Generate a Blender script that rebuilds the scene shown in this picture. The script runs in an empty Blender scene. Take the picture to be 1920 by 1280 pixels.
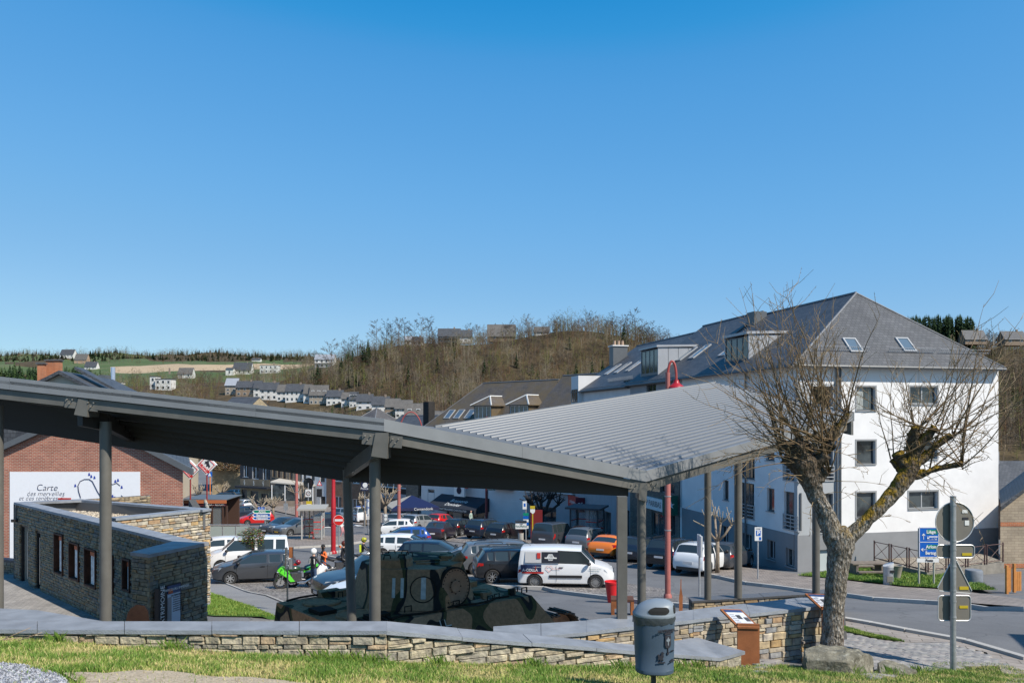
import bpy,bmesh,math,random
import numpy as np
from mathutils import Vector,Matrix,noise
S=bpy.context.scene
C=S.collection
RAD=math.radians
# ---------------------------------------------------------------- camera
cam_d=bpy.data.cameras.new('camera');cam=bpy.data.objects.new('camera',cam_d);C.objects.link(cam)
cam.location=(0,0,0);cam.rotation_euler=(RAD(90),0,0)
cam_d.sensor_width=36;cam_d.lens=36*1500/1920;cam_d.shift_y=147/1920
cam_d.clip_start=.1;cam_d.clip_end=6000
S.camera=cam
# ---------------------------------------------------------------- world and sun
SUN_EL,SUN_AZ=RAD(46),RAD(52)
W=bpy.data.worlds.new('World');S.world=W;W.use_nodes=True
wn=W.node_tree.nodes;wl=W.node_tree.links
sky=wn.new('ShaderNodeTexSky');sky.sky_type='NISHITA';sky.sun_disc=False
sky.sun_elevation=SUN_EL
SD=Vector((math.cos(SUN_EL)*math.sin(SUN_AZ),-math.cos(SUN_EL)*math.cos(SUN_AZ),math.sin(SUN_EL)))
sky.sun_rotation=math.atan2(SD.x,SD.y)
sky.altitude=1500;sky.air_density=1.0;sky.dust_density=0.6;sky.ozone_density=5.0
bg=wn['Background'];bg.inputs['Strength'].default_value=.13
# tone of a polarised spring sky: one curve per channel over the whole Nishita dome
KS=.13*2**.27
def vscale(s_,src):
 v=wn.new('ShaderNodeVectorMath');v.operation='SCALE';v.inputs['Scale'].default_value=s_;wl.new(src,v.inputs[0]);return v.outputs[0]
cv=wn.new('ShaderNodeRGBCurve');wl.new(vscale(KS*.5,sky.outputs[0]),cv.inputs['Color'])
for ch,pts_ in zip(cv.mapping.curves,(((.0,0),(.056,.018),(.068,.075),(.085,.115),(.107,.155),(.16,.235),(.243,.35),(.39,.48),(1,.8)),((0,0),(.10,.24),(.128,.33),(.152,.37),(.197,.43),(.277,.50),(.41,.63),(.55,.74),(1,.9)),((0,0),(.215,.63),(.26,.72),(.3,.755),(.37,.80),(.46,.82),(.6,.88),(1,.98)))):
 ch.points[0].location=pts_[0];ch.points[-1].location=pts_[-1]
 for q in pts_[1:-1]:ch.points.new(*q)
cv.mapping.update();wl.new(vscale(1/KS,cv.outputs[0]),bg.inputs['Color'])
sd=bpy.data.lights.new('sun','SUN');sun=bpy.data.objects.new('sun',sd);C.objects.link(sun)
sd.energy=5.0;sd.angle=RAD(.53);sd.color=(1,.92,.80)
sun.rotation_euler=(-SD).to_track_quat('-Z','Y').to_euler()
S.view_settings.view_transform='Standard';S.view_settings.look='None'
S.view_settings.exposure=.27;S.view_settings.gamma=1
try:S.view_settings.use_curve_mapping=False
except Exception:pass
S.render.engine='CYCLES'
S.cycles.max_bounces=6;S.cycles.diffuse_bounces=3;S.cycles.glossy_bounces=3;S.cycles.transmission_bounces=4;S.cycles.transparent_max_bounces=6
S.cycles.sample_clamp_indirect=6
R=random.Random(7)
# ---------------------------------------------------------------- helpers
def P(px,py,D):
 return Vector(((px-960)/1500*D,D,(787-py)/1500*D))
def lerp(a,b,t):return a+(b-a)*t
def pl(x,xs,ys):
 if x<=xs[0]:return ys[0]
 for i in range(1,len(xs)):
  if x<=xs[i]:return lerp(ys[i-1],ys[i],(x-xs[i-1])/(xs[i]-xs[i-1]))
 return ys[-1]
def g(y):return pl(y,[14,35,75,95,130,200,260],[-4.4,-7.55,-10.5,-12,-12.3,-12.6,-12.8])
def znear(x,y):return-1.17-.0613*x-.196*y
def inpoly(x,y,poly):
 c=False;n=len(poly);j=n-1
 for i in range(n):
  xi,yi=poly[i][0],poly[i][1];xj,yj=poly[j][0],poly[j][1]
  if(yi>y)!=(yj>y)and x<(xj-xi)*(y-yi)/(yj-yi)+xi:c=not c
  j=i
 return c
PLAZA=[(-40,10.5),(-1.5,10.25),(1.2,11.2),(1.75,12.85),(5.6,14.75),(8.35,21.6),(4.6,21.2),(4.6,24),(-7.8,24),(-8.7,21.0),(-12.6,25.2),(-18.7,31.0),(-40,31.6)]
def GZ(x,y):
 if inpoly(x,y,PLAZA):return-6.0
 if y<14:return znear(x,y)
 s=min(1,(y-14)/12);w=min(1,max(0,(x-4.6)/3))
 return lerp(g(max(y,24)),lerp(-3.914-.0613*x,g(y),s),w)
def G(px,py,lo=14,hi=250):
 "ground point seen at a pixel of the photograph"
 for _ in range(50):
  m=(lo+hi)/2
  z=GZ((px-960)/1500*m,m)
  if 787-z/m*1500>py:lo=m
  else:hi=m
 x=(px-960)/1500*lo
 return Vector((x,lo,GZ(x,lo)))
def nz(x,y=0,z=0):return noise.noise(Vector((x,y,z)))
_mats={}
def mat(name,col,rough=.75,metal=0.,var=.0,scale=6.,bump=0.,bscale=None,col2=None,rnd=0.,spec=.5,bdist=.02,detail=5,coord='Object'):
 if name in _mats:return _mats[name]
 m=bpy.data.materials.new(name);m.use_nodes=True;_mats[name]=m
 n=m.node_tree.nodes;l=m.node_tree.links;b=n['Principled BSDF']
 b.inputs['Roughness'].default_value=rough;b.inputs['Metallic'].default_value=metal
 b.inputs['Specular IOR Level'].default_value=spec
 col=tuple(col)+(1,);b.inputs['Base Color'].default_value=col
 m.diffuse_color=col
 tc=None
 def vec():
  nonlocal tc
  if tc is None:tc=n.new('ShaderNodeTexCoord')
  return tc.outputs[coord]
 out=None
 if var or col2:
  t=n.new('ShaderNodeTexNoise');t.inputs['Scale'].default_value=scale;t.inputs['Detail'].default_value=detail
  t.inputs['Roughness'].default_value=.62
  l.new(vec(),t.inputs['Vector'])
  r=n.new('ShaderNodeValToRGB');r.color_ramp.elements[0].position=.3;r.color_ramp.elements[1].position=.7
  if col2:a,c=col,tuple(col2)+(1,)
  else:
   a=tuple(v*(1-var)for v in col[:3])+(1,);c=tuple(min(1,v*(1+var))for v in col[:3])+(1,)
  r.color_ramp.elements[0].color=a;r.color_ramp.elements[1].color=c
  l.new(t.outputs['Fac'],r.inputs[0]);out=r.outputs[0]
 if rnd:
  oi=n.new('ShaderNodeObjectInfo');h=n.new('ShaderNodeHueSaturation')
  mr=n.new('ShaderNodeMapRange');mr.inputs[3].default_value=1-rnd;mr.inputs[4].default_value=1+rnd
  l.new(oi.outputs['Random'],mr.inputs[0]);l.new(mr.outputs[0],h.inputs['Value'])
  if out:l.new(out,h.inputs['Color'])
  else:h.inputs['Color'].default_value=col
  out=h.outputs[0]
 if out:l.new(out,b.inputs['Base Color'])
 if bump:
  t=n.new('ShaderNodeTexNoise');t.inputs['Scale'].default_value=bscale or scale*3;t.inputs['Detail'].default_value=6
  l.new(vec(),t.inputs['Vector']);bu=n.new('ShaderNodeBump');bu.inputs['Strength'].default_value=bump;bu.inputs['Distance'].default_value=bdist
  l.new(t.outputs['Fac'],bu.inputs['Height']);l.new(bu.outputs[0],b.inputs['Normal'])
 return m
def mixc(n,l,fac,a,b,mode='MIX'):
 x=n.new('ShaderNodeMix');x.data_type='RGBA';x.blend_type=mode
 for s,v in((0,fac),(6,a),(7,b)):
  if hasattr(v,'links')or isinstance(v,bpy.types.NodeSocket):l.new(v,x.inputs[s])
  elif isinstance(v,(int,float)):x.inputs[s].default_value=v
  else:x.inputs[s].default_value=tuple(v)+(1,)
 return x.outputs[2]
def stone_mat(name,cols,rough=.85,bump=.6,bscale=14,dark=.75):
 "dressed stone: each stone object takes its own tone from its random number; joined stones from a per-island random"
 m=bpy.data.materials.new(name);m.use_nodes=True;n=m.node_tree.nodes;l=m.node_tree.links;b=n['Principled BSDF']
 b.inputs['Roughness'].default_value=rough;b.inputs['Specular IOR Level'].default_value=.3
 oi=n.new('ShaderNodeObjectInfo');ge=n.new('ShaderNodeNewGeometry')
 ad=n.new('ShaderNodeMath');ad.operation='ADD';l.new(oi.outputs['Random'],ad.inputs[0]);l.new(ge.outputs['Random Per Island'],ad.inputs[1])
 fr=n.new('ShaderNodeMath');fr.operation='FRACT';l.new(ad.outputs[0],fr.inputs[0])
 r=n.new('ShaderNodeValToRGB');r.color_ramp.interpolation='CONSTANT'
 while len(r.color_ramp.elements)<len(cols):r.color_ramp.elements.new(.5)
 for i,c in enumerate(cols):
  r.color_ramp.elements[i].position=i/len(cols);r.color_ramp.elements[i].color=tuple(c)+(1,)
 l.new(fr.outputs[0],r.inputs[0])
 tc=n.new('ShaderNodeTexCoord');t=n.new('ShaderNodeTexNoise');t.inputs['Scale'].default_value=9;t.inputs['Detail'].default_value=6
 l.new(ge.outputs['Position'],t.inputs['Vector'])
 rr=n.new('ShaderNodeValToRGB');rr.color_ramp.elements[0].position=.32;rr.color_ramp.elements[1].position=.68
 rr.color_ramp.elements[0].color=(dark*.8,dark*.8,dark*.85,1);rr.color_ramp.elements[1].color=(1.1,1.08,1.02,1)
 l.new(t.outputs['Fac'],rr.inputs[0])
 o=mixc(n,l,1.0,r.outputs[0],rr.outputs[0],'MULTIPLY');l.new(o,b.inputs['Base Color'])
 t2=n.new('ShaderNodeTexNoise');t2.inputs['Scale'].default_value=bscale;t2.inputs['Detail'].default_value=8;l.new(ge.outputs['Position'],t2.inputs['Vector'])
 bu=n.new('ShaderNodeBump');bu.inputs['Strength'].default_value=bump;bu.inputs['Distance'].default_value=.03
 l.new(t2.outputs['Fac'],bu.inputs['Height']);l.new(bu.outputs[0],b.inputs['Normal'])
 return m
class MB:
 def __init__(s):s.v=[];s.f=[];s.m=[]
 def add(s,vs,fs,mi=0):
  o=len(s.v);s.v+=[tuple(v)for v in vs];s.f+=[tuple(i+o for i in f)for f in fs];s.m+=[mi]*len(fs);return s
 def box(s,c,d,mi=0,rot=None):
  x,y,z=(k/2 for k in d);vs=[Vector((a*x,b*y,e*z))for a in(-1,1)for b in(-1,1)for e in(-1,1)]
  if rot is not None:vs=[rot@v for v in vs]
  c=Vector(c)
  return s.add([v+c for v in vs],[(0,1,3,2),(4,6,7,5),(0,4,5,1),(2,3,7,6),(0,2,6,4),(1,5,7,3)],mi)
 def box2(s,a,b,mi=0):
  return s.box([(p+q)/2 for p,q in zip(a,b)],[abs(p-q)for p,q in zip(a,b)],mi)
 def prism(s,top,dz,mi=0):
  "slab: top polygon (3d points, counter-clockwise seen from above) extruded down by the vector or depth dz"
  d=Vector((0,0,-dz))if isinstance(dz,(int,float))else Vector(dz)
  n=len(top);t=[Vector(p)for p in top];b=[p+d for p in t]
  return s.add(t+b,[tuple(range(n)),tuple(range(2*n-1,n-1,-1))]+[(i,i+n,(i+1)%n+n,(i+1)%n)for i in range(n)],mi)
 def tube(s,pts,rs,n=8,cap=True,mi=0):
  pts=[Vector(p)for p in pts]
  if not isinstance(rs,(list,tuple)):rs=[rs]*len(pts)
  vs=[];up=None
  for i,p in enumerate(pts):
   a=pts[max(0,i-1)];b=pts[min(len(pts)-1,i+1)];t=(b-a)
   if t.length<1e-9:t=Vector((0,0,1))
   t.normalize()
   if up is None:up=Vector((0,0,1))if abs(t.z)<.9 else Vector((1,0,0))
   u=t.cross(up)
   if u.length<1e-4:u=t.cross(Vector((0,1,0)))
   u.normalize();w=u.cross(t);up=w.copy()if abs(w.dot(t))<.5 else up
   for k in range(n):
    q=2*math.pi*k/n;vs.append(p+(u*math.cos(q)+w*math.sin(q))*rs[i])
  fs=[(i*n+k,i*n+(k+1)%n,(i+1)*n+(k+1)%n,(i+1)*n+k)for i in range(len(pts)-1)for k in range(n)]
  if cap:fs+=[tuple(range(n-1,-1,-1)),tuple(range((len(pts)-1)*n,len(pts)*n))]
  return s.add(vs,fs,mi)
 def lathe(s,prof,n=20,axis='z',c=(0,0,0),mi=0,sx=1,sy=1,cap=True):
  vs=[]
  for r,h in prof:
   for k in range(n):
    q=2*math.pi*k/n;a,b=r*math.cos(q)*sx,r*math.sin(q)*sy
    vs.append({'z':(a,b,h),'y':(a,h,b),'x':(h,a,b)}[axis])
  vs=[Vector(v)+Vector(c)for v in vs]
  fs=[(i*n+k,i*n+(k+1)%n,(i+1)*n+(k+1)%n,(i+1)*n+k)for i in range(len(prof)-1)for k in range(n)]
  if cap and prof[0][0]>1e-6:fs.append(tuple(range(n-1,-1,-1)))
  if cap and prof[-1][0]>1e-6:fs.append(tuple(range((len(prof)-1)*n,len(prof)*n)))
  return s.add(vs,fs,mi)
 def mesh(s,name,mats,smooth=False,fix=True):
  me=bpy.data.meshes.new(name);me.from_pydata(s.v,[],s.f)
  if not isinstance(mats,(list,tuple)):mats=[mats]
  for m in mats:me.materials.append(m)
  if len(mats)>1:me.polygons.foreach_set('material_index',s.m)
  if fix and len(s.v)<60000:
   bm=bmesh.new();bm.from_mesh(me)
   if smooth:bmesh.ops.remove_doubles(bm,verts=bm.verts,dist=1e-5)
   bmesh.ops.recalc_face_normals(bm,faces=bm.faces);bm.to_mesh(me);bm.free()
  if smooth:
   me.polygons.foreach_set('use_smooth',[True]*len(me.polygons))
   if smooth!='all':
    me.set_sharp_from_angle(angle=RAD(40 if smooth is True else smooth))
  me.update();return me
 def build(s,name,mats,parent=None,smooth=False,world=False):
  return link(name,s.mesh(name,mats,smooth),parent,world)
def link(name,me,parent=None,world=False,mtx=None):
 o=bpy.data.objects.new(name,me);C.objects.link(o)
 if parent:
  o.parent=parent
  if world:o.matrix_parent_inverse=(Matrix.Translation(parent.location)@parent.rotation_euler.to_matrix().to_4x4()).inverted()
 if mtx is not None:o.matrix_local=mtx
 return o
def tag(o,label=None,cat=None,group=None,kind=None):
 if label:o['label']=label
 if cat:o['category']=cat
 if group:o['group']=group
 if kind:o['kind']=kind
 return o
def thing(name,label,cat,loc=(0,0,0),rz=0,group=None):
 o=bpy.data.objects.new(name,None);C.objects.link(o);o.location=loc;o.rotation_euler=(0,0,rz);o.empty_display_size=.2
 return tag(o,label,cat,group)
def dup(root,loc,rz,label,scale=None):
 r=root.copy();C.objects.link(r);r.location=loc;r.rotation_euler=(0,0,rz)
 if scale:r.scale=(scale,)*3
 if label:r['label']=label
 for ch in list(root.children):
  c=ch.copy();C.objects.link(c);c.parent=r
  for q in ch.children:
   d=q.copy();C.objects.link(d);d.parent=c
 return r
def text(body,size,m,parent,loc,rot=(RAD(90),0,0),name='lettering',align='CENTER',shear=0,sx=1,bold=0,ext=.002):
 cu=bpy.data.curves.new(name,'FONT');cu.body=body;cu.size=size;cu.align_x=align;cu.align_y='CENTER';cu.extrude=ext;cu.shear=shear;cu.offset=bold
 cu.resolution_u=3
 o=bpy.data.objects.new(name,cu);me=bpy.data.meshes.new_from_object(o);bpy.data.objects.remove(o);me.materials.clear();me.materials.append(m)
 me.polygons.foreach_set('material_index',[0]*len(me.polygons));o=bpy.data.objects.new(name,me);C.objects.link(o);o.parent=parent;o.location=loc;o.rotation_euler=rot;o.scale=(sx,1,1);return o
def fastmesh(name,verts,faces,m,smooth=False,matidx=None):
 "numpy arrays -> mesh (faces: n x 3 or n x 4)"
 me=bpy.data.meshes.new(name);nv=len(verts);nf,k=faces.shape
 me.vertices.add(nv);me.vertices.foreach_set('co',np.asarray(verts,np.float32).ravel())
 me.loops.add(nf*k);me.loops.foreach_set('vertex_index',faces.astype(np.int32).ravel())
 me.polygons.add(nf);me.polygons.foreach_set('loop_start',np.arange(0,nf*k,k,dtype=np.int32));me.polygons.foreach_set('loop_total',np.full(nf,k,np.int32))
 for q in(m if isinstance(m,(list,tuple))else[m]):me.materials.append(q)
 if matidx is not None:me.polygons.foreach_set('material_index',np.asarray(matidx,np.int32))
 if smooth:me.polygons.foreach_set('use_smooth',np.ones(nf,bool))
 me.update(calc_edges=True);return me
def merge(variants,insts):
 "variants: list of (verts Nx3, tris Mx3, mat M); insts: (variant, Matrix4 as np 4x4)"
 V=[];F=[];Mi=[];o=0
 for k,M in insts:
  v,f,mi=variants[k];w=v@M[:3,:3].T+M[:3,3];V.append(w);F.append(f+o);Mi.append(mi);o+=len(v)
 return np.concatenate(V),np.concatenate(F),np.concatenate(Mi)
def npm(loc,rz=0,s=1,sz=None,tilt=(0,0)):
 c,q=math.cos(rz),math.sin(rz);sz=s if sz is None else sz
 M=np.eye(4);M[:3,:3]=np.array([[c*s,-q*s,tilt[0]],[q*s,c*s,tilt[1]],[0,0,sz]]);M[:3,3]=loc;return M
 # ---------------------------------------------------------------- materials of the ground
def posmat(name,build):
 m=bpy.data.materials.new(name);m.use_nodes=True;n=m.node_tree.nodes;l=m.node_tree.links;b=n['Principled BSDF']
 ge=n.new('ShaderNodeNewGeometry');build(m,n,l,b,ge.outputs['Position']);return m
def nt(n,l,v,s,d=6,rough=.6):
 t=n.new('ShaderNodeTexNoise');t.inputs['Scale'].default_value=s;t.inputs['Detail'].default_value=d;t.inputs['Roughness'].default_value=rough;l.new(v,t.inputs['Vector']);return t.outputs['Fac']
def ramp(n,l,f,stops,const=False):
 r=n.new('ShaderNodeValToRGB')
 if const:r.color_ramp.interpolation='CONSTANT'
 while len(r.color_ramp.elements)<len(stops):r.color_ramp.elements.new(.5)
 for e,(p,c)in zip(r.color_ramp.elements,stops):
  e.position=p;e.color=tuple(c)+(1,)if len(c)==3 else c
 l.new(f,r.inputs[0]);return r.outputs[0]
def bumpn(n,l,b,h,st,dist=.02):
 u=n.new('ShaderNodeBump');u.inputs['Strength'].default_value=st;u.inputs['Distance'].default_value=dist;l.new(h,u.inputs['Height']);l.new(u.outputs[0],b.inputs['Normal'])
def asph(c0,c1,patch=.8):
 def f(m,n,l,b,p):
  a=ramp(n,l,nt(n,l,p,.35,5),[(.35,c0),(.65,c1)])
  s=ramp(n,l,nt(n,l,p,60,3),[(.3,(.72,)*3),(.7,(1.25,)*3)])
  o=mixc(n,l,1.,a,s,'MULTIPLY')
  cr=n.new('ShaderNodeTexVoronoi');cr.feature='DISTANCE_TO_EDGE';cr.inputs['Scale'].default_value=.35
  nw=n.new('ShaderNodeTexNoise');nw.inputs['Scale'].default_value=1.2;l.new(p,nw.inputs['Vector'])
  ad=n.new('ShaderNodeVectorMath');ad.operation='ADD';l.new(p,ad.inputs[0]);l.new(nw.outputs['Color'],ad.inputs[1]);l.new(ad.outputs[0],cr.inputs['Vector'])
  ck=ramp(n,l,cr.outputs['Distance'],[(0,(.55,)*3),(.012,(1,)*3)])
  o=mixc(n,l,patch,o,ck,'MULTIPLY')
  l.new(o,b.inputs['Base Color']);b.inputs['Roughness'].default_value=.85;b.inputs['Specular IOR Level'].default_value=.3
  bumpn(n,l,b,nt(n,l,p,70,2),.4,.006)
 return f
def bricky(c0,c1,mortar,w,h,rot=0,bump=.5,mort=.012,stain=.25):
 def f(m,n,l,b,p):
  mp=n.new('ShaderNodeMapping');mp.inputs['Rotation'].default_value=(0,0,rot);l.new(p,mp.inputs['Vector'])
  t=n.new('ShaderNodeTexBrick');t.inputs['Scale'].default_value=1;t.inputs['Brick Width'].default_value=w;t.inputs['Row Height'].default_value=h
  t.inputs['Mortar Size'].default_value=mort;t.inputs['Mortar Smooth'].default_value=.3;t.inputs['Bias'].default_value=-.1
  t.inputs['Color1'].default_value=c0+(1,);t.inputs['Color2'].default_value=c1+(1,);t.inputs['Mortar'].default_value=mortar+(1,)
  l.new(mp.outputs[0],t.inputs['Vector'])
  s=ramp(n,l,nt(n,l,p,1.3,6),[(.3,(1-stain,)*3),(.7,(1+stain*.6,)*3)])
  l.new(mixc(n,l,1.,t.outputs['Color'],s,'MULTIPLY'),b.inputs['Base Color']);b.inputs['Roughness'].default_value=.85;b.inputs['Specular IOR Level'].default_value=.25
  iv=n.new('ShaderNodeMath');iv.operation='SUBTRACT';iv.inputs[0].default_value=1;l.new(t.outputs['Fac'],iv.inputs[1]);bumpn(n,l,b,iv.outputs[0],bump,.01)
 return f
def cobbly(c0,c1,joint,sc):
 def f(m,n,l,b,p):
  t=n.new('ShaderNodeTexVoronoi');t.inputs['Scale'].default_value=sc;t.inputs['Randomness'].default_value=.6;l.new(p,t.inputs['Vector'])
  e=n.new('ShaderNodeTexVoronoi');e.feature='DISTANCE_TO_EDGE';e.inputs['Scale'].default_value=sc;e.inputs['Randomness'].default_value=.6;l.new(p,e.inputs['Vector'])
  sx=n.new('ShaderNodeSeparateColor');l.new(t.outputs['Color'],sx.inputs[0])
  a=ramp(n,l,sx.outputs[0],[(0,c0),(1,c1)])
  ed=ramp(n,l,e.outputs['Distance'],[(.0,(0,0,0)),(.12,(1,1,1))])
  o=mixc(n,l,ed,joint,a)
  s=ramp(n,l,nt(n,l,p,.8,6),[(.3,(.75,)*3),(.7,(1.2,)*3)])
  l.new(mixc(n,l,1.,o,s,'MULTIPLY'),b.inputs['Base Color']);b.inputs['Roughness'].default_value=.8
  bumpn(n,l,b,ed,.8,.02)
 return f
def grassy(a,c,d,sc=2.5):
 def f(m,n,l,b,p):
  k=ramp(n,l,nt(n,l,p,sc,8,.7),[(.3,a),(.5,c),(.72,d)])
  s=ramp(n,l,nt(n,l,p,40,3),[(.3,(.6,)*3),(.7,(1.35,)*3)])
  l.new(mixc(n,l,1.,k,s,'MULTIPLY'),b.inputs['Base Color']);b.inputs['Roughness'].default_value=.9;b.inputs['Specular IOR Level'].default_value=.15
  bumpn(n,l,b,nt(n,l,p,50,3),.8,.03)
 return f
M_asph=posmat('asphalt',asph((.125,.127,.132),(.165,.166,.17)))
M_asph2=posmat('asphalt_path',asph((.20,.20,.205),(.25,.25,.25),.3))
M_side=posmat('sidewalk_pavers',bricky((.34,.30,.265),(.27,.24,.215),(.16,.14,.12),.5,.25,.35))
M_side2=posmat('sidewalk_far',bricky((.27,.235,.21),(.21,.185,.17),(.11,.1,.09),.3,.3,.2))
M_fore=posmat('forecourt_pavers',bricky((.33,.31,.285),(.27,.255,.24),(.14,.13,.12),.22,.11,.5,.3,.008))
M_cob=posmat('cobbles',cobbly((.33,.30,.27),(.17,.155,.15),(.06,.055,.05),6.5))
M_soil=posmat('sandy_soil',grassy((.42,.34,.23),(.52,.43,.31),(.36,.28,.19),4))
M_turf=posmat('turf',grassy((.07,.11,.02),(.13,.16,.04),(.28,.24,.10),1.6))
M_lawn=posmat('lawn',grassy((.055,.13,.02),(.075,.15,.03),(.10,.17,.045),1.0))
M_grav=posmat('gravel_ground',cobbly((.42,.43,.46),(.2,.21,.235),(.08,.08,.09),38))
M_pebb=posmat('pebbles',cobbly((.6,.52,.4),(.35,.3,.24),(.12,.1,.08),22))
M_white=mat('road_paint',(.72,.72,.70),.6,var=.12,scale=8,coord='Object')
M_kerb=mat('kerb_stone',(.36,.345,.32),.8,var=.2,scale=3,bump=.3)
# ---------------------------------------------------------------- ground
def frange(a,b,s):
 o=[]
 while a<b-1e-6:o.append(a);a+=s
 return o
ys=frange(-6,8,.5)+frange(8,16,.1)+frange(16,26,.3)+frange(26,40,.7)+frange(40,262,2.5)
xs=frange(-90,-10,4)+frange(-10,10,.2)+frange(10,100,4)
mb=MB()
for y in ys:
 for x in xs:mb.v.append((x,y,GZ(x,y)-.02))
nx=len(xs)
mb.f=[(j*nx+i,j*nx+i+1,(j+1)*nx+i+1,(j+1)*nx+i)for j in range(len(ys)-1)for i in range(nx-1)]
mb.m=[0]*len(mb.f)
tag(mb.build('ground',M_asph,smooth='all'),kind='structure')
def drape(name,poly,m,dz=.0,res=.5,kind='structure',zf=GZ,parent=None):
 bm=bmesh.new()
 vs=[bm.verts.new((p[0],p[1],0))for p in poly];bm.faces.new(vs)
 x0,x1=min(p[0]for p in poly),max(p[0]for p in poly);y0,y1=min(p[1]for p in poly),max(p[1]for p in poly)
 for a,lo,hi in((0,x0,x1),(1,y0,y1)):
  k=math.ceil(lo/res)*res
  while k<hi:
   co=(k,0,0)if a==0 else(0,k,0);no=(1,0,0)if a==0 else(0,1,0)
   bmesh.ops.bisect_plane(bm,geom=bm.verts[:]+bm.edges[:]+bm.faces[:],plane_co=co,plane_no=no,dist=1e-5);k+=res
 for v in bm.verts:v.co.z=zf(v.co.x,v.co.y)+dz
 for f in bm.faces:
  if f.normal.z<0:f.normal_flip()
 bmesh.ops.triangulate(bm,faces=[f for f in bm.faces if len(f.verts)>4])
 me=bpy.data.meshes.new(name);bm.to_mesh(me);bm.free();me.materials.append(m)
 me.polygons.foreach_set('use_smooth',[True]*len(me.polygons))
 o=link(name,me,parent)
 if kind:tag(o,kind=kind)
 return o
def gn(pts):
 o=[]
 for x,y in pts:D=1.17/((y-787)/1500-.0613*(x-960)/1500*1.0-.196);u=(x-960)/1500;D=1.17/((y-787)/1500-.0613*u-.196);o.append(Vector((u*D,D)))
 return o
def gp(pts,lo=4):return[G(x,y,lo).to_2d()for x,y in pts]
GZo=lambda x,y:znear(x,y)if y<14 else lerp(-3.914-.0613*x,g(y),min(1,(y-14)/12))if x>4 else GZ(x,y)
TURF=[(-14,3),(12,3),(9.3,13.6),(8.9,14.6),(7.6,14.4),(6.9,13.5),(6.3,12.7),(5.1,12.9),(4.4,13.0),(3.9,12.6),(3.3,12.05),(1.2,11.0),(-1.5,10.1),(-14,10.1)]
drape('lawn_foreground',TURF,M_turf,.0,.4,zf=GZo)
GP=gn([(-300,1235),(-60,1240),(0,1243),(30,1245),(60,1250),(85,1257),(105,1262),(125,1276),(150,1320),(-300,1320)])
drape('gravel_path',GP,M_grav,.012,.3,zf=GZo)
SAND=gn([(118,1264),(150,1260),(200,1262),(260,1257),(330,1260),(400,1268),(470,1270),(540,1278),(620,1284),(620,1320),(250,1320),(140,1276)])
drape('sandy_patch',SAND,M_soil,.012,.15,zf=lambda x,y:GZo(x,y)+.01*nz(x*5,y*5))
drape('plaza',[(-40,10.6),(-1.6,10.4),(1.1,11.35),(1.7,13),(5.5,14.9),(8.2,21.5),(4.6,21.1),(4.6,24),(-7.8,24),(-8.6,21.2),(-12.6,25.4),(-18.6,31.2),(-40,31.6)],M_fore,.012,3,zf=lambda x,y:-6.0)
drape('footpath',gp([(392,1086),(420,1092),(500,1116),(566,1144),(600,1150),(520,1163),(480,1140),(392,1110)],22),M_asph2,.012,.6)
drape('lawn_by_pavilion',[(-13,27.8)]+gp([(392,1110),(480,1140),(520,1163)],22)+[(-9,24.2)],M_lawn,.014,.8)
drape('cobbled_parking',gp([(398,1083),(440,1078),(540,1092),(640,1096),(700,1110),(700,1130),(600,1146),(566,1142),(500,1115),(420,1091)],22),M_cob,.016,.8)
drape('cobbled_parking',gp([(700,1070),(960,1080),(1150,1089),(1250,1105),(1305,1124),(1300,1137),(1200,1128),(1150,1122),(1020,1102),(880,1098),(700,1110)],22),M_cob,.016,.8)
drape('cobbled_parking',gp([(700,990),(900,1000),(1150,1030),(1350,1062),(1335,1078),(1200,1058),(1000,1035),(860,1016),(700,1000)],22),M_cob,.016,.8)
drape('sidewalk',gp([(1575,1163),(1700,1186),(1810,1206),(1925,1240),(1960,1275),(1940,1300),(1880,1300),(1892,1268),(1850,1224),(1760,1205),(1690,1206),(1575,1198)]),M_side,.02,.5,zf=GZo)
drape('sidewalk',gp([(1290,1052),(1390,1066),(1490,1078),(1590,1092),(1690,1104),(1790,1110),(1920,1128),(1930,1144),(1790,1133),(1640,1124),(1560,1112),(1460,1101),(1400,1094),(1330,1078)],22),M_side2,.11,.8)
drape('sidewalk',gp([(400,1000),(545,1004),(620,1006),(690,1003),(700,1012),(640,1022),(560,1026),(440,1030),(400,1020)],22),M_side2,.11,1.5)
drape('sidewalk',[(-13,82),(-3,74),(4,63),(9,55),(12,50),(14,48),(16,55),(0,100),(-14,103),(-32,118),(-36,112)],M_side2,.10,3)
drape('lawn_by_bench',gp([(1496,1083),(1560,1076),(1620,1066),(1690,1064),(1780,1072),(1870,1112),(1790,1109),(1690,1103),(1590,1091)],22),M_lawn,.15,.8)
drape('lawn_strip',gp([(1560,1200),(1640,1199),(1697,1207),(1640,1213),(1560,1217)]),M_lawn,.055,.3,zf=GZo)
drape('block_paving',gp([(1560,1217),(1640,1213),(1697,1206),(1765,1204),(1850,1225),(1893,1250),(1870,1256),(1790,1254),(1700,1262),(1640,1276),(1500,1262),(1420,1266),(1425,1246),(1500,1228)]),posmat('paving_bed',asph((.12,.115,.11),(.16,.155,.15),0)),.0,.3,zf=GZo)
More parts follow.
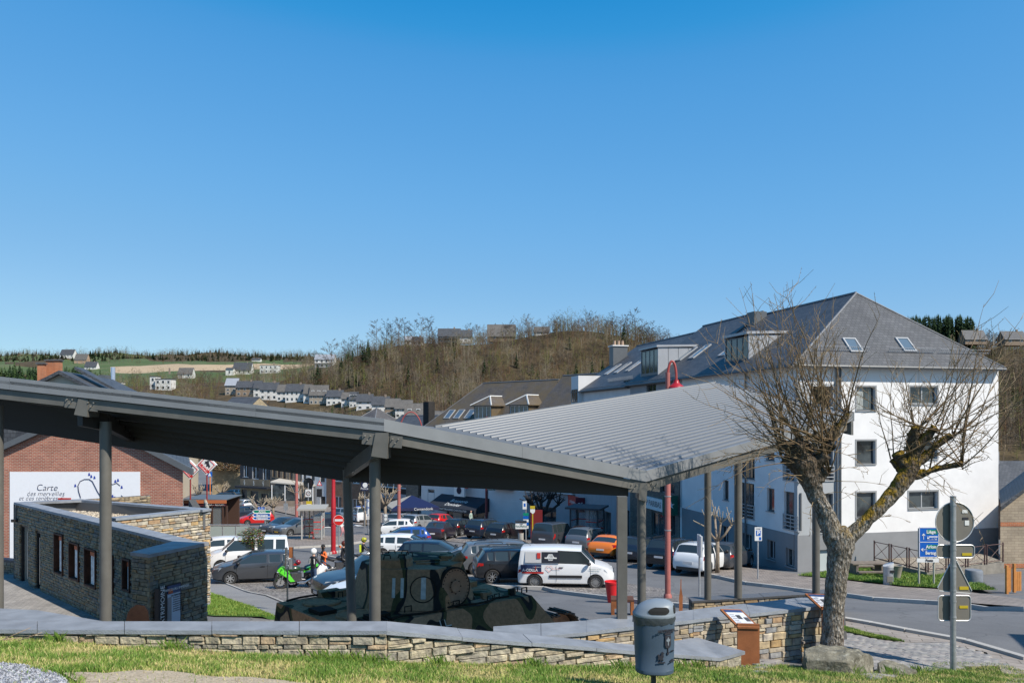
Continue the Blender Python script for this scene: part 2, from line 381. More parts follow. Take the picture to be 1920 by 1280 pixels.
# grey concrete blocks, laid one by one
PAVA=gp([(1560,1217),(1640,1213),(1697,1207),(1765,1205),(1845,1225),(1888,1248),(1790,1253),(1700,1261),(1640,1275),(1500,1262),(1420,1265),(1425,1247),(1500,1229)])
pav=bpy.data.objects['block_paving']
M_block=stone_mat('paving_block',[(.27,.265,.26),(.31,.30,.29),(.24,.24,.24),(.33,.32,.31),(.285,.27,.265)],bump=.25,bscale=60,dark=.85)
bmv=bmesh.new();bmesh.ops.create_cube(bmv,size=1)
for v in bmv.verts:v.co=Vector((v.co.x*.196,v.co.y*.096,v.co.z*.06))
bmesh.ops.bevel(bmv,geom=[e for e in bmv.edges if all(v.co.z>0 for v in e.verts)],offset=.006,segments=1,affect='EDGES')
me_block=bpy.data.meshes.new('paving_block');bmv.to_mesh(me_block);bmv.free();me_block.materials.append(M_block)
cells=[]
ca,sa=math.cos(.25),math.sin(.25)
for i in range(-10,60):
 for j in range(-20,90):
  u=3+(i+.5*(j%2))*.2;v=10+j*.1
  x=3+(u-3)*ca-(v-12)*sa;y=12+(u-3)*sa+(v-12)*ca
  if inpoly(x,y,PAVA):cells.append((y+abs(x-7)*.3,x,y))
cells.sort()
far=[]
def slopeM(x,y,dz,rz):
 z=GZo(x,y);sx=(GZo(x+.1,y)-z)*10;sy=(GZo(x,y+.1)-z)*10
 n_=Vector((-sx,-sy,1)).normalized();q=Vector((0,0,1)).rotation_difference(n_)
 return Matrix.Translation((x,y,z+dz))@q.to_matrix().to_4x4()@Matrix.Rotation(rz,4,'Z')
for k,(_,x,y)in enumerate(cells):
 M_=slopeM(x,y,.0+R.uniform(-.004,.004),.25+R.uniform(-.01,.01))
 if k<300:link('paver',me_block,pav,mtx=M_)
 else:far.append(np.array(M_))
def bm_tris(me):
 bm=bmesh.new();bm.from_mesh(me);bmesh.ops.triangulate(bm,faces=bm.faces)
 v=np.array([q.co[:]for q in bm.verts]);f=np.array([[a.index for a in t.verts]for t in bm.faces]);mi=np.array([t.material_index for t in bm.faces]);bm.free();return v,f,mi
if far:
 v,f,mi=merge([bm_tris(me_block)],[(0,q)for q in far])
 tag(link('paver_field',fastmesh('paver_field',v,f,M_block),pav),kind='stuff')
 # zebra crossings and lines
def stripe(px,lo=22,dz=.02):drape('road_marking',gp(px,lo),M_white,dz,2)
for i in range(5):stripe([(1352+37*i,1116.4-1.2*i),(1384+37*i,1115.6-1.2*i),(1424+37*i,1121.5-1.2*i),(1386+37*i,1122.6-1.2*i)])
for i in range(5):stripe([(598+20*i,985-.9*i),(608+20*i,984.6-.9*i),(622+20*i,988.5-.9*i),(610+20*i,989-.9*i)])
# kerbs made of single kerbstones
bmv=bmesh.new();bmesh.ops.create_cube(bmv,size=1);bmesh.ops.bevel(bmv,geom=bmv.edges[:],offset=.02,segments=1,affect='EDGES')
me_kerb=bpy.data.meshes.new('kerbstone');bmv.to_mesh(me_kerb);bmv.free();me_kerb.materials.append(mat('kerbstone',(.40,.385,.36),.8,rnd=.15,bump=.3,scale=3))
def kerb(pts,lo=22,h=.13,w=.15,L=1.0,zf=GZ):
 root=bpy.data.objects.new('kerb',None);C.objects.link(root);tag(root,kind='structure')
 ps=gp(pts,lo)
 for a,b in zip(ps[:-1],ps[1:]):
  n_=max(1,round((b-a).length/L));d=(b-a)/n_
  for k in range(n_):
   p,q=a+d*k,a+d*(k+1);z0,z1=zf(p.x,p.y),zf(q.x,q.y)
   m_=(p+q)/2;v=Vector((q.x-p.x,q.y-p.y,z1-z0));ro=Matrix.Rotation(math.atan2(v.y,v.x),4,'Z')@Matrix.Rotation(-math.atan2(v.z,v.to_2d().length),4,'Y')
   link('kerbstone',me_kerb,root,mtx=Matrix.Translation((m_.x,m_.y,(z0+z1)/2+h/2-.03))@ro@Matrix.Diagonal((v.length-.01,w,h+.06,1)))
kerb([(700,1113),(880,1100),(1020,1104),(1150,1124),(1200,1130),(1300,1139)])
kerb([(1330,1079),(1400,1095),(1460,1102),(1560,1113),(1640,1125),(1790,1134),(1925,1145)])
kerb([(400,1031),(440,1031),(560,1027),(640,1023),(700,1013)])
kerb([(395,1084),(440,1079)]);kerb([(566,1144),(500,1117),(420,1093),(396,1086)],w=.08,h=.06)
kerb([(1575,1162),(1700,1185),(1810,1205),(1925,1239)],10,zf=GZo,h=.09)
kerb([(990,1020),(1080,1035),(1180,1048)])
# roundabout-like kerb island with the no entry sign
kerb([(608,1040),(640,1034),(680,1045),(648,1052),(612,1044)],w=.12)
# gutter strip of small bricks
M_gut=posmat('gutter_bricks',bricky((.30,.2,.16),(.38,.33,.28),(.1,.09,.08),.2,.1,.3))
drape('gutter',gp([(1640,1174),(1700,1183.5),(1810,1203),(1925,1236),(1925,1230),(1810,1199),(1700,1181),(1640,1172)]),M_gut,.012,.5,zf=GZo)
# ---------------------------------------------------------------- grass blades in the foreground
def blades(name,n,area,hmin,hmax,mats,avoid=(),seed=1,zf=GZo,wid=.004):
 rg=np.random.default_rng(seed);x0,x1=min(p[0]for p in area),max(p[0]for p in area);y0,y1=min(p[1]for p in area),max(p[1]for p in area)
 pts=[]
 while len(pts)<n:
  X=rg.uniform(x0,x1,20000);Y=rg.uniform(y0,y1,20000)
  for x,y in zip(X,Y):
   if not inpoly(x,y,area):continue
   e=.12*nz(x*4,y*4,3)
   if any(inpoly(x+e,y+e,a)and rg.random()>.035 for a in avoid):continue
   q=nz(x*1.3,y*1.3)+.5*nz(x*5,y*5)
   if q<-.35 and rg.random()>.55:continue
   pts.append((x,y,q))
   if len(pts)>=n:break
 N=len(pts);p=np.array(pts);z=np.array([zf(a,b)for a,b,_ in pts])
 h=rg.uniform(hmin,hmax,N)*(1+.5*np.clip(p[:,2],-.6,.8));a=rg.uniform(0,6.28,N);ln=rg.normal(0,.45,(N,2))*h[:,None]
 w=wid*rg.uniform(.7,1.4,N)
 b0=np.stack([p[:,0]-np.cos(a)*w,p[:,1]-np.sin(a)*w,z-.01],1);b1=np.stack([p[:,0]+np.cos(a)*w,p[:,1]+np.sin(a)*w,z-.01],1)
 t=np.stack([p[:,0]+ln[:,0],p[:,1]+ln[:,1],z+h],1)
 m1=(b0*.5+t*.5)+np.stack([-ln[:,0]*.15,-ln[:,1]*.15,h*.1],1);m2=m1+(b1-b0)*.8
 V=np.stack([b0,b1,m1,m2,t],1).reshape(-1,3);i=np.arange(N)[:,None]*5
 F=np.concatenate([i+np.array([[0,1,3]]),i+np.array([[0,3,2]]),i+np.array([[2,3,4]])])
 q=p[:,2]+rg.normal(0,.25,N);mi=np.where(q<-.22,2,np.where(q<.12,1,0));mi=np.where(rg.random(N)<.06,2,mi)
 o=link(name,fastmesh(name,V,F,mats,matidx=np.concatenate([mi]*3)));tag(o,kind='stuff');return o
Mb=[mat('blade_green',(.125,.22,.035),.6,spec=.25),mat('blade_light',(.25,.32,.07),.6,spec=.25),mat('blade_dry',(.50,.43,.19),.7,spec=.2)]
NEAR=[(-6.6,6.6),(5.5,6.6),(9.6,13.4),(8.9,14.6),(7.6,14.4),(6.9,13.5),(6.3,12.7),(5.1,12.9),(4.4,13.0),(3.9,12.6),(3.3,12.05),(1.2,11.0),(-1.5,10.05),(-7.2,10.05)]
blades('grass',200000,NEAR,.025,.06,Mb,(GP,SAND),3)
blades('grass_strip',7000,gp([(1565,1200),(1640,1199),(1697,1207),(1640,1213),(1565,1217)]),.02,.05,[Mb[0],Mb[0],Mb[1]],zf=lambda x,y:GZo(x,y)+.05,seed=5)
blades('grass_by_bench',26000,gp([(1496,1083),(1560,1076),(1620,1066),(1690,1064),(1780,1072),(1870,1112),(1790,1109),(1690,1103),(1590,1091)],22),.05,.14,[Mb[0],Mb[0],Mb[1]],zf=lambda x,y:GZ(x,y)+.15,seed=6,wid=.012)
blades('grass_by_pavilion',16000,[(-12.5,27)]+gp([(392,1110),(480,1140),(520,1163)],22)+[(-9,24.4)],.04,.09,[Mb[0],Mb[0],Mb[1]],zf=lambda x,y:GZ(x,y),seed=8,wid=.01)
# tall tufts against the wall and beside the boulder
mb=MB();rg=random.Random(31);n_=0
tries=0
while n_<7000 and tries<200000:
 tries+=1
 x,y=rg.uniform(-6.6,-3.4),rg.uniform(6.4,8.6)
 if not inpoly(x,y,GP):continue
 s=rg.uniform(.005,.014);z=GZo(x,y)+.012;n_+=1
 mb.add([(x-s,y-s*rg.uniform(.4,1),z),(x+s,y-s*rg.uniform(.2,1),z),(x+s*rg.uniform(-.5,.5),y+s,z),(x,y,z+s*rg.uniform(.8,1.4))],[(0,1,3),(1,2,3),(2,0,3)],rg.randrange(3))
tag(mb.build('gravel',[mat('grit_blue',(.27,.29,.33),.8),mat('grit_dark',(.12,.125,.14),.8),mat('grit_pale',(.45,.45,.47),.8)]),kind='stuff')
def tufts(pts,n,r,h,name='grass_tuft'):
 rg=random.Random(4);mb=MB()
 for(x,y)in pts:
  for _ in range(n):
   a=rg.uniform(0,6.28);d=abs(rg.gauss(0,r));bx,by=x+math.cos(a)*d,y+math.sin(a)*d*.6;z=GZo(bx,by);hh=h*rg.uniform(.4,1.1);l_=rg.gauss(0,.35)*hh,rg.gauss(0,.35)*hh
   mb.add([(bx-.004,by,z),(bx+.004,by,z),(bx+l_[0]*.5+.003,by+l_[1]*.5,z+hh*.65),(bx+l_[0],by+l_[1],z+hh)],[(0,1,2),(0,2,3)],0 if rg.random()<.75 else 1)
 tag(mb.build(name,Mb),kind='stuff')
tufts([(-2.1,9.75),(-1.9,9.7),(-2.3,9.72),(-1.65,9.7),(-.9,9.95),(.3,10.4),(1.5,10.75),(2.3,11.2),(2.7,11.6),(4.7,12.4),(5.2,12.2),(5.9,12.4),(6.6,13.0),(-4.2,9.9),(-5.6,9.9)],130,.12,.16)
# dead leaves
mb=MB();rg=random.Random(12)
for _ in range(420):
 x=rg.uniform(-6.8,6);y=rg.uniform(8.2,10.0)if x<-1.5 else rg.uniform(8.4,10+(x+1.5)*.33)
 if rg.random()<.5:y=(9.93 if x<-1.5 else 9.93+(x+1.5)*.4)-abs(rg.gauss(0,.12))
 z=GZo(x,y)+.02;s=rg.uniform(.008,.02);a=rg.uniform(0,6.3);q=Matrix.Rotation(a,3,'Z')@Matrix.Rotation(rg.gauss(0,.5),3,'X')
 mb.add([Vector((x,y,z))+q@Vector(v)for v in((-s,0,0),(0,-s*.6,.004),(s,0,0),(0,s*.6,.008))],[(0,1,2,3)],0)
tag(mb.build('fallen_leaves',mat('dead_leaf',(.33,.20,.10),.8)),kind='stuff')
# ---------------------------------------------------------------- hills
HD=[200,250,330,420,620,900,1300]
HP=[-700,-200,0,200,400,520,590,700,850,1000,1150,1280,1500,1800,2100,2600]
HY=[[884,815,765,740,720,695,668],[884,815,765,740,720,695,667],[884,815,765,742,722,695,666],[884,812,764,740,720,694,665],[884,808,762,738,717,690,665],[884,812,764,730,708,690,668],[884,820,768,700,690,685,672],[884,832,752,656,672,690,690],[884,836,740,645,670,690,690],[884,834,735,634,668,690,690],[884,834,735,630,668,690,690],[884,830,740,648,668,690,690],[884,790,700,652,668,690,690],[884,770,700,652,660,690,690],[884,770,700,660,660,690,690],[884,770,700,660,660,690,690]]
_HZ=np.array([[(787-y)/1500*d for y,d in zip(r,HD)]for r in HY])
def hillz(u,D):
 px=960+1500*u;px=max(HP[0],min(HP[-1],px))
 i=0
 while i<len(HP)-2 and px>HP[i+1]:i+=1
 t=(px-HP[i])/(HP[i+1]-HP[i]);t=t*t*(3-2*t)
 row=_HZ[i]*(1-t)+_HZ[i+1]*t
 return pl(D,HD,row)
def HZ(x,y):
 z=hillz(x/y,y)
 return z+(.018 if y<450 else .006)*y*nz(x/60,y/60,1)*min(1,(y-200)/150)
def H(px,py,lo=200,hi=1280):
 "hill point seen at a pixel: nearest crossing"
 u=(px-960)/1500;D=lo
 while D<hi:
  if 787-HZ(u*D,D)/D*1500<=py:break
  D+=2
 return Vector((u*D,D,HZ(u*D,D)))
M_wood=posmat('woodland_floor',grassy((.028,.025,.014),(.075,.055,.03),(.12,.09,.045),.11))
M_field=posmat('pasture',grassy((.06,.095,.035),(.08,.115,.045),(.13,.14,.07),.02))
M_plough=posmat('ploughed_field',grassy((.36,.27,.17),(.42,.32,.21),(.34,.26,.16),.02))
mb=MB();Ds=frange(200,460,6)+frange(460,1000,20)+frange(1000,1340,40);us=frange(-1.15,1.16,.012)
for D in Ds:
 for u in us:mb.v.append((u*D,D,HZ(u*D,D)))
n=len(us)
for j in range(len(Ds)-1):
 for i in range(n-1):
  mb.f.append((j*n+i,j*n+i+1,(j+1)*n+i+1,(j+1)*n+i))
  D=Ds[j];px=960+1500*us[i];k=0
  if D>520 and px<640:
   q=nz(us[i]*9,D/260,5)
   k=1 if q>-.12 else 0
   if 820<D<980 and px>190:k=2
   if 600<D<800 and px>180:k=1
  mb.m.append(k)
tag(mb.build('hills',[M_wood,M_field,M_plough],smooth='all'),kind='structure')
# far plain out to the horizon, below everything
tag(MB().add([(-4000,-400,-16),(4000,-400,-16),(4000,5000,-16),(-4000,5000,-16)],[(0,1,2,3)]).build('far_ground',M_wood),kind='structure')
# houses on the far slopes: (px left, px right, base y, eave y, ridge y, wall, roof, floors, columns, yaw, label)
WHT,CRM,STN,BRN,GRY,ORG=(.62,.61,.58),(.52,.46,.36),(.30,.26,.21),(.24,.18,.13),(.38,.38,.38),(.52,.24,.12)
FH=[(422,444,740,721,713,STN,2,3,2,.1,'tall narrow stone house at the upper end of the hillside terrace'),(442,476,743,725,718,BRN,0,2,3,.1,'brown stone house second in the hillside terrace'),(475,488,745,726,718,WHT,0,2,1,.1,'narrow whitish house wedged between the brown and the long white one'),(487,520,750,729,721,WHT,0,2,3,.12,'long white hillside house with a brick gable end'),(519,537,752,733,725,CRM,1,2,2,.12,'beige narrow house below the white one with brick gable'),(535,569,754,732,724,WHT,0,2,4,.15,'wide white terrace house with two roof windows'),(569,581,757,736,726,GRY,1,2,1,.15,'small pale blue house with glazed front in the terrace'),(580,613,759,739,728,STN,1,2,4,.15,'grey brown stone house with three little dormers in the terrace'),(612,641,759,742,735,WHT,0,2,3,.2,'white house with white gable after the stone one'),(640,655,763,746,739,GRY,1,2,2,.25,'grey house at the bend of the hillside street'),(655,669,764,747,739,WHT,0,2,2,.25,'small house with dormers left of the orange gable'),(668,697,768,751,743,ORG,0,2,2,.3,'house with bright orange brick gable'),(697,728,772,757,748,WHT,0,2,3,.35,'white house with tall white gable right of the orange one'),(722,748,780,761,752,BRN,1,2,2,.35,'dark stone house with slate front below the white gable'),(741,771,784,764,755,CRM,1,2,3,.4,'cream house with plain roof above the red arch'),(759,808,796,775,763,WHT,1,3,5,.45,'large white building with dormers behind the red arch'),(810,842,799,783,775,WHT,1,2,3,.1,'low white house left of the black brick chimney'),(423,437,704,692,690,WHT,0,1,1,.1,'small side wing of the cream villa above the terrace'),(436,470,702,693,684,CRM,0,1,4,.1,'cream villa with central gable above the terrace'),(487,520,700,685,682,WHT,0,2,4,.1,'white cube house with brick base above the terrace'),(590,626,690,673,667,WHT,2,2,4,.25,'white house with balconies alone on the wooded slope'),(759,772,648,637,632,WHT,2,1,1,.3,'grey gabled barn on the crest'),(772,791,648,640,634,WHT,0,1,2,.3,'white cottage on the crest between bare trees'),(821,862,643,629,620,BRN,0,2,3,.2,'dark timber chalet with balconies on the crest'),(862,884,640,630,622,CRM,0,2,1,.2,'pale wing of the dark chalet on the crest'),(914,966,637,629,615,BRN,1,1,2,.15,'big brown roofed farmhouse half hidden by trees on the crest'),(1002,1030,628,621,615,GRY,1,1,1,.2,'small grey house on the crest right of the farmhouse'),(112,137,671,664,658,WHT,0,1,4,.1,'far white house with long dark roof below the skyline'),(139,162,682,674,667,ORG,1,2,2,.2,'far brick gabled house below the long roofed one'),(158,180,693,687,681,WHT,0,1,2,.2,'far white house with red roof part'),(291,321,732,711,699,WHT,0,2,3,.15,'white villa with pointed gable and glass stair tower'),(281,292,730,706,701,GRY,1,2,1,.15,'glazed tower beside the white villa'),(333,360,709,700,693,WHT,1,1,2,.1,'white bungalow with slate roof right of the villa'),(205,228,722,717,713,GRY,1,1,2,.1,'low flat roofed shed among the trees on the left slope'),(472,488,677,674,672,WHT,0,1,2,.1,'tiny white house at the field edge'),(1810,1850,642,634,624,BRN,0,1,3,-.2,'slate roofed house with solar panels on the hill behind the plantation'),(1884,1925,644,634,625,BRN,0,1,2,-.2,'grey house at the frame edge on the hill')]
FHP=[]
for f_ in FH:
 p=H((f_[0]+f_[1])/2,f_[2],235)
 if p.y>700 and f_[0]>600:p=P((f_[0]+f_[1])/2,f_[2],412 if f_[0]<1500 else 360)
 FHP.append(p)
def near_house(u,D,m=0):
 px=960+1500*u
 for f_,p in zip(FH,FHP):
  if f_[0]-6<px<f_[1]+6 and p.y-(34 if f_[2]>660 else 7)<D<p.y+12:return True
 return False
 # ---------------------------------------------------------------- woodland
def spikes(segs,flat=False):
 "thin 3-sided spikes: (p0, p1, r0)"
 p0=np.array([s[0]for s in segs]);p1=np.array([s[1]for s in segs]);r=np.array([s[2]for s in segs])[:,None]
 d=p1-p0;d/=np.linalg.norm(d,axis=1)[:,None]+1e-9
 up=np.where(np.abs(d[:,2:3])<.9,[[0,0,1.]],[[1.,0,0]]);a=np.cross(d,up);a/=np.linalg.norm(a,axis=1)[:,None];b=np.cross(d,a)
 V=np.stack([p0+a*r,p0-a*r*.5+b*r*.87,p0-a*r*.5-b*r*.87,p1],1).reshape(-1,3);i=np.arange(len(segs))[:,None]*4
 F=np.concatenate([i+np.array([[0,1,3]]),i+np.array([[1,2,3]]),i+np.array([[2,0,3]])]);return V,F
def twigs(segs,rg):
 p0=np.array([s[0]for s in segs]);p1=np.array([s[1]for s in segs]);r=np.array([s[2]for s in segs])[:,None];q=rg.normal(0,1,(len(segs),3));d=p1-p0;a=np.cross(d,q);a/=np.linalg.norm(a,axis=1)[:,None]+1e-9
 V=np.stack([p0+a*r,p0-a*r,p1],1).reshape(-1,3);return V,np.arange(len(segs)*3).reshape(-1,3)
def bare_tree(seed,h=10,spread=.32,n1=11,n2=6,tw=5,r0=.16,tilt=.55,low=.3):
 rg=np.random.default_rng(seed);segs=[];tws=[]
 top=np.array([rg.normal(0,.04)*h,rg.normal(0,.04)*h,h]);segs.append((np.zeros(3),top,r0))
 for i in range(n1):
  t=low+(1-low)*(i+rg.random())/n1;o=top*t;a=rg.uniform(0,6.28);L=spread*h*(1.15-t*.8)*rg.uniform(.7,1.25)
  d=np.array([math.cos(a),math.sin(a),rg.uniform(tilt*.7,tilt*1.9)]);d/=np.linalg.norm(d);e=o+d*L*1.3;segs.append((o,e,r0*.42*(1.2-t)))
  for k in range(n2):
   q=.25+.75*rg.random();o2=o+(e-o)*q;dd=d+rg.normal(0,.55,3)+[0,0,.2];dd/=np.linalg.norm(dd);e2=o2+dd*L*rg.uniform(.3,.6);segs.append((o2,e2,r0*.2))
   for _ in range(tw):
    o3=o2+(e2-o2)*rg.uniform(.2,1);d3=dd+rg.normal(0,.6,3);d3/=np.linalg.norm(d3);tws.append((o3,o3+d3*L*rg.uniform(.16,.38),r0*.24))
 V,F=spikes(segs)
 if tws:V2,F2=twigs(tws,rg);F=np.concatenate([F,F2+len(V)]);V=np.concatenate([V,V2])
 mi=np.zeros(len(F),int)
 return V,F,mi
def conifer(seed,h=12,w=.2,layers=13,per=9):
 rg=np.random.default_rng(seed);V=[];F=[];segs=[]
 for i in range(layers):
  t=(i+.3)/layers;z=h*(.06+.92*t);r=w*h*(1-t)**.8+.12
  for k in range(per):
   a=rg.uniform(0,6.28);L=r*rg.uniform(.65,1.15);c,s_=math.cos(a),math.sin(a);wd=max(.2,r*.33);z0=z+rg.normal(0,h*.012)
   o=len(V);V+=[(0,0,z0+.12*r+.2),(c*L*.6-s_*wd,s_*L*.6+c*wd,z0-.02*r),(c*L,s_*L,z0-.28*r),(c*L*.6+s_*wd,s_*L*.6-c*wd,z0-.02*r)]
   F+=[(o,o+1,o+2),(o,o+2,o+3)]
 o=len(V);V+=[(.2,0,h*.9),(-.1,.17,h*.9),(-.1,-.17,h*.9),(0,0,h*1.04),(.16,0,0),(-.1,.14,0),(-.1,-.14,0),(0,0,h*.8)]
 F+=[(o,o+1,o+3),(o+1,o+2,o+3),(o+2,o,o+3),(o+4,o+5,o+7),(o+5,o+6,o+7),(o+6,o+4,o+7)]
 return np.array(V),np.array(F),np.array([0]*(len(F)-3)+[1]*3)
M_tw=[mat('twig_grey',(.115,.09,.07),.9,spec=.1),mat('twig_brown',(.13,.08,.046),.9,spec=.1),mat('twig_pale',(.20,.17,.125),.9,spec=.1),mat('twig_green',(.13,.13,.045),.9,spec=.1),mat('twig_dark',(.055,.042,.034),.9,spec=.1)]
M_con=[mat('needles_dark',(.018,.036,.014),.8,spec=.1,var=.4,scale=1,coord='Object'),mat('conifer_trunk',(.1,.075,.05),.9)]
M_con2=[mat('needles_mid',(.04,.07,.022),.8,spec=.1,var=.4,scale=1),_mats['conifer_trunk']]
def setm(v,k):return v[0],v[1],v[2]+k
bare=[]
for k in range(5):
 for s_ in range(3):bare.append(setm(bare_tree(40+k*3+s_,R.uniform(8,12),R.uniform(.3,.46),n1=8,n2=3,tw=5,r0=.15,low=.2),k))
bush=[]
for k in range(5):
 for s_ in range(2):bush.append(setm(bare_tree(90+k*2+s_,R.uniform(3,5),.5,n1=11,n2=3,tw=4,r0=.1,low=.05,tilt=.9),k))
ALLV=bare+bush
rg=random.Random(5);ins=[];con_i=[]
def dens(px,D):
 if px<600 and D<345 and D>296:return 0
 return 1
cnt=0
tries=0
while len(ins)<12500 and tries<200000:
 tries+=1
 if rg.random()<.82:u=rg.uniform(-.28,.72);D=205+(430-205)*rg.random()**.8
 else:u=rg.uniform(-.72,-.2);D=rg.uniform(225,520)
 px=960+1500*u;z=HZ(u*D,D);py=787-z/D*1500
 if near_house(u,D):continue
 low=400<px<850 and(738+(px-400)*.1)<py<818
 if low and rg.random()<.35:continue
 if px>850 and px<1300 and py>815:continue
 if px<600 and py>800:continue
 if px<600 and D>400 and rg.random()<.35:continue
 q=nz(px/60,py/35,2)
 kset=[0,4,1,4,0,3]if q<-.12 else[0,0,1,1,2,3,4]if q<.15 else[2,2,1,3,2]
 k=rg.choice(kset)
 if rg.random()<.5 and not low:vi=k*3+rg.randrange(3)
 else:vi=15+k*2+rg.randrange(2)
 s_=rg.uniform(.6,1.1)
 ins.append((vi,npm((u*D,D,z-.2),rg.uniform(0,6.28),s_,tilt=(rg.gauss(0,.06),rg.gauss(0,.06)))))
for _ in range(520):
 px=rg.uniform(640,1290);q=nz(px/32,4)
 if q<-.1 or px>1225 and rg.random()<.6:continue
 u=(px-960)/1500;D=rg.uniform(398,424)
 if near_house(u,D):continue
 ins.append((rg.randrange(15),npm((u*D,D,HZ(u*D,D)-.3),rg.uniform(0,6.28),rg.uniform(.55,.8+.5*q))))
v,f,mi=merge(ALLV,ins);tag(link('bare_woodland',fastmesh('bare_woodland',v,f,M_tw,matidx=mi)),kind='stuff')
# evergreens scattered through the wood and the dark plantation on the left
cons=[setm(conifer(s_,10,.2),0)for s_ in range(3)]+[setm(conifer(s_+9,10,.26,10,8),2)for s_ in range(2)]
ins=[]
for _ in range(900):
 u=rg.uniform(-.75,-.55+rg.uniform(0,.04));D=rg.uniform(330,560);ins.append((rg.randrange(5),npm((u*D,D,HZ(u*D,D)-.3),rg.uniform(0,6),rg.uniform(.9,1.5))))
for _ in range(800):
 u=rg.uniform(-.75,-.2);D=rg.uniform(1100,1290);ins.append((rg.choice([0,1,2]),npm((u*D,D,HZ(u*D,D)-.5),rg.uniform(0,6),rg.uniform(.7,1.5),rg.uniform(.3,.95)*(1+.4*nz(u*30,7)))))
v,f,mi=merge(cons,ins);tag(link('spruce_forest',fastmesh('spruce_forest',v,f,M_con+M_con2,matidx=mi)),kind='stuff')
ins=[]
for _ in range(3000):
 u=rg.uniform(-.75,-.2);D=rg.choice([rg.uniform(1000,1290),rg.uniform(560,640),rg.uniform(1180,1290),rg.uniform(1240,1290)]);ins.append((rg.randrange(25),npm((u*D,D,HZ(u*D,D)-.5),rg.uniform(0,6),rg.uniform(.5,1.25))))
v,f,mi=merge(ALLV,ins);tag(link('far_treeline',fastmesh('far_treeline',v,f,M_tw,matidx=mi)),kind='stuff')
ins=[]
for _ in range(34):
 px=rg.choice([rg.gauss(600,7),rg.gauss(690,22),rg.gauss(655,12)]);u=(px-960)/1500;D=rg.uniform(385,410);ins.append((rg.randrange(5),npm((u*D,D,HZ(u*D,D)-.3),rg.uniform(0,6),rg.uniform(.7,1.1))))
for _ in range(420):
 u=rg.uniform(-.3,.72);D=rg.uniform(240,415);px=960+1500*u
 if near_house(u,D)or nz(px/70,D/30,9)<-.04:continue
 ins.append((rg.randrange(5),npm((u*D,D,HZ(u*D,D)-.3),rg.uniform(0,6),rg.uniform(.3,.8))))
v,f,mi=merge(cons,ins);tag(link('evergreen_undergrowth',fastmesh('evergreen_undergrowth',v,f,M_con+M_con2,matidx=mi)),kind='stuff')
# single evergreens on the wooded slope
def treething(name,label,cat,v,mats,loc,rz,s_,group=None,parts=('crown','trunk')):
 root=thing(name,label,cat,loc,rz,group);root.scale=(s_,)*3
 V,F,mi=v
 for idx,nm in((mi%2==0,parts[0]),(mi%2==1,parts[1])):
  if idx.any():
   u_,inv=np.unique(F[idx],return_inverse=True);link(nm,fastmesh(nm,V[u_],inv.reshape(-1,3),mats,matidx=mi[idx]%2),root)
 return root
EV=[(1692,600,360,1.3,'single dark fir on the skyline just right of the slate hip roof'),(596,665,390,1.2,'dark evergreen on the skyline above the white hillside house'),(690,655,400,1.1,'tall dark pine rising from the wooded crest beside pale trunks'),(908,705,350,.9,'narrow dark conifer in the middle of the bare slope'),(1170,660,395,1.0,'dark conifer near the top of the bare slope beside the slate roof'),(1065,690,330,1.1,'dark conifer directly above the slate clad chimney'),(1080,685,335,1.25,'broad dark conifer between the chimney and the slope top'),(1110,680,345,1.1,'dark conifer cluster tree left of the slate roof verge'),(1130,675,350,1.0,'smaller dark conifer at the foot of the ridge wood'),(640,655,395,1.0,'dark pine beside the bare trees over the hillside house'),(765,700,350,.8,'dark conifer low on the slope under the crest house'),(820,690,360,.7,'small conifer on the slope below the dark chalet'),(660,690,370,.75,'mid green conifer on the slope right of the hillside house')]
for i,(px,py,D,s_,lb)in enumerate(EV):
 z=HZ((px-960)/1500*D,D)
 treething('conifer_tree',lb,'tree',conifer(200+i,11,.22,15,10),M_con,((px-960)/1500*D,D,z-.3),i,s_,'evergreens on the hillside')
 # plantation right of the hip roof
ins=[]
for i in range(170):
 px=1702+rg.uniform(0,126);D=rg.uniform(366,392);x=(px-960)/1500*D
 zt=(787-(588+3*math.sin(px*.31)+max(0,px-1812)*.5+rg.uniform(0,5)))/1500*D;z=HZ(x,D);s_=max(.5,(zt-z)/10.4)
 ins.append((rg.randrange(3),npm((x,D,z-.3),rg.uniform(0,6),min(s_,1.25),s_)))
v,f,mi=merge(cons,ins);tag(link('spruce_plantation',fastmesh('spruce_plantation',v,f,M_con+M_con2,matidx=mi)),kind='stuff')
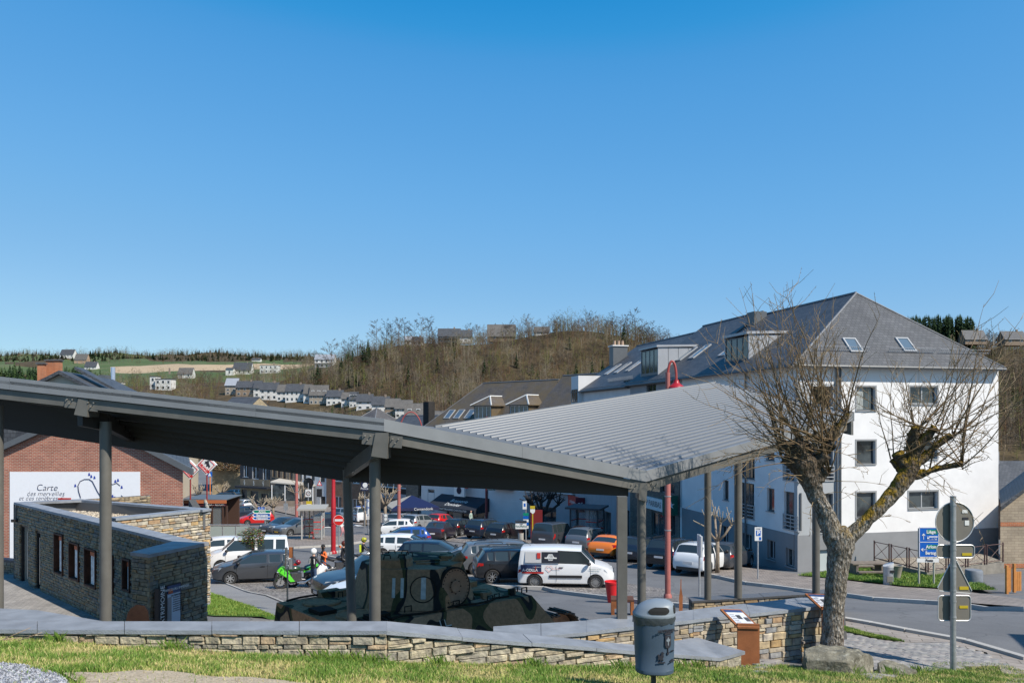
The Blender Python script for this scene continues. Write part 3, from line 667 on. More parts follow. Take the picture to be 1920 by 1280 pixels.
# crest trees standing against the sky
CT=[(748,640,46),(760,640,44),(775,640,42),(790,640,50),(806,640,48),(705,650,50),(725,650,50),(735,645,40),(882,630,24),(896,630,22),(925,628,22),(955,625,25),(987,628,40),(1045,628,32),(1058,628,26),(1078,628,32),(1100,625,45),(1112,625,42),(1122,626,36),(1137,628,34),(1150,628,44),(1163,628,38),(1178,628,40),(1192,628,50),(1206,632,30),(1222,635,34),(1238,637,26),(1250,640,20),(1278,646,14),(670,655,26),(655,660,24),(620,665,26),(1308,650,16)]
cnt_={};ORD='first second third fourth fifth sixth seventh eighth ninth tenth eleventh twelfth thirteenth fourteenth fifteenth sixteenth'.split();CT.sort()
for i,(px,py,hp)in enumerate(CT):
 D=418+6*math.sin(i*3.1);x=(px-960)/1500*D;z=HZ(x,D)
 top=(787-(py-hp+2))/1500*D
 wi=0 if px<700 else 1 if px<850 else 2 if px<940 else 3 if px<1030 else 4 if px<1090 else 5
 where=['left of the white cottage','between white cottage and dark chalet','between chalet and farmhouse','beside the crest farmhouse','just right of the small grey crest house','in the clump above the slate roofs'][wi]
 cnt_[wi]=cnt_.get(wi,0)+1;look='tallest 'if(px,py,hp)==(1192,628,50)else'broad crowned 'if px==987 else''
 s_=max(.3,(top-z)/11)
 o=treething('bare_tree',None,'tree',bare_tree(500+i,11,.3 if hp>30 else .4,14,6,5,.2,low=.35),[M_tw[4 if i%3 else 0]]*2,(x,D,z-.3),i,s_,'bare trees along the crest of the hill',('crown','trunk'))
 o['label']=f'{look}leafless crest tree, {ORD[cnt_[wi] - 1]} from the left {where}'
 # ---------------------------------------------------------------- stone masonry
WARM=[(.52,.42,.27),(.42,.37,.29),(.36,.355,.335),(.56,.48,.36),(.46,.40,.31),(.30,.31,.32),(.55,.38,.19),(.40,.36,.28),(.50,.46,.38),(.33,.29,.25),(.58,.52,.42),(.44,.30,.18)]
MUTED=[(.35,.275,.18),(.31,.255,.175),(.26,.235,.19),(.38,.30,.195),(.33,.265,.18),(.25,.23,.20),(.36,.25,.14),(.30,.245,.17),(.33,.29,.22),(.27,.225,.17)]
OLD=[(.46,.41,.29),(.54,.48,.35),(.42,.39,.31),(.58,.52,.39),(.48,.42,.31),(.50,.38,.25),(.38,.35,.28)]
M_stone=stone_mat('fieldstone',WARM);M_stone2=stone_mat('schist',MUTED);M_stone3=stone_mat('rough_fieldstone',OLD,bump=1,bscale=18,dark=.6)
M_core=mat('wall_core',(.10,.09,.075),.95,var=.3,scale=8)
M_core2=mat('wall_core_dark',(.085,.078,.068),.95,var=.3,scale=8)
M_blue=mat('bluestone',(.235,.25,.275),.5,var=.22,scale=3,bump=.15,bscale=40,spec=.5)
M_blue2=mat('bluestone_edge',(.26,.285,.315),.6,var=.15,scale=5,bump=.4,bscale=60)
def stone_variants(m,rough=.12,k=8):
 out=[];rr=random.Random(3)
 for _ in range(k):
  bm=bmesh.new();bmesh.ops.create_cube(bm,size=1)
  fr=[f for f in bm.faces if f.normal.y<-.9]
  bmesh.ops.inset_region(bm,faces=fr,thickness=.09,depth=0)
  f=[f for f in bm.faces if f.normal.y<-.9 and all(abs(v.co.x)<.45 for v in f.verts)][0]
  for v in bm.verts:
   if v.co.y<-.4 and abs(v.co.x)>.45:v.co.y+=.16;v.co.x*=rr.uniform(.93,1.0);v.co.z*=rr.uniform(.9,1.0)
   elif v.co.y<-.4:v.co+=Vector((rr.uniform(-.04,.04),rr.uniform(-.16,.05),rr.uniform(-.05,.05)))
  bmesh.ops.triangulate(bm,faces=[q for q in bm.faces if len(q.verts)>3 and q.normal.y<-.3])
  me=bpy.data.meshes.new('stone');bm.to_mesh(me);bm.free();me.materials.append(m);out.append(me)
 return out
SV={id(M_stone):stone_variants(M_stone),id(M_stone2):stone_variants(M_stone2),id(M_stone3):stone_variants(M_stone3,.3)}
def masonry(root,a,b,zb,zt,m,L=.26,Hc=.09,depth=.09,limit=300,seed=1,holes=(),gap=.006,proud=.014):
 """Lay stones on the wall face from a to b (plan points, the viewer on the right hand side of a->b reversed: face looks to -normal).
    zb, zt: functions of t (0..1). Returns number placed. Beyond the limit stones are joined."""
 rr=random.Random(seed);a=Vector(a[:2]);b=Vector(b[:2]);d=b-a;Lw=d.length;ang=math.atan2(d.y,d.x)
 z0=min(zb(0),zb(1),zb(.5));z1=max(zt(0),zt(1),zt(.5));sts=[];z=z0
 while z<z1-.02:
  h=Hc*rr.uniform(.6,1.45)
  if z+h>z1-.35*Hc:h=z1-z
  x=-rr.uniform(0,L)
  while x<Lw:
   l=L*rr.uniform(.5,1.6);x0,x1=max(0,x),min(Lw,x+l)
   if x1-x0>.03:
    t=(x0+x1)/2/Lw;lo,hi=max(z,zb(t)),min(z+h,zt(t))
    if hi-lo>.015:
     segs=[(x0,x1,lo,hi)]
     if rr.random()<.16 and hi-lo>Hc*.9:k_=rr.uniform(.35,.65);segs=[(x0,x1,lo,lerp(lo,hi,k_)),(x0,x1,lerp(lo,hi,k_),hi)]
     for s_ in segs:
      bad=False;q=[s_]
      for(hx0,hx1,hz0,hz1)in holes:
       nq=[]
       for(p0,p1,w0,w1)in q:
        if p1<=hx0 or p0>=hx1 or w1<=hz0 or w0>=hz1:nq.append((p0,p1,w0,w1));continue
        if p0<hx0-.03:nq.append((p0,hx0,w0,w1))
        if p1>hx1+.03:nq.append((hx1,p1,w0,w1))
        if w0<hz0-.02:nq.append((max(p0,hx0),min(p1,hx1),w0,hz0))
        if w1>hz1+.02:nq.append((max(p0,hx0),min(p1,hx1),hz1,w1))
       q=nq
      sts+=q
   x+=l
  z+=h
 rz=Matrix.Rotation(ang,4,'Z');mv=SV[id(m)];lst=[]
 for(x0,x1,w0,w1)in sts:
  c=a+d.normalized()*((x0+x1)/2);dd=depth*rr.uniform(.8,1.2);pr=rr.uniform(-.4,1)*proud
  M_=Matrix.Translation((c.x,c.y,(w0+w1)/2))@rz@Matrix.Translation((0,dd/2-pr,0))@Matrix.Diagonal((x1-x0-gap,dd,w1-w0-gap,1))@Matrix.Rotation(rr.choice([0,math.pi]),4,'Y')
  lst.append(((c.x**2+c.y**2)/((x1-x0)*(w1-w0))**.5,rr.randrange(len(mv)),M_))
 lst.sort(key=lambda q:q[0]);used=root.get('_n',0);room=max(0,limit-used);nn=0
 for _,k,M_ in lst[:room]:
  link('stone',mv[k],root,mtx=M_);nn+=1
 root['_n']=used+nn
 if lst[room:]:
  v,f,mi=merge([bm_tris(q)for q in mv],[(k,np.array(M_))for _,k,M_ in lst[room:]])
  tag(link('masonry',fastmesh('masonry',v,f,m),root),kind='stuff')
 return nn
def coping(root,front,back,th=.05,name='coping_slab',L=1.1,m=None,gap=.006):
 "slabs between a front and a back edge (3d polylines with the same number of points); front edge nearest to the viewer"
 m=m or[M_blue,M_blue2]
 for(f0,f1),(b0,b1)in zip(zip(front[:-1],front[1:]),zip(back[:-1],back[1:])):
  f0,f1,b0,b1=map(Vector,(f0,f1,b0,b1));n=max(1,round((f1-f0).length/L));e=gap/(f1-f0).length
  for k in range(n):
   t0,t1=k/n+(e if k else 0),(k+1)/n-e*.2
   o=random.Random(k).uniform(-.003,.003)
   mb=MB();T=[f0.lerp(f1,t0),f0.lerp(f1,t1),b0.lerp(b1,t1),b0.lerp(b1,t0)];T=[p+Vector((0,0,o))for p in T]
   mb.prism(T,th);mb.m[2]=1
   mb.build(name,m,root)
   # ---------------------------------------------------------------- the low wall along the lawn
LW=thing('low_wall','long low fieldstone wall with bluestone coping along the near lawn','wall',(0,0,0))
f0,f1,f2=P(-420,1178,10),P(725,1182,9.95),P(1350,1232.5,12)
b0,b1=P(-420,1163,10.42),P(725,1164,10.38)
b2=Vector((3.02,12.75,f2.z));b2=P(1267,1205,12.75);b2.z=f2.z+.0
coping(LW,[f0,f1],[b0,b1]);
nb=lambda p,q,w:None
d12=(f2-f1);fm=f1.lerp(f2,.78);bm_=fm+Vector((-d12.y,d12.x,0)).normalized()*.42
bb1=b1
coping(LW,[f1,fm],[bb1,bm_])
tip=P(1397,1220,12.35);bk=P(1308,1201.5,13.05)
for p_ in(tip,bk):p_.z=f2.z+.0
bk.z=f2.z+.02
MB().prism([fm+Vector((.006,.002,0)),f2,tip,bk,bm_+Vector((.006,.002,0))],.05).build('coping_slab',[M_blue],LW)
zt1=f0.z-.05;zt2=lambda t:lerp(f1.z,f2.z,t)-.05
ins_=.035
masonry(LW,(f0.x,10+ins_),(f1.x,f1.y+ins_),lambda t:GZo(lerp(f0.x,f1.x,t),10)-.06,lambda t:zt1,M_stone3,L=.26,Hc=.085,limit=300,seed=2,proud=.03)
fe=f1.lerp(f2,.985)
masonry(LW,(f1.x,f1.y+ins_+.01),(fe.x,fe.y+.03),lambda t:GZo(lerp(f1.x,f2.x,t),lerp(f1.y,f2.y,t))-.06,zt2,M_stone3,L=.3,Hc=.1,limit=300,seed=5,proud=.03)
masonry(LW,(fe.x,fe.y+.03),(tip.x-.06,tip.y-.02),lambda t:GZo(fe.x,fe.y)-.08,lambda t:f2.z-.05,M_stone3,L=.35,Hc=.18,limit=300,seed=6)
core=MB()
core.prism([(f0.x,10.1,zt1),(f1.x,f1.y+.1,zt1),(f1.x,10.36,zt1),(f0.x,10.36,zt1)],4)
core.prism([(f1.x,f1.y+.1,f1.z-.05),(fe.x-.02,fe.y+.1,f2.z-.05),(bm_.x+.3,bm_.y+.1,f2.z-.05),(f1.x,10.36,f1.z-.05)],3.2)
core.build('wall_core',M_core,LW)
# a second bluestone slab that lies behind the coping on the left
LS=thing('ledge_wall','short bluestone topped ledge behind the low wall beside the leftmost canopy post','wall',(0,0,0))
q0,q1,q2,q3=P(-80,1163.5,10.43),P(192,1163.5,10.43),P(70,1143,11.05),P(-80,1136,11.3)
MB().prism([q0,q1,q2,q3],.05).build('coping_slab',[M_blue],LS);MB().prism([q0-Vector((0,0,.05)),q1+Vector((-.2,.02,-.05)),q2-Vector((0,0,.05)),q3-Vector((0,0,.05))],3.2).build('wall_core',M_core,LS)
# ---------------------------------------------------------------- the retaining wall on the right
RW=thing('retaining_wall','cream and grey fieldstone retaining wall with wide bluestone coping behind the two rusty lecterns','wall',(0,0,0))
zR=-3.3
F_=[P(925,1196,12.0),P(1100,1184,12.47),P(1300,1161,13.24),P(1505,1140,14.05),P(1560,1136,14.25)];B_=[P(925,1174,12.8),P(1100,1163,13.2),P(1300,1143,13.95),P(1490,1121,14.85),P(1560,1117,15.05)]
for p in F_+B_:p.z=zR
coping(RW,F_,B_,th=.055,L=.95)
for(a,b),s_ in zip(zip(F_[:-1],F_[1:]),(1,2,3,4)):
 masonry(RW,(a.x,a.y+.04),(b.x,b.y+.04),lambda t:GZo(lerp(a.x,b.x,t),lerp(a.y,b.y,t))-.1,lambda t:zR-.055,M_stone,L=.24,Hc=.095,limit=300,seed=20+s_)
core=MB()
for a,b,c,d in zip(F_[:-1],F_[1:],B_[1:],B_[:-1]):core.prism([a+Vector((0,.1,-.055)),b+Vector((0,.1,-.055)),c+Vector((0,-.06,-.055)),d+Vector((0,-.06,-.055))],2.8)
core.build('wall_core',M_core,RW)
# low wall at the back of the platform
BW=thing('platform_wall','dark coped stone wall at the back of the canopy platform beside the street','wall',(0,0,0))
a,b=P(1298,1127,20.6),P(1560,1119.5,21.6);z0=-4.66;a.z=b.z=z0
coping(BW,[a,b],[a+Vector((0,.45,0)),b+Vector((0,.45,0))],th=.05,m=[mat('dark_coping',(.11,.115,.125),.5),mat('dark_coping_edge',(.07,.072,.078),.5)])
masonry(BW,(a.x,a.y+.04),(b.x,b.y+.04),lambda t:-6.1,lambda t:z0-.05,M_stone2,L=.25,Hc=.1,limit=300,seed=31)
MB().prism([a+Vector((0,.1,-.05)),b+Vector((0,.1,-.05)),b+Vector((0,.42,-.05)),a+Vector((0,.42,-.05))],1.6).build('wall_core',M_core2,BW)
b3,b4=P(1560,1119.5,21.6),B_[-1]
ce=MB().prism([(b3.x,b3.y,z0),(b3.x+.3,b3.y,z0),(b4.x+.3,b4.y,-4.3),(b4.x,b4.y,-4.3)],1.8).build('wall_core',M_core2,BW)
# ---------------------------------------------------------------- the canopy
M_an=mat('anthracite_steel',(.125,.12,.108),.42,spec=.5,var=.14,scale=3.5)
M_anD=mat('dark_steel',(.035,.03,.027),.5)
M_roof=mat('zinc_roof',(.13,.142,.155),.55,metal=.05,var=.07,scale=1.2)
M_fas=mat('zinc_fascia',(.235,.243,.252),.38,metal=.15,var=.1,scale=2.2)
M_seam=mat('zinc_seam',(.185,.195,.208),.4,metal=.15)
CN=thing('canopy','large folded grey metal canopy on slender round posts sheltering the tank','canopy',(0,0,0))
k_=.853
Lp,Ap,Bp=P(-420,660,13.9),P(720,785,13.0),P(1212,882,14.5)
Wp,Ep,Cp=P(815,800,20*k_),P(1340,717,24*k_),P(1602,772,20.95*k_)
V1,V0=P(655,868,15.4),P(-420,706,16.6)
W0=P(-420,690,23.5)
up=Vector((0,0,1))
def sheet(name,quad,th,m,sub=None):
 a,b,c,d=quad;return MB().prism([a,b,c,d],th).build(name,m,CN)
dz=Vector((0,0,-.06));Bi=Bp+Vector((-.06,.12,-.05))
sheet('roof_sheet',[Lp+dz,Ap+dz,V1,V0],.05,M_roof);
MB().prism([Ap+dz,Bp+Vector((-.03,.06,-.05)),V1],.05).build('roof_sheet',M_roof,CN)
MB().prism([V1+Vector((0,0,.002)),Bp+Vector((-.03,.06,-.048)),Wp],.05).build('roof_sheet',M_roof,CN)
MB().prism([V0+Vector((0,0,.002)),V1+Vector((0,0,.002)),Wp,W0],.05).build('roof_sheet',M_roof,CN)
MB().prism([Bp+Vector((-.03,.06,-.045)),Cp+Vector((-.03,.06,-.045)),Ep,Wp],.05).build('roof_sheet',M_roof,CN)
# standing seams, one by one, from the Wp-Bp side up to the Ep-Cp side
nS=26;nrm=(Cp-Bp).cross(Wp-Bp).normalized()
if nrm.z<0:nrm=-nrm
for i in range(nS+1):
 t=(i+.3)/(nS+.6);a=(Bp+Vector((-.03,.06,-.045))).lerp(Wp,t);b=(Cp+Vector((-.03,.06,-.045))).lerp(Ep,t);d=(b-a).normalized();s_=d.cross(nrm).normalized()*.03
 mb=MB();h=nrm*.024;e0,e1=a+d*.12,b-d*.03
 mb.add([e0-s_,e0+s_,e0+s_*.5+h,e0-s_*.5+h,e1-s_,e1+s_,e1+s_*.5+h,e1-s_*.5+h],[(0,1,2,3),(7,6,5,4),(1,5,6,2),(0,3,7,4),(3,2,6,7)])
 mb.build('seam',M_seam,CN)
def fascia(a,b,h=.2,th=.05,off=0,name='fascia',m=M_fas,inward=(0,1,0),L=2.4):
 "vertical board from a to b hanging down by h, thickness away from the viewer"
 a,b=Vector(a),Vector(b);d=(b-a);n_=Vector((-d.y,d.x,0)).normalized()
 n=max(1,round(d.length/L))if L else 1
 for k in range(n):
  p,q=a.lerp(b,k/n+(.0016/d.length if k else 0)),a.lerp(b,(k+1)/n-.0016/d.length)
  MB().prism([p+n_*off,q+n_*off,q+n_*(off+th),p+n_*(off+th)],h).build(name,m,CN)
fascia(Lp,Ap);fascia(Ap,Bp);fascia(Bp,Cp);fascia(Cp,Ep,L=3,h=.2)
fascia(Ep+up*.03,Wp+up*.03,h=.1,L=1.6)
dn=Vector((0,0,-.215))
for a,b in((Lp,Ap),(Ap,Bp),(Bp,Cp)):fascia(a+dn,b+dn,h=.165,th=.12,off=.05,name='edge_beam',m=M_an,L=0)
# end girder below the far corner
fascia(Cp+dn,Ep+dn,h=.3,th=.12,off=.05,name='edge_beam',m=M_an,L=0)
# valley beams
def beam(a,b,w,h,name='beam',m=None):
 m=m or M_anD
 a,b=Vector(a),Vector(b);d=(b-a);n_=Vector((-d.y,d.x,0)).normalized()*w/2
 MB().prism([a-n_,b-n_,b+n_,a+n_],h).build(name,m,CN)
vb=Vector((0,0,-.05));Bv=P(1178,899,14.75)
beam(V0+vb,V1+vb,.14,.3,'valley_beam');beam(V1+vb,Bv,.14,.3,'valley_beam')
for i in range(1,7):
 t=i/7;beam(Lp.lerp(V0,t)+dz*1.5,Ap.lerp(V1,t)+dz*1.5,.05,.12,'purlin');
 if t<.95:beam(Ap.lerp(V1,t)+dz*1.5,Bp.lerp(Bp.lerp(V1,.03),t)+dz*1.5+Vector((-.4,0,.02)),.05,.12,'purlin')
for i in range(1,6):
 t=i/6;beam(V0.lerp(W0,t)+vb,V1.lerp(Wp,t)+vb,.05,.14,'purlin');beam(V1.lerp(Wp,t)+vb,Bp.lerp(Wp,t)+vb*1.2+Vector((0,.1,-.04)),.05,.14,'purlin');beam(Bp.lerp(Wp,t)+vb*2,Cp.lerp(Ep,t)+vb*2,.05,.14,'purlin')
 # brackets and rafters
A2=Ap+Vector((-.12,.05,-.2));
def bracket(p,w=.2,h=.45,tilt=.1):
 p=Vector(p);MB().add([p+Vector(v)for v in((-w/2,0,0),(w/2,0,0),(w/2-.02,.0,-h),(-w/2-.02-tilt*.5,.0,-h+.04),(-w/2,.4,0),(w/2,.4,0),(w/2-.02,.4,-h),(-w/2-.02-tilt*.5,.4,-h+.04))],[(0,1,2,3),(7,6,5,4),(0,4,5,1),(1,5,6,2),(2,6,7,3),(3,7,4,0)]).build('bracket',M_an,CN)
bracket(P(716,811,13.0),.21,.42);bracket(P(156,748,13.45),.17,.30);bracket(P(1207,905,14.5),.14,.34,0)
for(px,py,D,sx)in((690,813,13.0,-1),(742,819,13.03,1),(131,745,13.46,-1),(171,751,13.44,1),(1190,905,14.44,-1),(1228,903,14.6,1)):
 c=P(px,py,D);MB().box(c+Vector((0,-.012+.05,-.08)),(.2,.02,.19),rot=Matrix.Rotation(.1*1,3,'Y')).build('splice_plate',M_an,CN)
 for(bx,bz)in((-.05,-.03),(.04,-.035),(-.01,-.1)):
  MB().tube([c+Vector((bx,.03,bz)),c+Vector((bx,-.01,bz))],.011,6).build('bolt',mat('bolt_zinc',(.45,.4,.33),.4,metal=.6),CN)
beam(P(703,832,13.15),P(651,872,15.3),.12,.24,'rafter',M_an);beam(P(150,765,13.6),P(198,776,14.1),.12,.3,'rafter',M_anD);beam(P(198,776,14.1),P(250,806,16.0),.12,.26,'rafter',M_anD)
def post(pt,pb,r,sq=False,base=None):
 if sq:
  MB().box2(Vector(pb)-Vector((r,r,0)),Vector(pt)+Vector((r,r,0))).build('post',M_an,CN)
 else:MB().tube([pb,pt],r,24).build('post',M_an,CN,smooth=True)
def vpost(px,pyt,D,r,zb,sq=False,pxb=None):
 t=P(px,pyt,D);b=Vector((t.x,t.y,zb))if pxb is None else Vector(((pxb-960)/1500*D,D,zb));post(t,b,r,sq)
vpost(703,850,13.55,.096,-6);vpost(198,790,13.9,.096,-6);vpost(-5,760,14.0,.096,-6)
vpost(650,880,15.4,.088,-6,pxb=667);vpost(1166,930,13.35,.08,zR,sq=True);vpost(1203,928,14.62,.078,-6)
vpost(1327,876,20.8,.09,z0);vpost(1384,855,21.0,.1,z0);vpost(1530,815,21.5,.1,z0)
# ---------------------------------------------------------------- stone pavilion with flat gravel roof
PV=thing('stone_pavilion','low schist stone pavilion with flat gravel roof and narrow rust framed windows','pavilion',(0,0,0))
zP=-3.1;M_rust=mat('corten',(.26,.10,.045),.75,var=.35,scale=3,bump=.2)
M_rustd=mat('corten_dark',(.10,.04,.022),.8,var=.35,scale=3)
M_glass=mat('window_glass',(.02,.025,.03),.06,spec=.9)
M_black=mat('black_frame',(.02,.02,.022),.4)
def zp(px,py,z=zP):
 D=z*1500/(787-py);return Vector(((px-960)/1500*D,D,z))
p1,p2=zp(28,941),zp(330,1014.5);kk,rr_=zp(150,935),zp(394,953);m0=zp(216,971)
# wall faces: side wall p1->p2, far end, facing wall m0->r
d=(p2-p1);dn_=d.normalized();nin=Vector((-dn_.y,dn_.x,0))
Ls=d.length
def sx(px,zz=0):
 u=(px-960)/1500;return(u*p1.y-p1.x)/(dn_.x-u*dn_.y)
zF=-6.0
holes=[]
wins=[(103,119,1000,1076),(131,149,1017,1087),(160,181,1028,1100),(209,214,1040,1112),(231,245,1047,1108)]
def zat(px,py):
 s=sx(px);y=p1.y+dn_.y*s;return(787-py)/1500*y
doors=[(37,53,985,1083),(66,76,996,1097)]
for(a,b,c,e)in wins:holes.append((sx(a),sx(b),zat((a+b)/2,e),zat((a+b)/2,c)))
for(a,b,c,e)in doors:holes.append((sx(a),sx(b),zF,zat((a+b)/2,c)))
masonry(PV,p1,p2+dn_*.0,lambda t:zF,lambda t:zP-.08,M_stone2,L=.27,Hc=.092,limit=190,seed=41,holes=holes,proud=.016)
# mural-side end and the wall that faces the car park
masonry(PV,p1+nin*5,p1,lambda t:-7,lambda t:zP-.08,M_stone2,L=.27,Hc=.092,limit=200,seed=43)
masonry(PV,m0,rr_,lambda t:-7.2,lambda t:zP-.08,M_stone,L=.27,Hc=.095,limit=300,seed=44,proud=.016)
masonry(PV,rr_,rr_+Vector((-1.75,4.2,0)),lambda t:-7.2,lambda t:zP-.08,M_stone,L=.27,Hc=.095,limit=300,seed=45)
# cores with openings
def panelled(mb,o,dx,nn,L,z0,z1,holes,th,mi=0):
 "wall slab with rectangular holes: o origin, dx direction along, nn direction inward; holes (x0,x1,z0,z1)"
 X=sorted({0,L}|{min(L,max(0,v))for h in holes for v in h[:2]});Z=sorted({z0,z1}|{min(z1,max(z0,v))for h in holes for v in h[2:]})
 for xa,xb in zip(X[:-1],X[1:]):
  run=None
  for za,zb_ in list(zip(Z[:-1],Z[1:]))+[(None,None)]:
   solid=za is not None and not any(h[0]<=(xa+xb)/2<=h[1]and h[2]<=(za+zb_)/2<=h[3]for h in holes)
   if solid:run=(za,zb_)if run is None else(run[0],zb_)
   elif run:
    a=o+dx*xa;b=o+dx*xb;mb.prism([(a.x,a.y,run[1]),(b.x,b.y,run[1]),(b.x+nn.x*th,b.y+nn.y*th,run[1]),(a.x+nn.x*th,a.y+nn.y*th,run[1])],run[1]-run[0],mi);run=None
mb=MB();panelled(mb,p1+nin*.06,dn_,nin,Ls,zF,zP-.08,holes,.3);mb.build('wall_core',M_core2,PV)
for a,b in((p1+dn_*.06,p1+nin*5+dn_*.06),(m0+Vector((-.02,.1,0)),rr_+Vector((-.1,.1,0))),(rr_+Vector((-.3,.1,0)),rr_+Vector((-2.1,4,0)))):
 v=b-a;q=Vector((-v.y,v.x,0)).normalized()*(.25 if a is not p1 else .25)
 MB().prism([(a.x,a.y,zP-.08),(b.x,b.y,zP-.08),(b.x+q.x,b.y+q.y,zP-.08),(a.x+q.x,a.y+q.y,zP-.08)],4).build('wall_core',M_core2,PV)
rz_=math.atan2(dn_.y,dn_.x)
def onwall(x,z,y=0):v=p1+dn_*x+nin*y;return Vector((v.x,v.y,z))
Rw=Matrix.Rotation(rz_,3,'Z')
M_poster=mat('exhibition_poster',(.85,.80,.74),.5,var=.35,scale=7)
for(h0,h1,w0,w1)in holes[:5]:
 fr=MB();t=.05
 for c,s_ in(((h0+t/2,(w0+w1)/2),(t,w1-w0)),((h1-t/2,(w0+w1)/2),(t,w1-w0)),(((h0+h1)/2,w0+t/2),(h1-h0,t)),(((h0+h1)/2,w1-t/2),(h1-h0,t))):
  fr.box(onwall(c[0],c[1],.08),(s_[0],.26,s_[1]),rot=Rw)
 f=fr.build('window',M_rustd,PV)
 MB().box(onwall((h0+h1)/2,(w0+w1)/2,.19),(h1-h0-.1,.02,w1-w0-.1),rot=Rw).build('pane',M_glass,f)
 MB().box(onwall((h0+h1)/2+.1*(h1-h0),(w0+w1)/2-.05,.05),((h1-h0)*.45,.01,(w1-w0)*.78),rot=Rw).build('poster',M_poster,f)
 MB().box(onwall((h0+h1)/2+.06*(h1-h0),w1-.17,.045),((h1-h0)*.5,.01,.12),rot=Rw).build('orange_strip',mat('orange_sticker',(.6,.12,.03),.5),f)  # plain orange strip across the top of each poster
for(h0,h1,w0,w1),nm in zip(holes[5:],('glass_door','doorway')):
 fr=MB();t=.07
 for c,s_ in(((h0+t/2,(w0+w1)/2),(t,w1-w0)),((h1-t/2,(w0+w1)/2),(t,w1-w0)),(((h0+h1)/2,w1-t/2),(h1-h0,t))):fr.box(onwall(c[0],c[1],.1),(s_[0],.1,s_[1]),rot=Rw)
 f=fr.build(nm,M_black,PV);MB().box(onwall((h0+h1)/2,(w0+w1)/2,.15),(h1-h0-.1,.02,w1-w0),rot=Rw).build('pane',mat('door_glass',(.30,.28,.23),.05,spec=.9),f)  # pale pane colour stands in for bright reflections in the door glass
 MB().box(onwall(h1-.2,(w0+w1)/2,.05),(.05,.04,(w1-w0)*.8),rot=Rw).build('handle',mat('brushed_steel',(.6,.6,.58),.3,metal=.8),f)
 # wall lamp on the side wall
MB().box(onwall(.4,-3.75,-.12),(.14,.2,.1),rot=Rw).build('wall_lamp',M_black,PV)
# coping slabs on the pavilion walls and the gravel inside
def cop(a,b,w,m=None,th=.08,over=.04,L=1.0):
 v=(b-a).normalized();n_=Vector((-v.y,v.x,0));coping(PV,[a-n_*over,b-n_*over],[a+n_*w,b+n_*w],th=th,L=L)
e_=Vector((0,0,.002))
cop(p1,p2,.42);cop(m0,rr_,.42);
coping(PV,[p1+e_,kk+e_],[p1+dn_*.5+nin*.35+e_,kk+Vector((.3,-.45,0))+e_],th=.08);coping(PV,[kk+e_,rr_+Vector((.05,0,0))+e_],[kk+Vector((.3,-.45,0))+e_,rr_+Vector((-.1,-.42,0))+e_],th=.08)
M_par=mat('parapet_metal',(.12,.12,.12),.5)
gz=-.42
for a,b in((p1,kk),(kk,rr_)):
 v=(b-a).normalized();n_=Vector((-v.y,v.x,0))*(-1)
 c,d2=a-v*0+n_*.3,b+n_*.3
 MB().prism([(c.x,c.y,zP-.08),(d2.x,d2.y,zP-.08),(d2.x-n_.x*.1,d2.y-n_.y*.1,zP-.08),(c.x-n_.x*.1,c.y-n_.y*.1,zP-.08)],.6).build('parapet',M_par,PV)
M_rg=posmat('roof_gravel',cobbly((.55,.48,.38),(.28,.24,.19),(.1,.08,.06),16))
MB().prism([p1+Vector((.2,-.1,gz)),m0+Vector((.1,.1,gz)),rr_+Vector((-.1,-.1,gz)),kk+Vector((0,-.1,gz))],.1).build('gravel_roof',M_rg,PV)
mb=MB();rg=random.Random(9);Q=[p1+Vector((.6,-.1,0)),m0,rr_+Vector((-.3,-.2,0)),kk+Vector((.1,-.4,0))]
while len(mb.f)<4200*8:
 x,y=rg.uniform(p1.x,rr_.x),rg.uniform(m0.y,kk.y)
 if not inpoly(x,y,Q):continue
 s_=rg.uniform(.02,.045);mb.add([(x+s_,y,zP+gz+.01),(x,y+s_,zP+gz+.01),(x-s_,y,zP+gz+.01),(x,y-s_,zP+gz+.01),(x,y,zP+gz+s_),(x,y,zP+gz-.01)],[(0,1,4),(1,2,4),(2,3,4),(3,0,4),(1,0,5),(2,1,5),(3,2,5),(0,3,5)])
tag(mb.build('roof_pebbles',stone_mat('pebble',[(.55,.47,.36),(.42,.36,.28),(.62,.55,.44),(.33,.28,.22)],bump=.2),PV),kind='stuff')
# wedge shaped end block, its own coping one step higher in tone
EB=thing('stone_end_block','square capped stone block at the near end of the pavilion, behind the heritage panel','wall',(0,0,0))
e0,e1,e2=zp(247,1034),zp(281,1038),zp(389,1016);e3=e2+Vector((-.9,.35,0));
def shr(p,c,s_):return c+(p-c)*s_
cc=(e0+e1+e2+e3)/4
MB().prism([shr(p,cc,1.04)for p in(e0,e1,e2,e3)],.08).build('cap',[M_blue],EB)
for a,b,s_ in((e0,e1,1),(e1,e2,2),(e3,e0,3),(e2,e3,4)):masonry(EB,a,b,lambda t:zF-.5,lambda t:zP-.08,M_stone2,L=.26,Hc=.09,limit=280,seed=60+s_)
MB().prism([shr(p,cc,.9)-Vector((0,0,.08))for p in(e0,e1,e2,e3)],3.4).build('wall_core',M_core2,EB)
# heritage panel on the block
v=(e2-e1).normalized();rzp=math.atan2(v.y,v.x);c=e1+v*.1
HPn=thing('heritage_panel','dark framed blue and white heritage panel lettered PATRIMOINE against the end block','sign',(e1.x+.06,e1.y+.0,0),rzp)
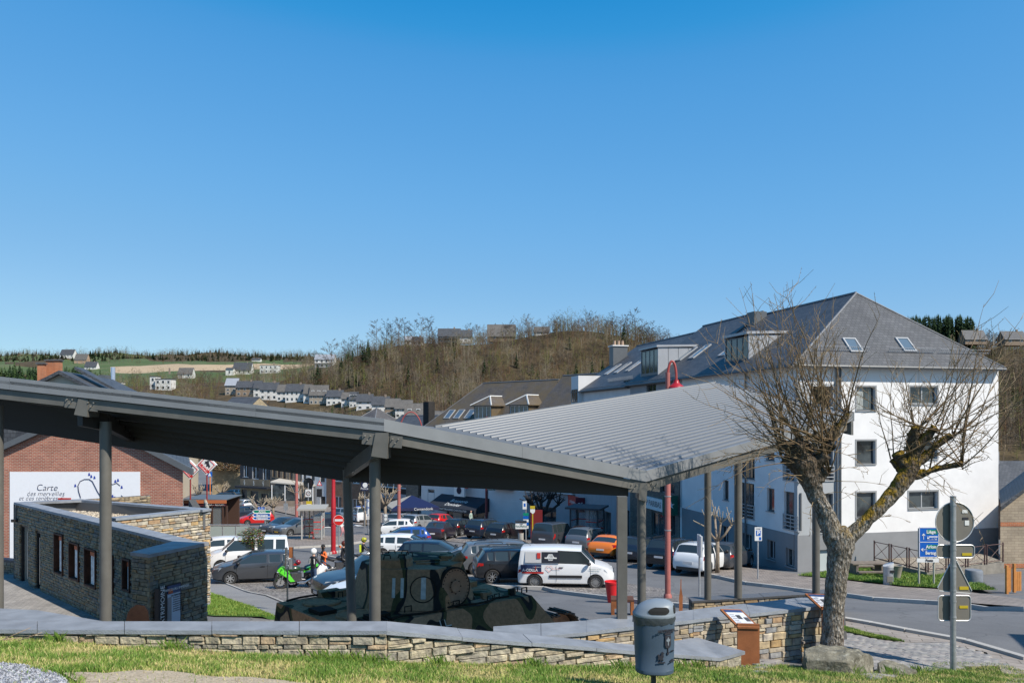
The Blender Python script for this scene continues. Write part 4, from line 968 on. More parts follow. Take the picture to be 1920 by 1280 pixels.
# local x along the face, y inward; keep the panel just in front of the stones
D0=e1.y
zz=lambda py,D=18.9:(787-py)/1500*D
def lx(px):u=(px-960)/1500;return(u*(e1.y)-e1.x-.06)/(v.x-u*v.y)
x0,x1,x2=lx(281),lx(291),lx(331)
x0=max(x0,.02);x1=max(x1,x0+.25);
M_pblue=mat('panel_blue',(.03,.06,.16),.5,var=.3,scale=3);M_pw=mat('panel_white',(.50,.56,.66),.5)
MB().box2((x0,-.16,-5.95),(x1,-.04,zz(1097))).build('panel_post',M_black,HPn)
MB().box2((x1+.01,-.14,-5.8),(x2,-.08,zz(1095))).build('frame',M_black,HPn)
MB().box2((x1+.04,-.150,-5.75),(x2-.04,-.141,zz(1110))).build('print',M_pw,HPn)
MB().box2((x1+.04,-.153,zz(1112)),(x2-.04,-.142,zz(1096.5))).build('header',M_pblue,HPn)
MB().box2((x1+.04,-.156,-5.7),(x1+.16,-.151,zz(1118))).build('side_band',mat('panel_grey',(.25,.25,.27),.5),HPn)
MB().box2((x1+.06,-.160,zz(1111)),(x1+.2,-.154,zz(1103))).build('emblem',mat('emblem_rust',(.45,.09,.03),.5),HPn)
M_wt=mat('white_print',(.75,.75,.75),.5);M_dk=mat('dark_print',(.03,.03,.04),.5)
t=text('PATRIMOINE',.17,M_wt,HPn,((x0+x1)/2,-.165,zz(1131)),(RAD(90),RAD(-90),0));t.rotation_euler=(RAD(90),0,0);t.rotation_euler=Matrix(((0,-1,0),(0,0,-1),(1,0,0))).to_euler()
text('PARCOURS IMMERSIF',.085,M_wt,HPn,((x1+x2)/2+.08,-.16,zz(1104)))
text('PATRIMOINE',.06,M_dk,HPn,((x1+x2)/2+.08,-.16,zz(1116)),align='CENTER')
for i in range(7):text('une histoire de la ville',.04,M_dk,HPn,((x1+x2)/2+.14,-.158,zz(1120+4.2*i)),bold=0)
# rusty steel cut-out figure between the post and the block
FS=thing('steel_silhouette','rust brown steel silhouette sculpture standing between the canopy post and the end block','sculpture',P(234,1160,17.6),.2)
FS.location.z=-6
pr=[(-.75,0),(-.75,.45),(-.55,.62),(-.35,.8),(-.2,1.0),(.02,1.12),(.05,1.3),(.12,1.42),(.25,1.5),(.42,1.47),(.5,1.35),(.52,1.18),(.56,1.1),(.5,.98),(.44,.9),(.42,.7),(.4,.3),(.42,0)]
pr=[(x*.95,z*1.02+.4)for x,z in pr];pr[0]=(pr[0][0],0);pr[-1]=(pr[-1][0],0)
n=len(pr);MB().add([(x,0,z)for x,z in pr]+[(x,.05,z)for x,z in pr],[tuple(range(n)),tuple(range(2*n-1,n-1,-1))]+[(i,(i+1)%n,(i+1)%n+n,i+n)for i in range(n)]).build('figure_plate',M_rust,FS)
MB().box((0,.05,.01),(1.2,.5,.03)).build('base_plate',M_rustd,FS)
# low dark wall left of the pavilion
LWL=thing('forecourt_wall','low dark capped stone wall closing the forecourt left of the pavilion','wall',(0,0,0))
a,b=P(-60,1054,32),P(30,1054,31);a.z=b.z=-5.45
coping(LWL,[a,b],[a+Vector((0,.4,0)),b+Vector((0,.4,0))],th=.08,m=[_mats['dark_coping'],_mats['dark_coping_edge']]);masonry(LWL,a,b,lambda t:-6.2,lambda t:-5.53,M_stone2,L=.26,Hc=.09,seed=71);MB().prism([a+Vector((0,.1,-.08)),b+Vector((0,.1,-.08)),b+Vector((0,.35,-.08)),a+Vector((0,.35,-.08))],1).build('wall_core',M_core2,LWL)
# ---------------------------------------------------------------- buildings
def slatey(c0,c1,w=.22,h=.13,moss=None):
 def f(m,n,l,b,p):
  tc=n.new('ShaderNodeTexCoord');mp=n.new('ShaderNodeMapping');l.new(tc.outputs['UV'],mp.inputs['Vector'])
  t=n.new('ShaderNodeTexBrick');t.inputs['Scale'].default_value=1;t.inputs['Brick Width'].default_value=w;t.inputs['Row Height'].default_value=h;t.inputs['Mortar Size'].default_value=.014
  t.inputs['Color1'].default_value=c0+(1,);t.inputs['Color2'].default_value=c1+(1,);t.inputs['Mortar'].default_value=tuple(v*.45 for v in c0)+(1,);l.new(mp.outputs[0],t.inputs['Vector'])
  s=ramp(n,l,nt(n,l,p,.8,6),[(.3,(.78,)*3),(.7,(1.15,)*3)]);o=mixc(n,l,1.,t.outputs['Color'],s,'MULTIPLY')
  if moss:o=mixc(n,l,ramp(n,l,nt(n,l,p,.5,8,.7),[(.42,(0,0,0)),(.62,(1,1,1))]),o,moss)
  l.new(o,b.inputs['Base Color']);b.inputs['Roughness'].default_value=.55;b.inputs['Specular IOR Level'].default_value=.4
  iv=n.new('ShaderNodeMath');iv.operation='SUBTRACT';iv.inputs[0].default_value=1;l.new(t.outputs['Fac'],iv.inputs[1]);bumpn(n,l,b,iv.outputs[0],.35,.01)
 return f
M_slate=posmat('slate',slatey((.06,.064,.072),(.088,.092,.10),.3,.22));M_slateB=posmat('mossy_slate',slatey((.10,.083,.068),(.135,.112,.09),.3,.22,(.125,.09,.045)));M_roofO=posmat('weathered_tiles',slatey((.12,.11,.10),(.15,.14,.125),.3,.22))
M_tile=posmat('dark_tile',slatey((.085,.08,.078),(.11,.10,.095),.35,.3))
def uvbrick(c0,c1,mo,w,h,ms=.01,bump=.4):
 def f(m,n,l,b,p):
  tc=n.new('ShaderNodeTexCoord');t=n.new('ShaderNodeTexBrick');t.inputs['Scale'].default_value=1;t.inputs['Brick Width'].default_value=w;t.inputs['Row Height'].default_value=h;t.inputs['Mortar Size'].default_value=ms
  t.inputs['Color1'].default_value=c0+(1,);t.inputs['Color2'].default_value=c1+(1,);t.inputs['Mortar'].default_value=mo+(1,);l.new(tc.outputs['UV'],t.inputs['Vector'])
  s=ramp(n,l,nt(n,l,p,1.2,6),[(.3,(.8,)*3),(.7,(1.15,)*3)]);l.new(mixc(n,l,1.,t.outputs['Color'],s,'MULTIPLY'),b.inputs['Base Color']);b.inputs['Roughness'].default_value=.85;b.inputs['Specular IOR Level'].default_value=.2
  iv=n.new('ShaderNodeMath');iv.operation='SUBTRACT';iv.inputs[0].default_value=1;l.new(t.outputs['Fac'],iv.inputs[1]);bumpn(n,l,b,iv.outputs[0],bump,.012)
 return f
M_brick=posmat('red_brick',uvbrick((.42,.155,.10),(.30,.10,.07),(.46,.38,.30),.22,.078))
M_brickO=posmat('orange_brick',uvbrick((.50,.17,.07),(.40,.12,.05),(.40,.28,.2),.22,.078))
M_brickB=posmat('brown_brick',uvbrick((.20,.125,.085),(.15,.09,.062),(.25,.2,.16),.3,.09))
M_brickK=posmat('black_brick',uvbrick((.035,.033,.032),(.05,.045,.042),(.02,.02,.02),.22,.078))
M_blockw=posmat('block_wall',uvbrick((.40,.33,.24),(.33,.27,.20),(.26,.2,.15),.4,.15))
M_stoney=posmat('stone_facade',uvbrick((.42,.34,.22),(.32,.26,.17),(.22,.18,.13),.34,.13))
M_stoneg=posmat('stone_facade_grey',uvbrick((.20,.175,.145),(.14,.125,.11),(.09,.08,.07),.34,.12))
M_rend=mat('white_render',(.73,.72,.715),.85,var=.07,scale=.9,bump=.15,bscale=40)
M_rendW=mat('offwhite_render',(.60,.60,.60),.85,var=.06,scale=.8)
M_rendG=mat('grey_render',(.30,.31,.33),.85,var=.08,scale=1.2,bump=.1,bscale=30)
M_rendD=mat('plinth_render',(.235,.24,.25),.85,var=.08,scale=.9,bump=.1,bscale=30)
M_cream=mat('cream_render',(.48,.42,.33),.85,var=.08,scale=1)
M_zinc=mat('zinc',(.36,.375,.40),.4,metal=.2,var=.08,scale=1)
M_flash=mat('zinc_flashing',(.17,.175,.185),.6,var=.15,scale=3);M_dzinc=mat('dark_zinc',(.10,.11,.12),.45,var=.1,scale=2)
M_frW=mat('white_frame',(.72,.72,.72),.5);M_frG=mat('grey_frame',(.12,.125,.13),.45);M_frL=mat('light_grey_frame',(.34,.35,.36),.45)
M_frS=mat('window_surround_grey',(.27,.275,.28),.6)
M_gl2=posmat('reflecting_glass',lambda m,n,l,b,p:(l.new(ramp(n,l,nt(n,l,p,.9,3),[(.4,(.012,.015,.018)),(.62,(.07,.085,.09))]),b.inputs['Base Color']),setattr(b.inputs['Roughness'],'default_value',.06),setattr(b.inputs['Specular IOR Level'],'default_value',.9)))
M_curt=mat('curtain',(.30,.32,.31),.8,var=.35,scale=6)
def uvbox(me,s=1.):
 "box-project the uv map so brick courses run level"
 if not me.uv_layers:me.uv_layers.new(name='UVMap')
 uv=me.uv_layers[0].data
 for p in me.polygons:
  n_=p.normal;hz=Vector((n_.x,n_.y,0))
  if abs(n_.z)>.98:ua,va=Vector((1,0,0)),Vector((0,1,0))
  else:
   hz.normalize();ua=Vector((-hz.y,hz.x,0));va=n_.cross(ua)
  for li in p.loop_indices:
   c=me.vertices[me.loops[li].vertex_index].co;uv[li].uv=(c.dot(ua)*s,c.dot(va)*s)
def ub(mb,name,m,parent,**k):
 o=mb.build(name,m,parent,**k);uvbox(o.data);return o
def hit(o,n,px,py):
 d=Vector(((px-960)/1500,1,(787-py)/1500));t=n.dot(o)/n.dot(d);return d*t
class Bld:
 def __init__(s,name,label,cat,o,ang,zb,group=None):
  s.r=thing(name,label,cat,(o[0],o[1],zb),ang,group);s.o=Vector((o[0],o[1],0));s.a=ang;s.zb=zb
  s.dx=Vector((math.cos(ang),math.sin(ang),0));s.dy=Vector((-math.sin(ang),math.cos(ang),0))
 def loc(s,p):v=p-s.o;return Vector((v.dot(s.dx),v.dot(s.dy),p.z-s.zb))
 def fp(s,px,py,y=0):"photo pixel -> local point on the plane y";return s.loc(hit(s.o+s.dy*y,s.dy,px,py))
 def sp(s,px,py,x=0):return s.loc(hit(s.o+s.dx*x,s.dx,px,py))
 def rects(s,lst,side=False):
  out=[]
  for(a,b,c,d)in lst:
   m_=(a+c)/2;f=s.sp if side else s.fp;k=1 if side else 0
   x0,x1=f(a,800)[k],f(c,800)[k];z1,z0=f(m_,b).z,f(m_,d).z;out.append((min(x0,x1),max(x0,x1),z0,z1))
  return out
 def wall(s,L,z0,z1,holes,m,side=False,th=.3,y=0,x=0,a=0,name='wall'):
  mb=MB()
  if side:panelled(mb,Vector((x,a,0)),Vector((0,1,0)),Vector((1,0,0)),L,z0,z1,[(h[0]-a,h[1]-a,h[2],h[3])for h in holes],th)
  else:panelled(mb,Vector((a,y,0)),Vector((1,0,0)),Vector((0,1,0)),L,z0,z1,[(h[0]-a,h[1]-a,h[2],h[3])for h in holes],th)
  return ub(mb,name,m,s.r)
 def window(s,h,side=False,fm=None,mull=1,sill=True,rec=.14,y=0,rail=0,trans=0,sur=None,ft=.06,curtain=False,glass=None,name='window'):
  x0,x1,z0,z1=h;fm=fm or M_frG;mb=MB();T=(lambda a,b,c:(y+b,a,c))if side else(lambda a,b,c:(a,y+b,c))
  def bx(m,a,b):m.box2(T(*a),T(*b))
  bx(mb,(x0,rec,z0),(x0+ft,rec+.07,z1));bx(mb,(x1-ft,rec,z0),(x1,rec+.07,z1));bx(mb,(x0+ft,rec,z0),(x1-ft,rec+.07,z0+ft));bx(mb,(x0+ft,rec,z1-ft),(x1-ft,rec+.07,z1))
  for k in range(1,mull+1):
   c=lerp(x0,x1,k/(mull+1));bx(mb,(c-ft*.6,rec+.003,z0+ft),(c+ft*.6,rec+.066,z1-ft))
  for k in range(1,trans+1):
   c=lerp(z0,z1,k/(trans+1));bx(mb,(x0+ft,rec+.006,c-ft/2),(x1-ft,rec+.063,c+ft/2))
  w=mb.build(name,fm,s.r)
  p=MB();bx(p,(x0+ft,rec+.03,z0+ft),(x1-ft,rec+.045,z1-ft));p.build('pane',glass or M_gl2,w)
  if curtain:p=MB();bx(p,(x0+ft*1.5,rec+.022,z0+ft),(x0+(x1-x0)*.45,rec+.029,z1-ft));p.build('curtain',M_curt,w)
  if sill:p=MB();bx(p,(x0-.06,-.06,z0-.06),(x1+.06,rec,z0));p.build('sill',sur or M_frL,w)
  if sur and sur is not True:
   p=MB();bx(p,(x0-.09,-.02,z0),(x0,.03,z1+.09));bx(p,(x1,-.02,z0),(x1+.09,.03,z1+.09));bx(p,(x0,-.02,z1),(x1,.03,z1+.09));p.build('surround',sur,w)
  if rail:
   p=MB()
   for k in range(rail):
    zz_=z0+.15+k*.2;bx(p,(x0-.05,-.06,zz_),(x1+.05,-.02,zz_+.05))
   for c in(x0-.03,(x0+x1)/2,x1+.03):bx(p,(c-.02,-.055,z0),(c+.02,-.025,z0+.15+(rail-1)*.2))
   p.build('railing',M_frL,w)
  return w
 def gable_roof(s,L,W_,ze,zr,m,oh=.35,ov=.25,th=.14,x0=0,y0=0,axis='x',hipa=0,hipb=0,name='roof'):
  "axis x: ridge runs along local x. returns roof object"
  hw=W_/2;k=(zr-ze)/hw;zo=ze-oh*k
  if axis=='x':
   A=[Vector((x0-ov,y0-oh,zo)),Vector((x0+L+ov,y0-oh,zo)),Vector((x0+L+ov-hipb,y0+hw,zr)),Vector((x0-ov+hipa,y0+hw,zr)),Vector((x0+L+ov,y0+W_+oh,zo)),Vector((x0-ov,y0+W_+oh,zo))]
  else:
   A=[Vector((x0-oh,y0+L+ov,zo)),Vector((x0-oh,y0-ov,zo)),Vector((x0+hw,y0-ov+hipb,zr)),Vector((x0+hw,y0+L+ov-hipa,zr)),Vector((x0+W_+oh,y0-ov,zo)),Vector((x0+W_+oh,y0+L+ov,zo))]
  mb=MB();mb.prism([A[0],A[1],A[2],A[3]],th);mb.prism([A[3],A[2],A[4],A[5]],th)
  if hipb:mb.prism([A[1],A[4],A[2]],th)
  if hipa:mb.prism([A[5],A[0],A[3]],th)
  r=ub(mb,name,m,s.r)
  t=MB();t.tube([A[3]+Vector((0,0,.03)),A[2]+Vector((0,0,.03))],.07,6)
  if hipb:t.tube([A[1],A[2]],.06,6);t.tube([A[4],A[2]],.06,6)
  if hipa:t.tube([A[0],A[3]],.06,6)
  t.build('ridge_flashing',M_flash,r)
  g_=MB();g_.tube([A[0]+Vector((-.0,-.06,-.1))if axis=='x'else A[0]+Vector((-.06,0,-.1)),A[1]+(Vector((0,-.06,-.1))if axis=='x'else Vector((-.06,0,-.1)))],.07,6)
  if hipb and axis!='x':g_.tube([A[1]+Vector((0,-.06,-.1)),A[4]+Vector((0,-.06,-.1))],.08,6)
  g_.build('gutter',M_dzinc,r);return r
 def skylight(s,roof,c,nx,w=.8,h=1.2,openp=0):
  "c: local centre on the roof plane, nx: (across, upslope) unit vectors"
  u,v=nx;n_=u.cross(v).normalized();n_=n_ if n_.z>0 else-n_
  def q(m,a,b,z,zz_):m.prism([c+u*a[0]+v*a[1]+n_*z,c+u*b[0]+v*a[1]+n_*z,c+u*b[0]+v*b[1]+n_*z,c+u*a[0]+v*b[1]+n_*z],n_*-zz_)
  m=MB();t=.09
  q(m,(-w/2,-h/2),(-w/2+t,h/2),.09,.14);q(m,(w/2-t,-h/2),(w/2,h/2),.09,.14);q(m,(-w/2+t,-h/2),(w/2-t,-h/2+t),.09,.14);q(m,(-w/2+t,h/2-t),(w/2-t,h/2),.09,.14)
  f=m.build('skylight',M_frL,s.r);m=MB();q(m,(-w/2+t,-h/2+t),(w/2-t,h/2-t),.06,.02);m.build('pane',mat('sky_glass',(.10,.14,.18),.12,spec=.8),f);return f
DIR=math.atan2(.236,.97)
# --- white apartment building
WB=Bld('apartment_building','white rendered apartment building with steep slate hip roof behind the pollarded tree','building',(15.34,43),DIR,-8.6)
zb=WB.zb;eave=3.28-zb;Wd=13.05;plz=-6.2-zb;Ld=14.0
fr=WB.rects([(1606,725,1641,769),(1706,725,1757,757),(1606,826,1641,869),(1706,827,1757,860),(1606,923,1641,970),(1704,921,1758,953)])
frl=WB.rects([(1524,724,1562,762),(1532,838,1562,900),(1532,925,1562,998)]);frb=WB.rects([(1532,1030,1560,1072)])
bayx=WB.fp(1566,800).x;zbay=WB.fp(1566,720).z
WB.wall(Wd-bayx,plz,eave-.02,fr,M_rend,a=bayx);WB.wall(bayx-.002,plz,zbay,[h for h in frl if h[3]<zbay],mat('bay_cladding',(.36,.375,.39),.6,var=.06,scale=1),name='bay_wall');WB.wall(bayx-.002,zbay+.002,eave-.02,[],M_rend)
frl=frl[1:]+[(bayx*.15,bayx*.9,zbay-1.45,zbay-.15)]if False else frl[1:]
WB.wall(Wd,0,plz-.002,frb,M_rendD,y=-.02,name='plinth')
for i,h in enumerate(fr):WB.window(h,fm=M_frG if i in(0,2,4)else M_frL,mull=0 if i%2==0 else 1,curtain=i in(0,),sur=M_frS)
for i,h in enumerate(frl):WB.window(h,fm=M_frG,mull=1,rail=4)
for h in frb:WB.window(h,fm=M_frL,mull=0,y=-.02,glass=mat('pale_glass',(.45,.5,.5),.2))  # plinth pane in one pale even colour
sd_=WB.rects([(1438,915,1452,958),(1436,846,1452,863),(1356,900,1366,937),(1357,846,1366,862),(1388,855,1415,897),(1388,905,1414,970),(1470,922,1497,992),(1470,845,1497,900)],True)
sdb=WB.rects([(1393,1000,1410,1030),(1439,1012,1454,1048),(1474,1028,1492,1062),(1352,985,1366,1030)],True)
WB.wall(Ld,plz,eave-.02,sd_,M_rend,side=True,a=.3);WB.wall(Ld-.3,0,plz-.002,sdb,M_rendD,side=True,x=-.02,a=.3,name='plinth')
for i,h in enumerate(sd_):WB.window(h,side=True,fm=M_frG,mull=0 if i<4 else 1,rail=4 if i>=5 else 0,ft=.07)
for h in sdb:WB.window(h,side=True,fm=M_frL,mull=1,y=-.02,ft=.07)
# other walls
MB().box2((Wd-.3,.3,0),(Wd,Ld,eave-.02)).build('wall',M_rend,WB.r);MB().box2((0,Ld,0),(Wd,Ld+.3,eave-.02)).build('wall',M_rend,WB.r)
MB().box2((.6,.9,0),(Wd-.4,Ld-.2,1)).build('floor_slab',M_rendD,WB.r)
apz=7.65-zb
rf=WB.gable_roof(Ld,Wd,eave,apz,M_slate,oh=.45,ov=.45,axis='y',hipb=4.3)
for o in[rf]+list(rf.children):
 for v in o.data.vertices:
  if v.co.x>Wd+.2:v.co.x=Wd+.0
  # downpipes
dpx=WB.fp(1574,800).x
for x in(dpx,dpx-.22):MB().tube([(x,-.09,plz),(x,-.09,eave-.1)],.055,8).build('downpipe',M_dzinc,WB.r)
MB().tube([(-.1,5.2,.4),(-.1,5.2,eave-.1)],.055,8).build('downpipe',M_dzinc,WB.r)
# snow guards on the front hip: a guard rail built of rods
def guard(root,a,b,up_,n=26):
 g_=MB();a,b=Vector(a),Vector(b)
 for o in(0,1):g_.tube([a+up_*(.06+.2*o),b+up_*(.06+.2*o)],.014,4)
 for k in range(n+1):p=a.lerp(b,k/n);g_.tube([p,p+up_*.28],.012,4)
 g_.build('snow_guard',M_frL,root)
hn=(Vector((0,-.45,0)),0)
zs=eave-.45*2*(apz-eave)/Wd;slope=(apz-zs)/4.3
for a,b in((1.2,4.6),(5.9,8.9),(9.2,12.6)):
 y=.25;guard(WB.r,(a,y,zs+(y+.45)*slope+.05),(b,y,zs+(y+.45)*slope+.05),Vector((0,-.5,.85)).normalized())
u_,v_=Vector((1,0,0)),Vector((0,1,slope)).normalized()
for pxs in((1590,1608,648),(1680,1716,647)):
# centre on the hip plane: intersect the pixel ray with the plane
 n_l=u_.cross(v_);p0=Vector((5,-.45,zs));n_w=WB.dx*n_l.x+WB.dy*n_l.y+Vector((0,0,n_l.z));o_w=WB.o+WB.dx*p0.x+WB.dy*p0.y+Vector((0,0,p0.z+zb))
 c=WB.loc(hit(o_w,n_w,sum(pxs[:2])/2,pxs[2]));WB.skylight(rf,c,(u_,v_),.85,1.15)
 # side dormers with zinc cheeks
def dormer(B,y0,y1,zlo,ztop,x0,depth,m_front=M_dzinc,m_side=M_zinc,mull=3,m_roof=M_zinc):
 o=MB().box2((x0,y0,zlo),(x0+depth,y0+.08,ztop)).build('dormer_cheek',m_side,B.r);MB().box2((x0,y1-.08,zlo),(x0+depth,y1,ztop)).build('dormer_cheek',m_side,B.r)
 nseg=5
 for k in range(1,nseg):
  xx=x0+depth*k/nseg
  MB().box2((xx,y0-.012,zlo),(xx+.03,y0,ztop)).build('standing_seam',M_dzinc,o)
 MB().prism([(x0-.15,y1+.1,ztop+.16),(x0-.15,y0-.1,ztop+.16),(x0+depth,y0-.1,ztop+.3),(x0+depth,y1+.1,ztop+.3)],.16).build('dormer_roof',m_roof,o)
 h=(y0+.1,y1-.1,zlo+.25,ztop-.1)
 B.window(h,side=True,y=x0,rec=.02,fm=m_front,mull=mull,sill=False,name='dormer_window')
 MB().box2((x0+.02,y0+.08,zlo-.1),(x0+.1,y1-.08,zlo+.25)).build('apron',m_front,o)
dormer(WB,6.2,9.2,eave+.25,eave+2.0,.7,3.4)
WB.skylight(rf,Vector((2.2,11.2,eave+2.2*(apz-eave)/(Wd/2))),(Vector((0,-1,0)),Vector((1,0,(apz-eave)/(Wd/2))).normalized()),1.0,1.6)
# chimney
c=WB.loc(P(1432,600,57));MB().box2((5.2,13.2,apz-1.4),(6.2,14.2,apz+.1)).build('chimney',M_dzinc,WB.r)
# --- continuation down the street: stone bank building
def at_side(D):return(15.34-.243*(D-43),D)
def sidebld(name,label,D0,D1,zbase,z_eave,z_ridge,mwall,wins,gf=None,mgf=None,gfz=None,roofm=M_slate,W_=13.2,fm=M_frG,mull=1,hipa=0,**k):
 B=Bld(name,label,'building',at_side(D0),DIR,zbase);L=math.hypot(at_side(D1)[0]-at_side(D0)[0],D1-D0)-.01
 h=B.rects(wins,True);h=[(max(.1,a),min(L-.1,b),c,d)for a,b,c,d in h]
 B.L=L;gz_=(gfz-zbase)if gfz is not None else 0
 up_h=[q for q in h if q[2]>=gz_-.3];lo_h=[(a,b,c,min(d,gz_-.15))for a,b,c,d in h if c<gz_-.3]
 B.wall(L,gz_,z_eave-zbase,up_h,mwall,side=True)
 if gf is not None or gz_:B.wall(L,0,gz_-.002,lo_h,mgf or mwall,side=True,x=-.015,name='ground_floor_wall')
 for q in up_h:B.window(q,side=True,fm=fm,mull=mull,ft=.07)
 for q in lo_h:B.window(q,side=True,fm=M_frG,mull=2 if q[1]-q[0]>2.5 else 0,y=-.015,sill=False,ft=.08,name='shop_window'if q[1]-q[0]>1.6 else'door')
 mb=MB();ze_,zr_=z_eave-zbase,z_ridge-zbase
 for y in(0,L-.3):
  mb.add([(.3,y,0),(W_,y,0),(W_,y,ze_),(W_/2,y,zr_-.15),(.3,y,ze_+.1),(.3,y+.3,0),(W_,y+.3,0),(W_,y+.3,ze_),(W_/2,y+.3,zr_-.15),(.3,y+.3,ze_+.1)],[(0,1,2,3,4),(9,8,7,6,5),(0,5,6,1),(1,6,7,2),(2,7,8,3),(3,8,9,4),(4,9,5,0)])
 ub(mb,'gable_wall',mwall,B.r);MB().box2((W_-.3,.3,0),(W_-.002,L-.3,ze_)).build('wall',mwall,B.r)
 B.rf=B.gable_roof(L,W_,ze_,zr_,roofm,axis='y',ov=.1,oh=.4,hipa=hipa);B.ze,B.zr=ze_,zr_
 return B
B2=sidebld('bank_building','grey stone bank building with white apartment upper floor next to the apartment block',57.0,66.0,-10.4,3.2,7.9,M_rendG,[(1238,905,1265,925),(1222,962,1252,1006),(1258,965,1266,1004),(1212,720,1230,735)],gfz=-3.4,mgf=M_stoneg)
B3=sidebld('shop_block','shop block with grey ground floor and pale upper floor under a long slate roof',66.0,80.0,-11.4,3.1,7.5,M_rendW,[(1166,712,1176,725),(1186,710,1196,722),(1110,955,1146,1010),(1174,958,1194,1010),(1078,945,1086,990)],gfz=-5.6,mgf=M_rendG)
for B,ys_ in((B2,(2.0,4.2)),(B3,(5.4,8.2,10.8))):
 for y in ys_:
  k=(B.zr-B.ze)/6.6;B.skylight(B.rf,Vector((2.6,y,B.ze+2.6*k)),(Vector((0,-1,0)),Vector((1,0,k)).normalized()),.9,1.8)
dormer(B2,4.6,8.0,B2.ze+.2,B2.ze+2.4,.4,4.2)
# flat fronted roof box with planted edge, lower band of slate cladding
for B in(B2,B3):
 MB().box2((-.25,.1,B.ze-.5),(-.002,B.L-.1,B.ze-.12)).build('eaves_band',M_dzinc,B.r)
guard(B3.r,(.5,.5,B3.ze+.36),(.5,6.5,B3.ze+.36),Vector((-.4,0,.9)).normalized(),40)
# slate chimney with clay pots, white oriel at the end
q=MB().box2((3.4,B3.L-1.6,B3.ze+1.5),(4.9,B3.L-.5,B3.ze+4.2));ch=q.build('chimney',M_dzinc,B3.r)
MB().box2((3.3,B3.L-1.7,B3.ze+4.2),(5.0,B3.L-.4,B3.ze+4.32)).build('chimney_cap',M_rendW,ch)
for i in range(3):MB().lathe([(.14,0),(.12,.45),(.15,.5),(.1,.5)],10,c=(3.75+i*.42,B3.L-1.05,B3.ze+4.32)).build('chimney_pot',M_brickO,ch)
orl=MB().box2((-.5,B3.L-2.4,B3.ze-1.6),(1.8,B3.L-.2,B3.ze+1.2)).build('oriel',M_rendW,B3.r)
B3.window((B3.L-2.2,B3.L-.4,B3.ze-1.4,B3.ze-.1),side=True,y=-.5,rec=-.05,fm=M_frG,mull=2,sill=False,name='oriel_window')
# bank signs
M_green=mat('sign_green',(.0,.09,.06),.5);M_redS=mat('sign_red',(.45,.03,.02),.5);M_navy=mat('sign_navy',(.01,.015,.06),.5);M_signw=mat('sign_white',(.70,.71,.70),.5)
def sidetext(B,body,size,m,y,z,x=-.05,**k):
# text on the street face (local x = const, reading towards the viewer: from far to near)
 return text(body,size,m,B.r,(x,y,z),rot=Matrix(((0,0,-1),(-1,0,0),(0,1,0))).to_euler(),**k)
def spn(B,px,py,x=0):return B.sp(px,py,x)
a,b=spn(B2,1213,940),spn(B2,1262,948);sg=MB().box2((-.2,b.y,a.z-.45),(-.02,a.y,a.z+.45)).build('sign_board',M_signw,B2.r)
sidetext(B2,'BNP PARIBAS FORTIS',.62,M_dk,(a.y+b.y)/2,a.z,x=-.21)
c=spn(B2,1272,947);MB().box2((-1.2,c.y-.1,c.z-.7),(-.1,c.y+.1,c.z+.7)).build('hanging_sign',M_green,B2.r);text('★',.7,M_signw,B2.r,(-.65,c.y-.12,c.z))
a=spn(B3,1079,941);MB().box2((-.15,a.y-2.2,a.z-.5),(-.02,a.y+2.0,a.z+.6)).build('sign_board',M_redS,B3.r);sidetext(B3,'crêperie - café',.5,M_signw,a.y,a.z,x=-.16)
a=spn(B3,1097,946);MB().box2((-.95,a.y-.08,a.z-.7),(-.05,a.y+.08,a.z+.7)).build('hanging_sign',mat('sign_wine',(.12,.005,.02),.5),B3.r);text('85',.6,M_signw,B3.r,(-.5,a.y-.09,a.z))
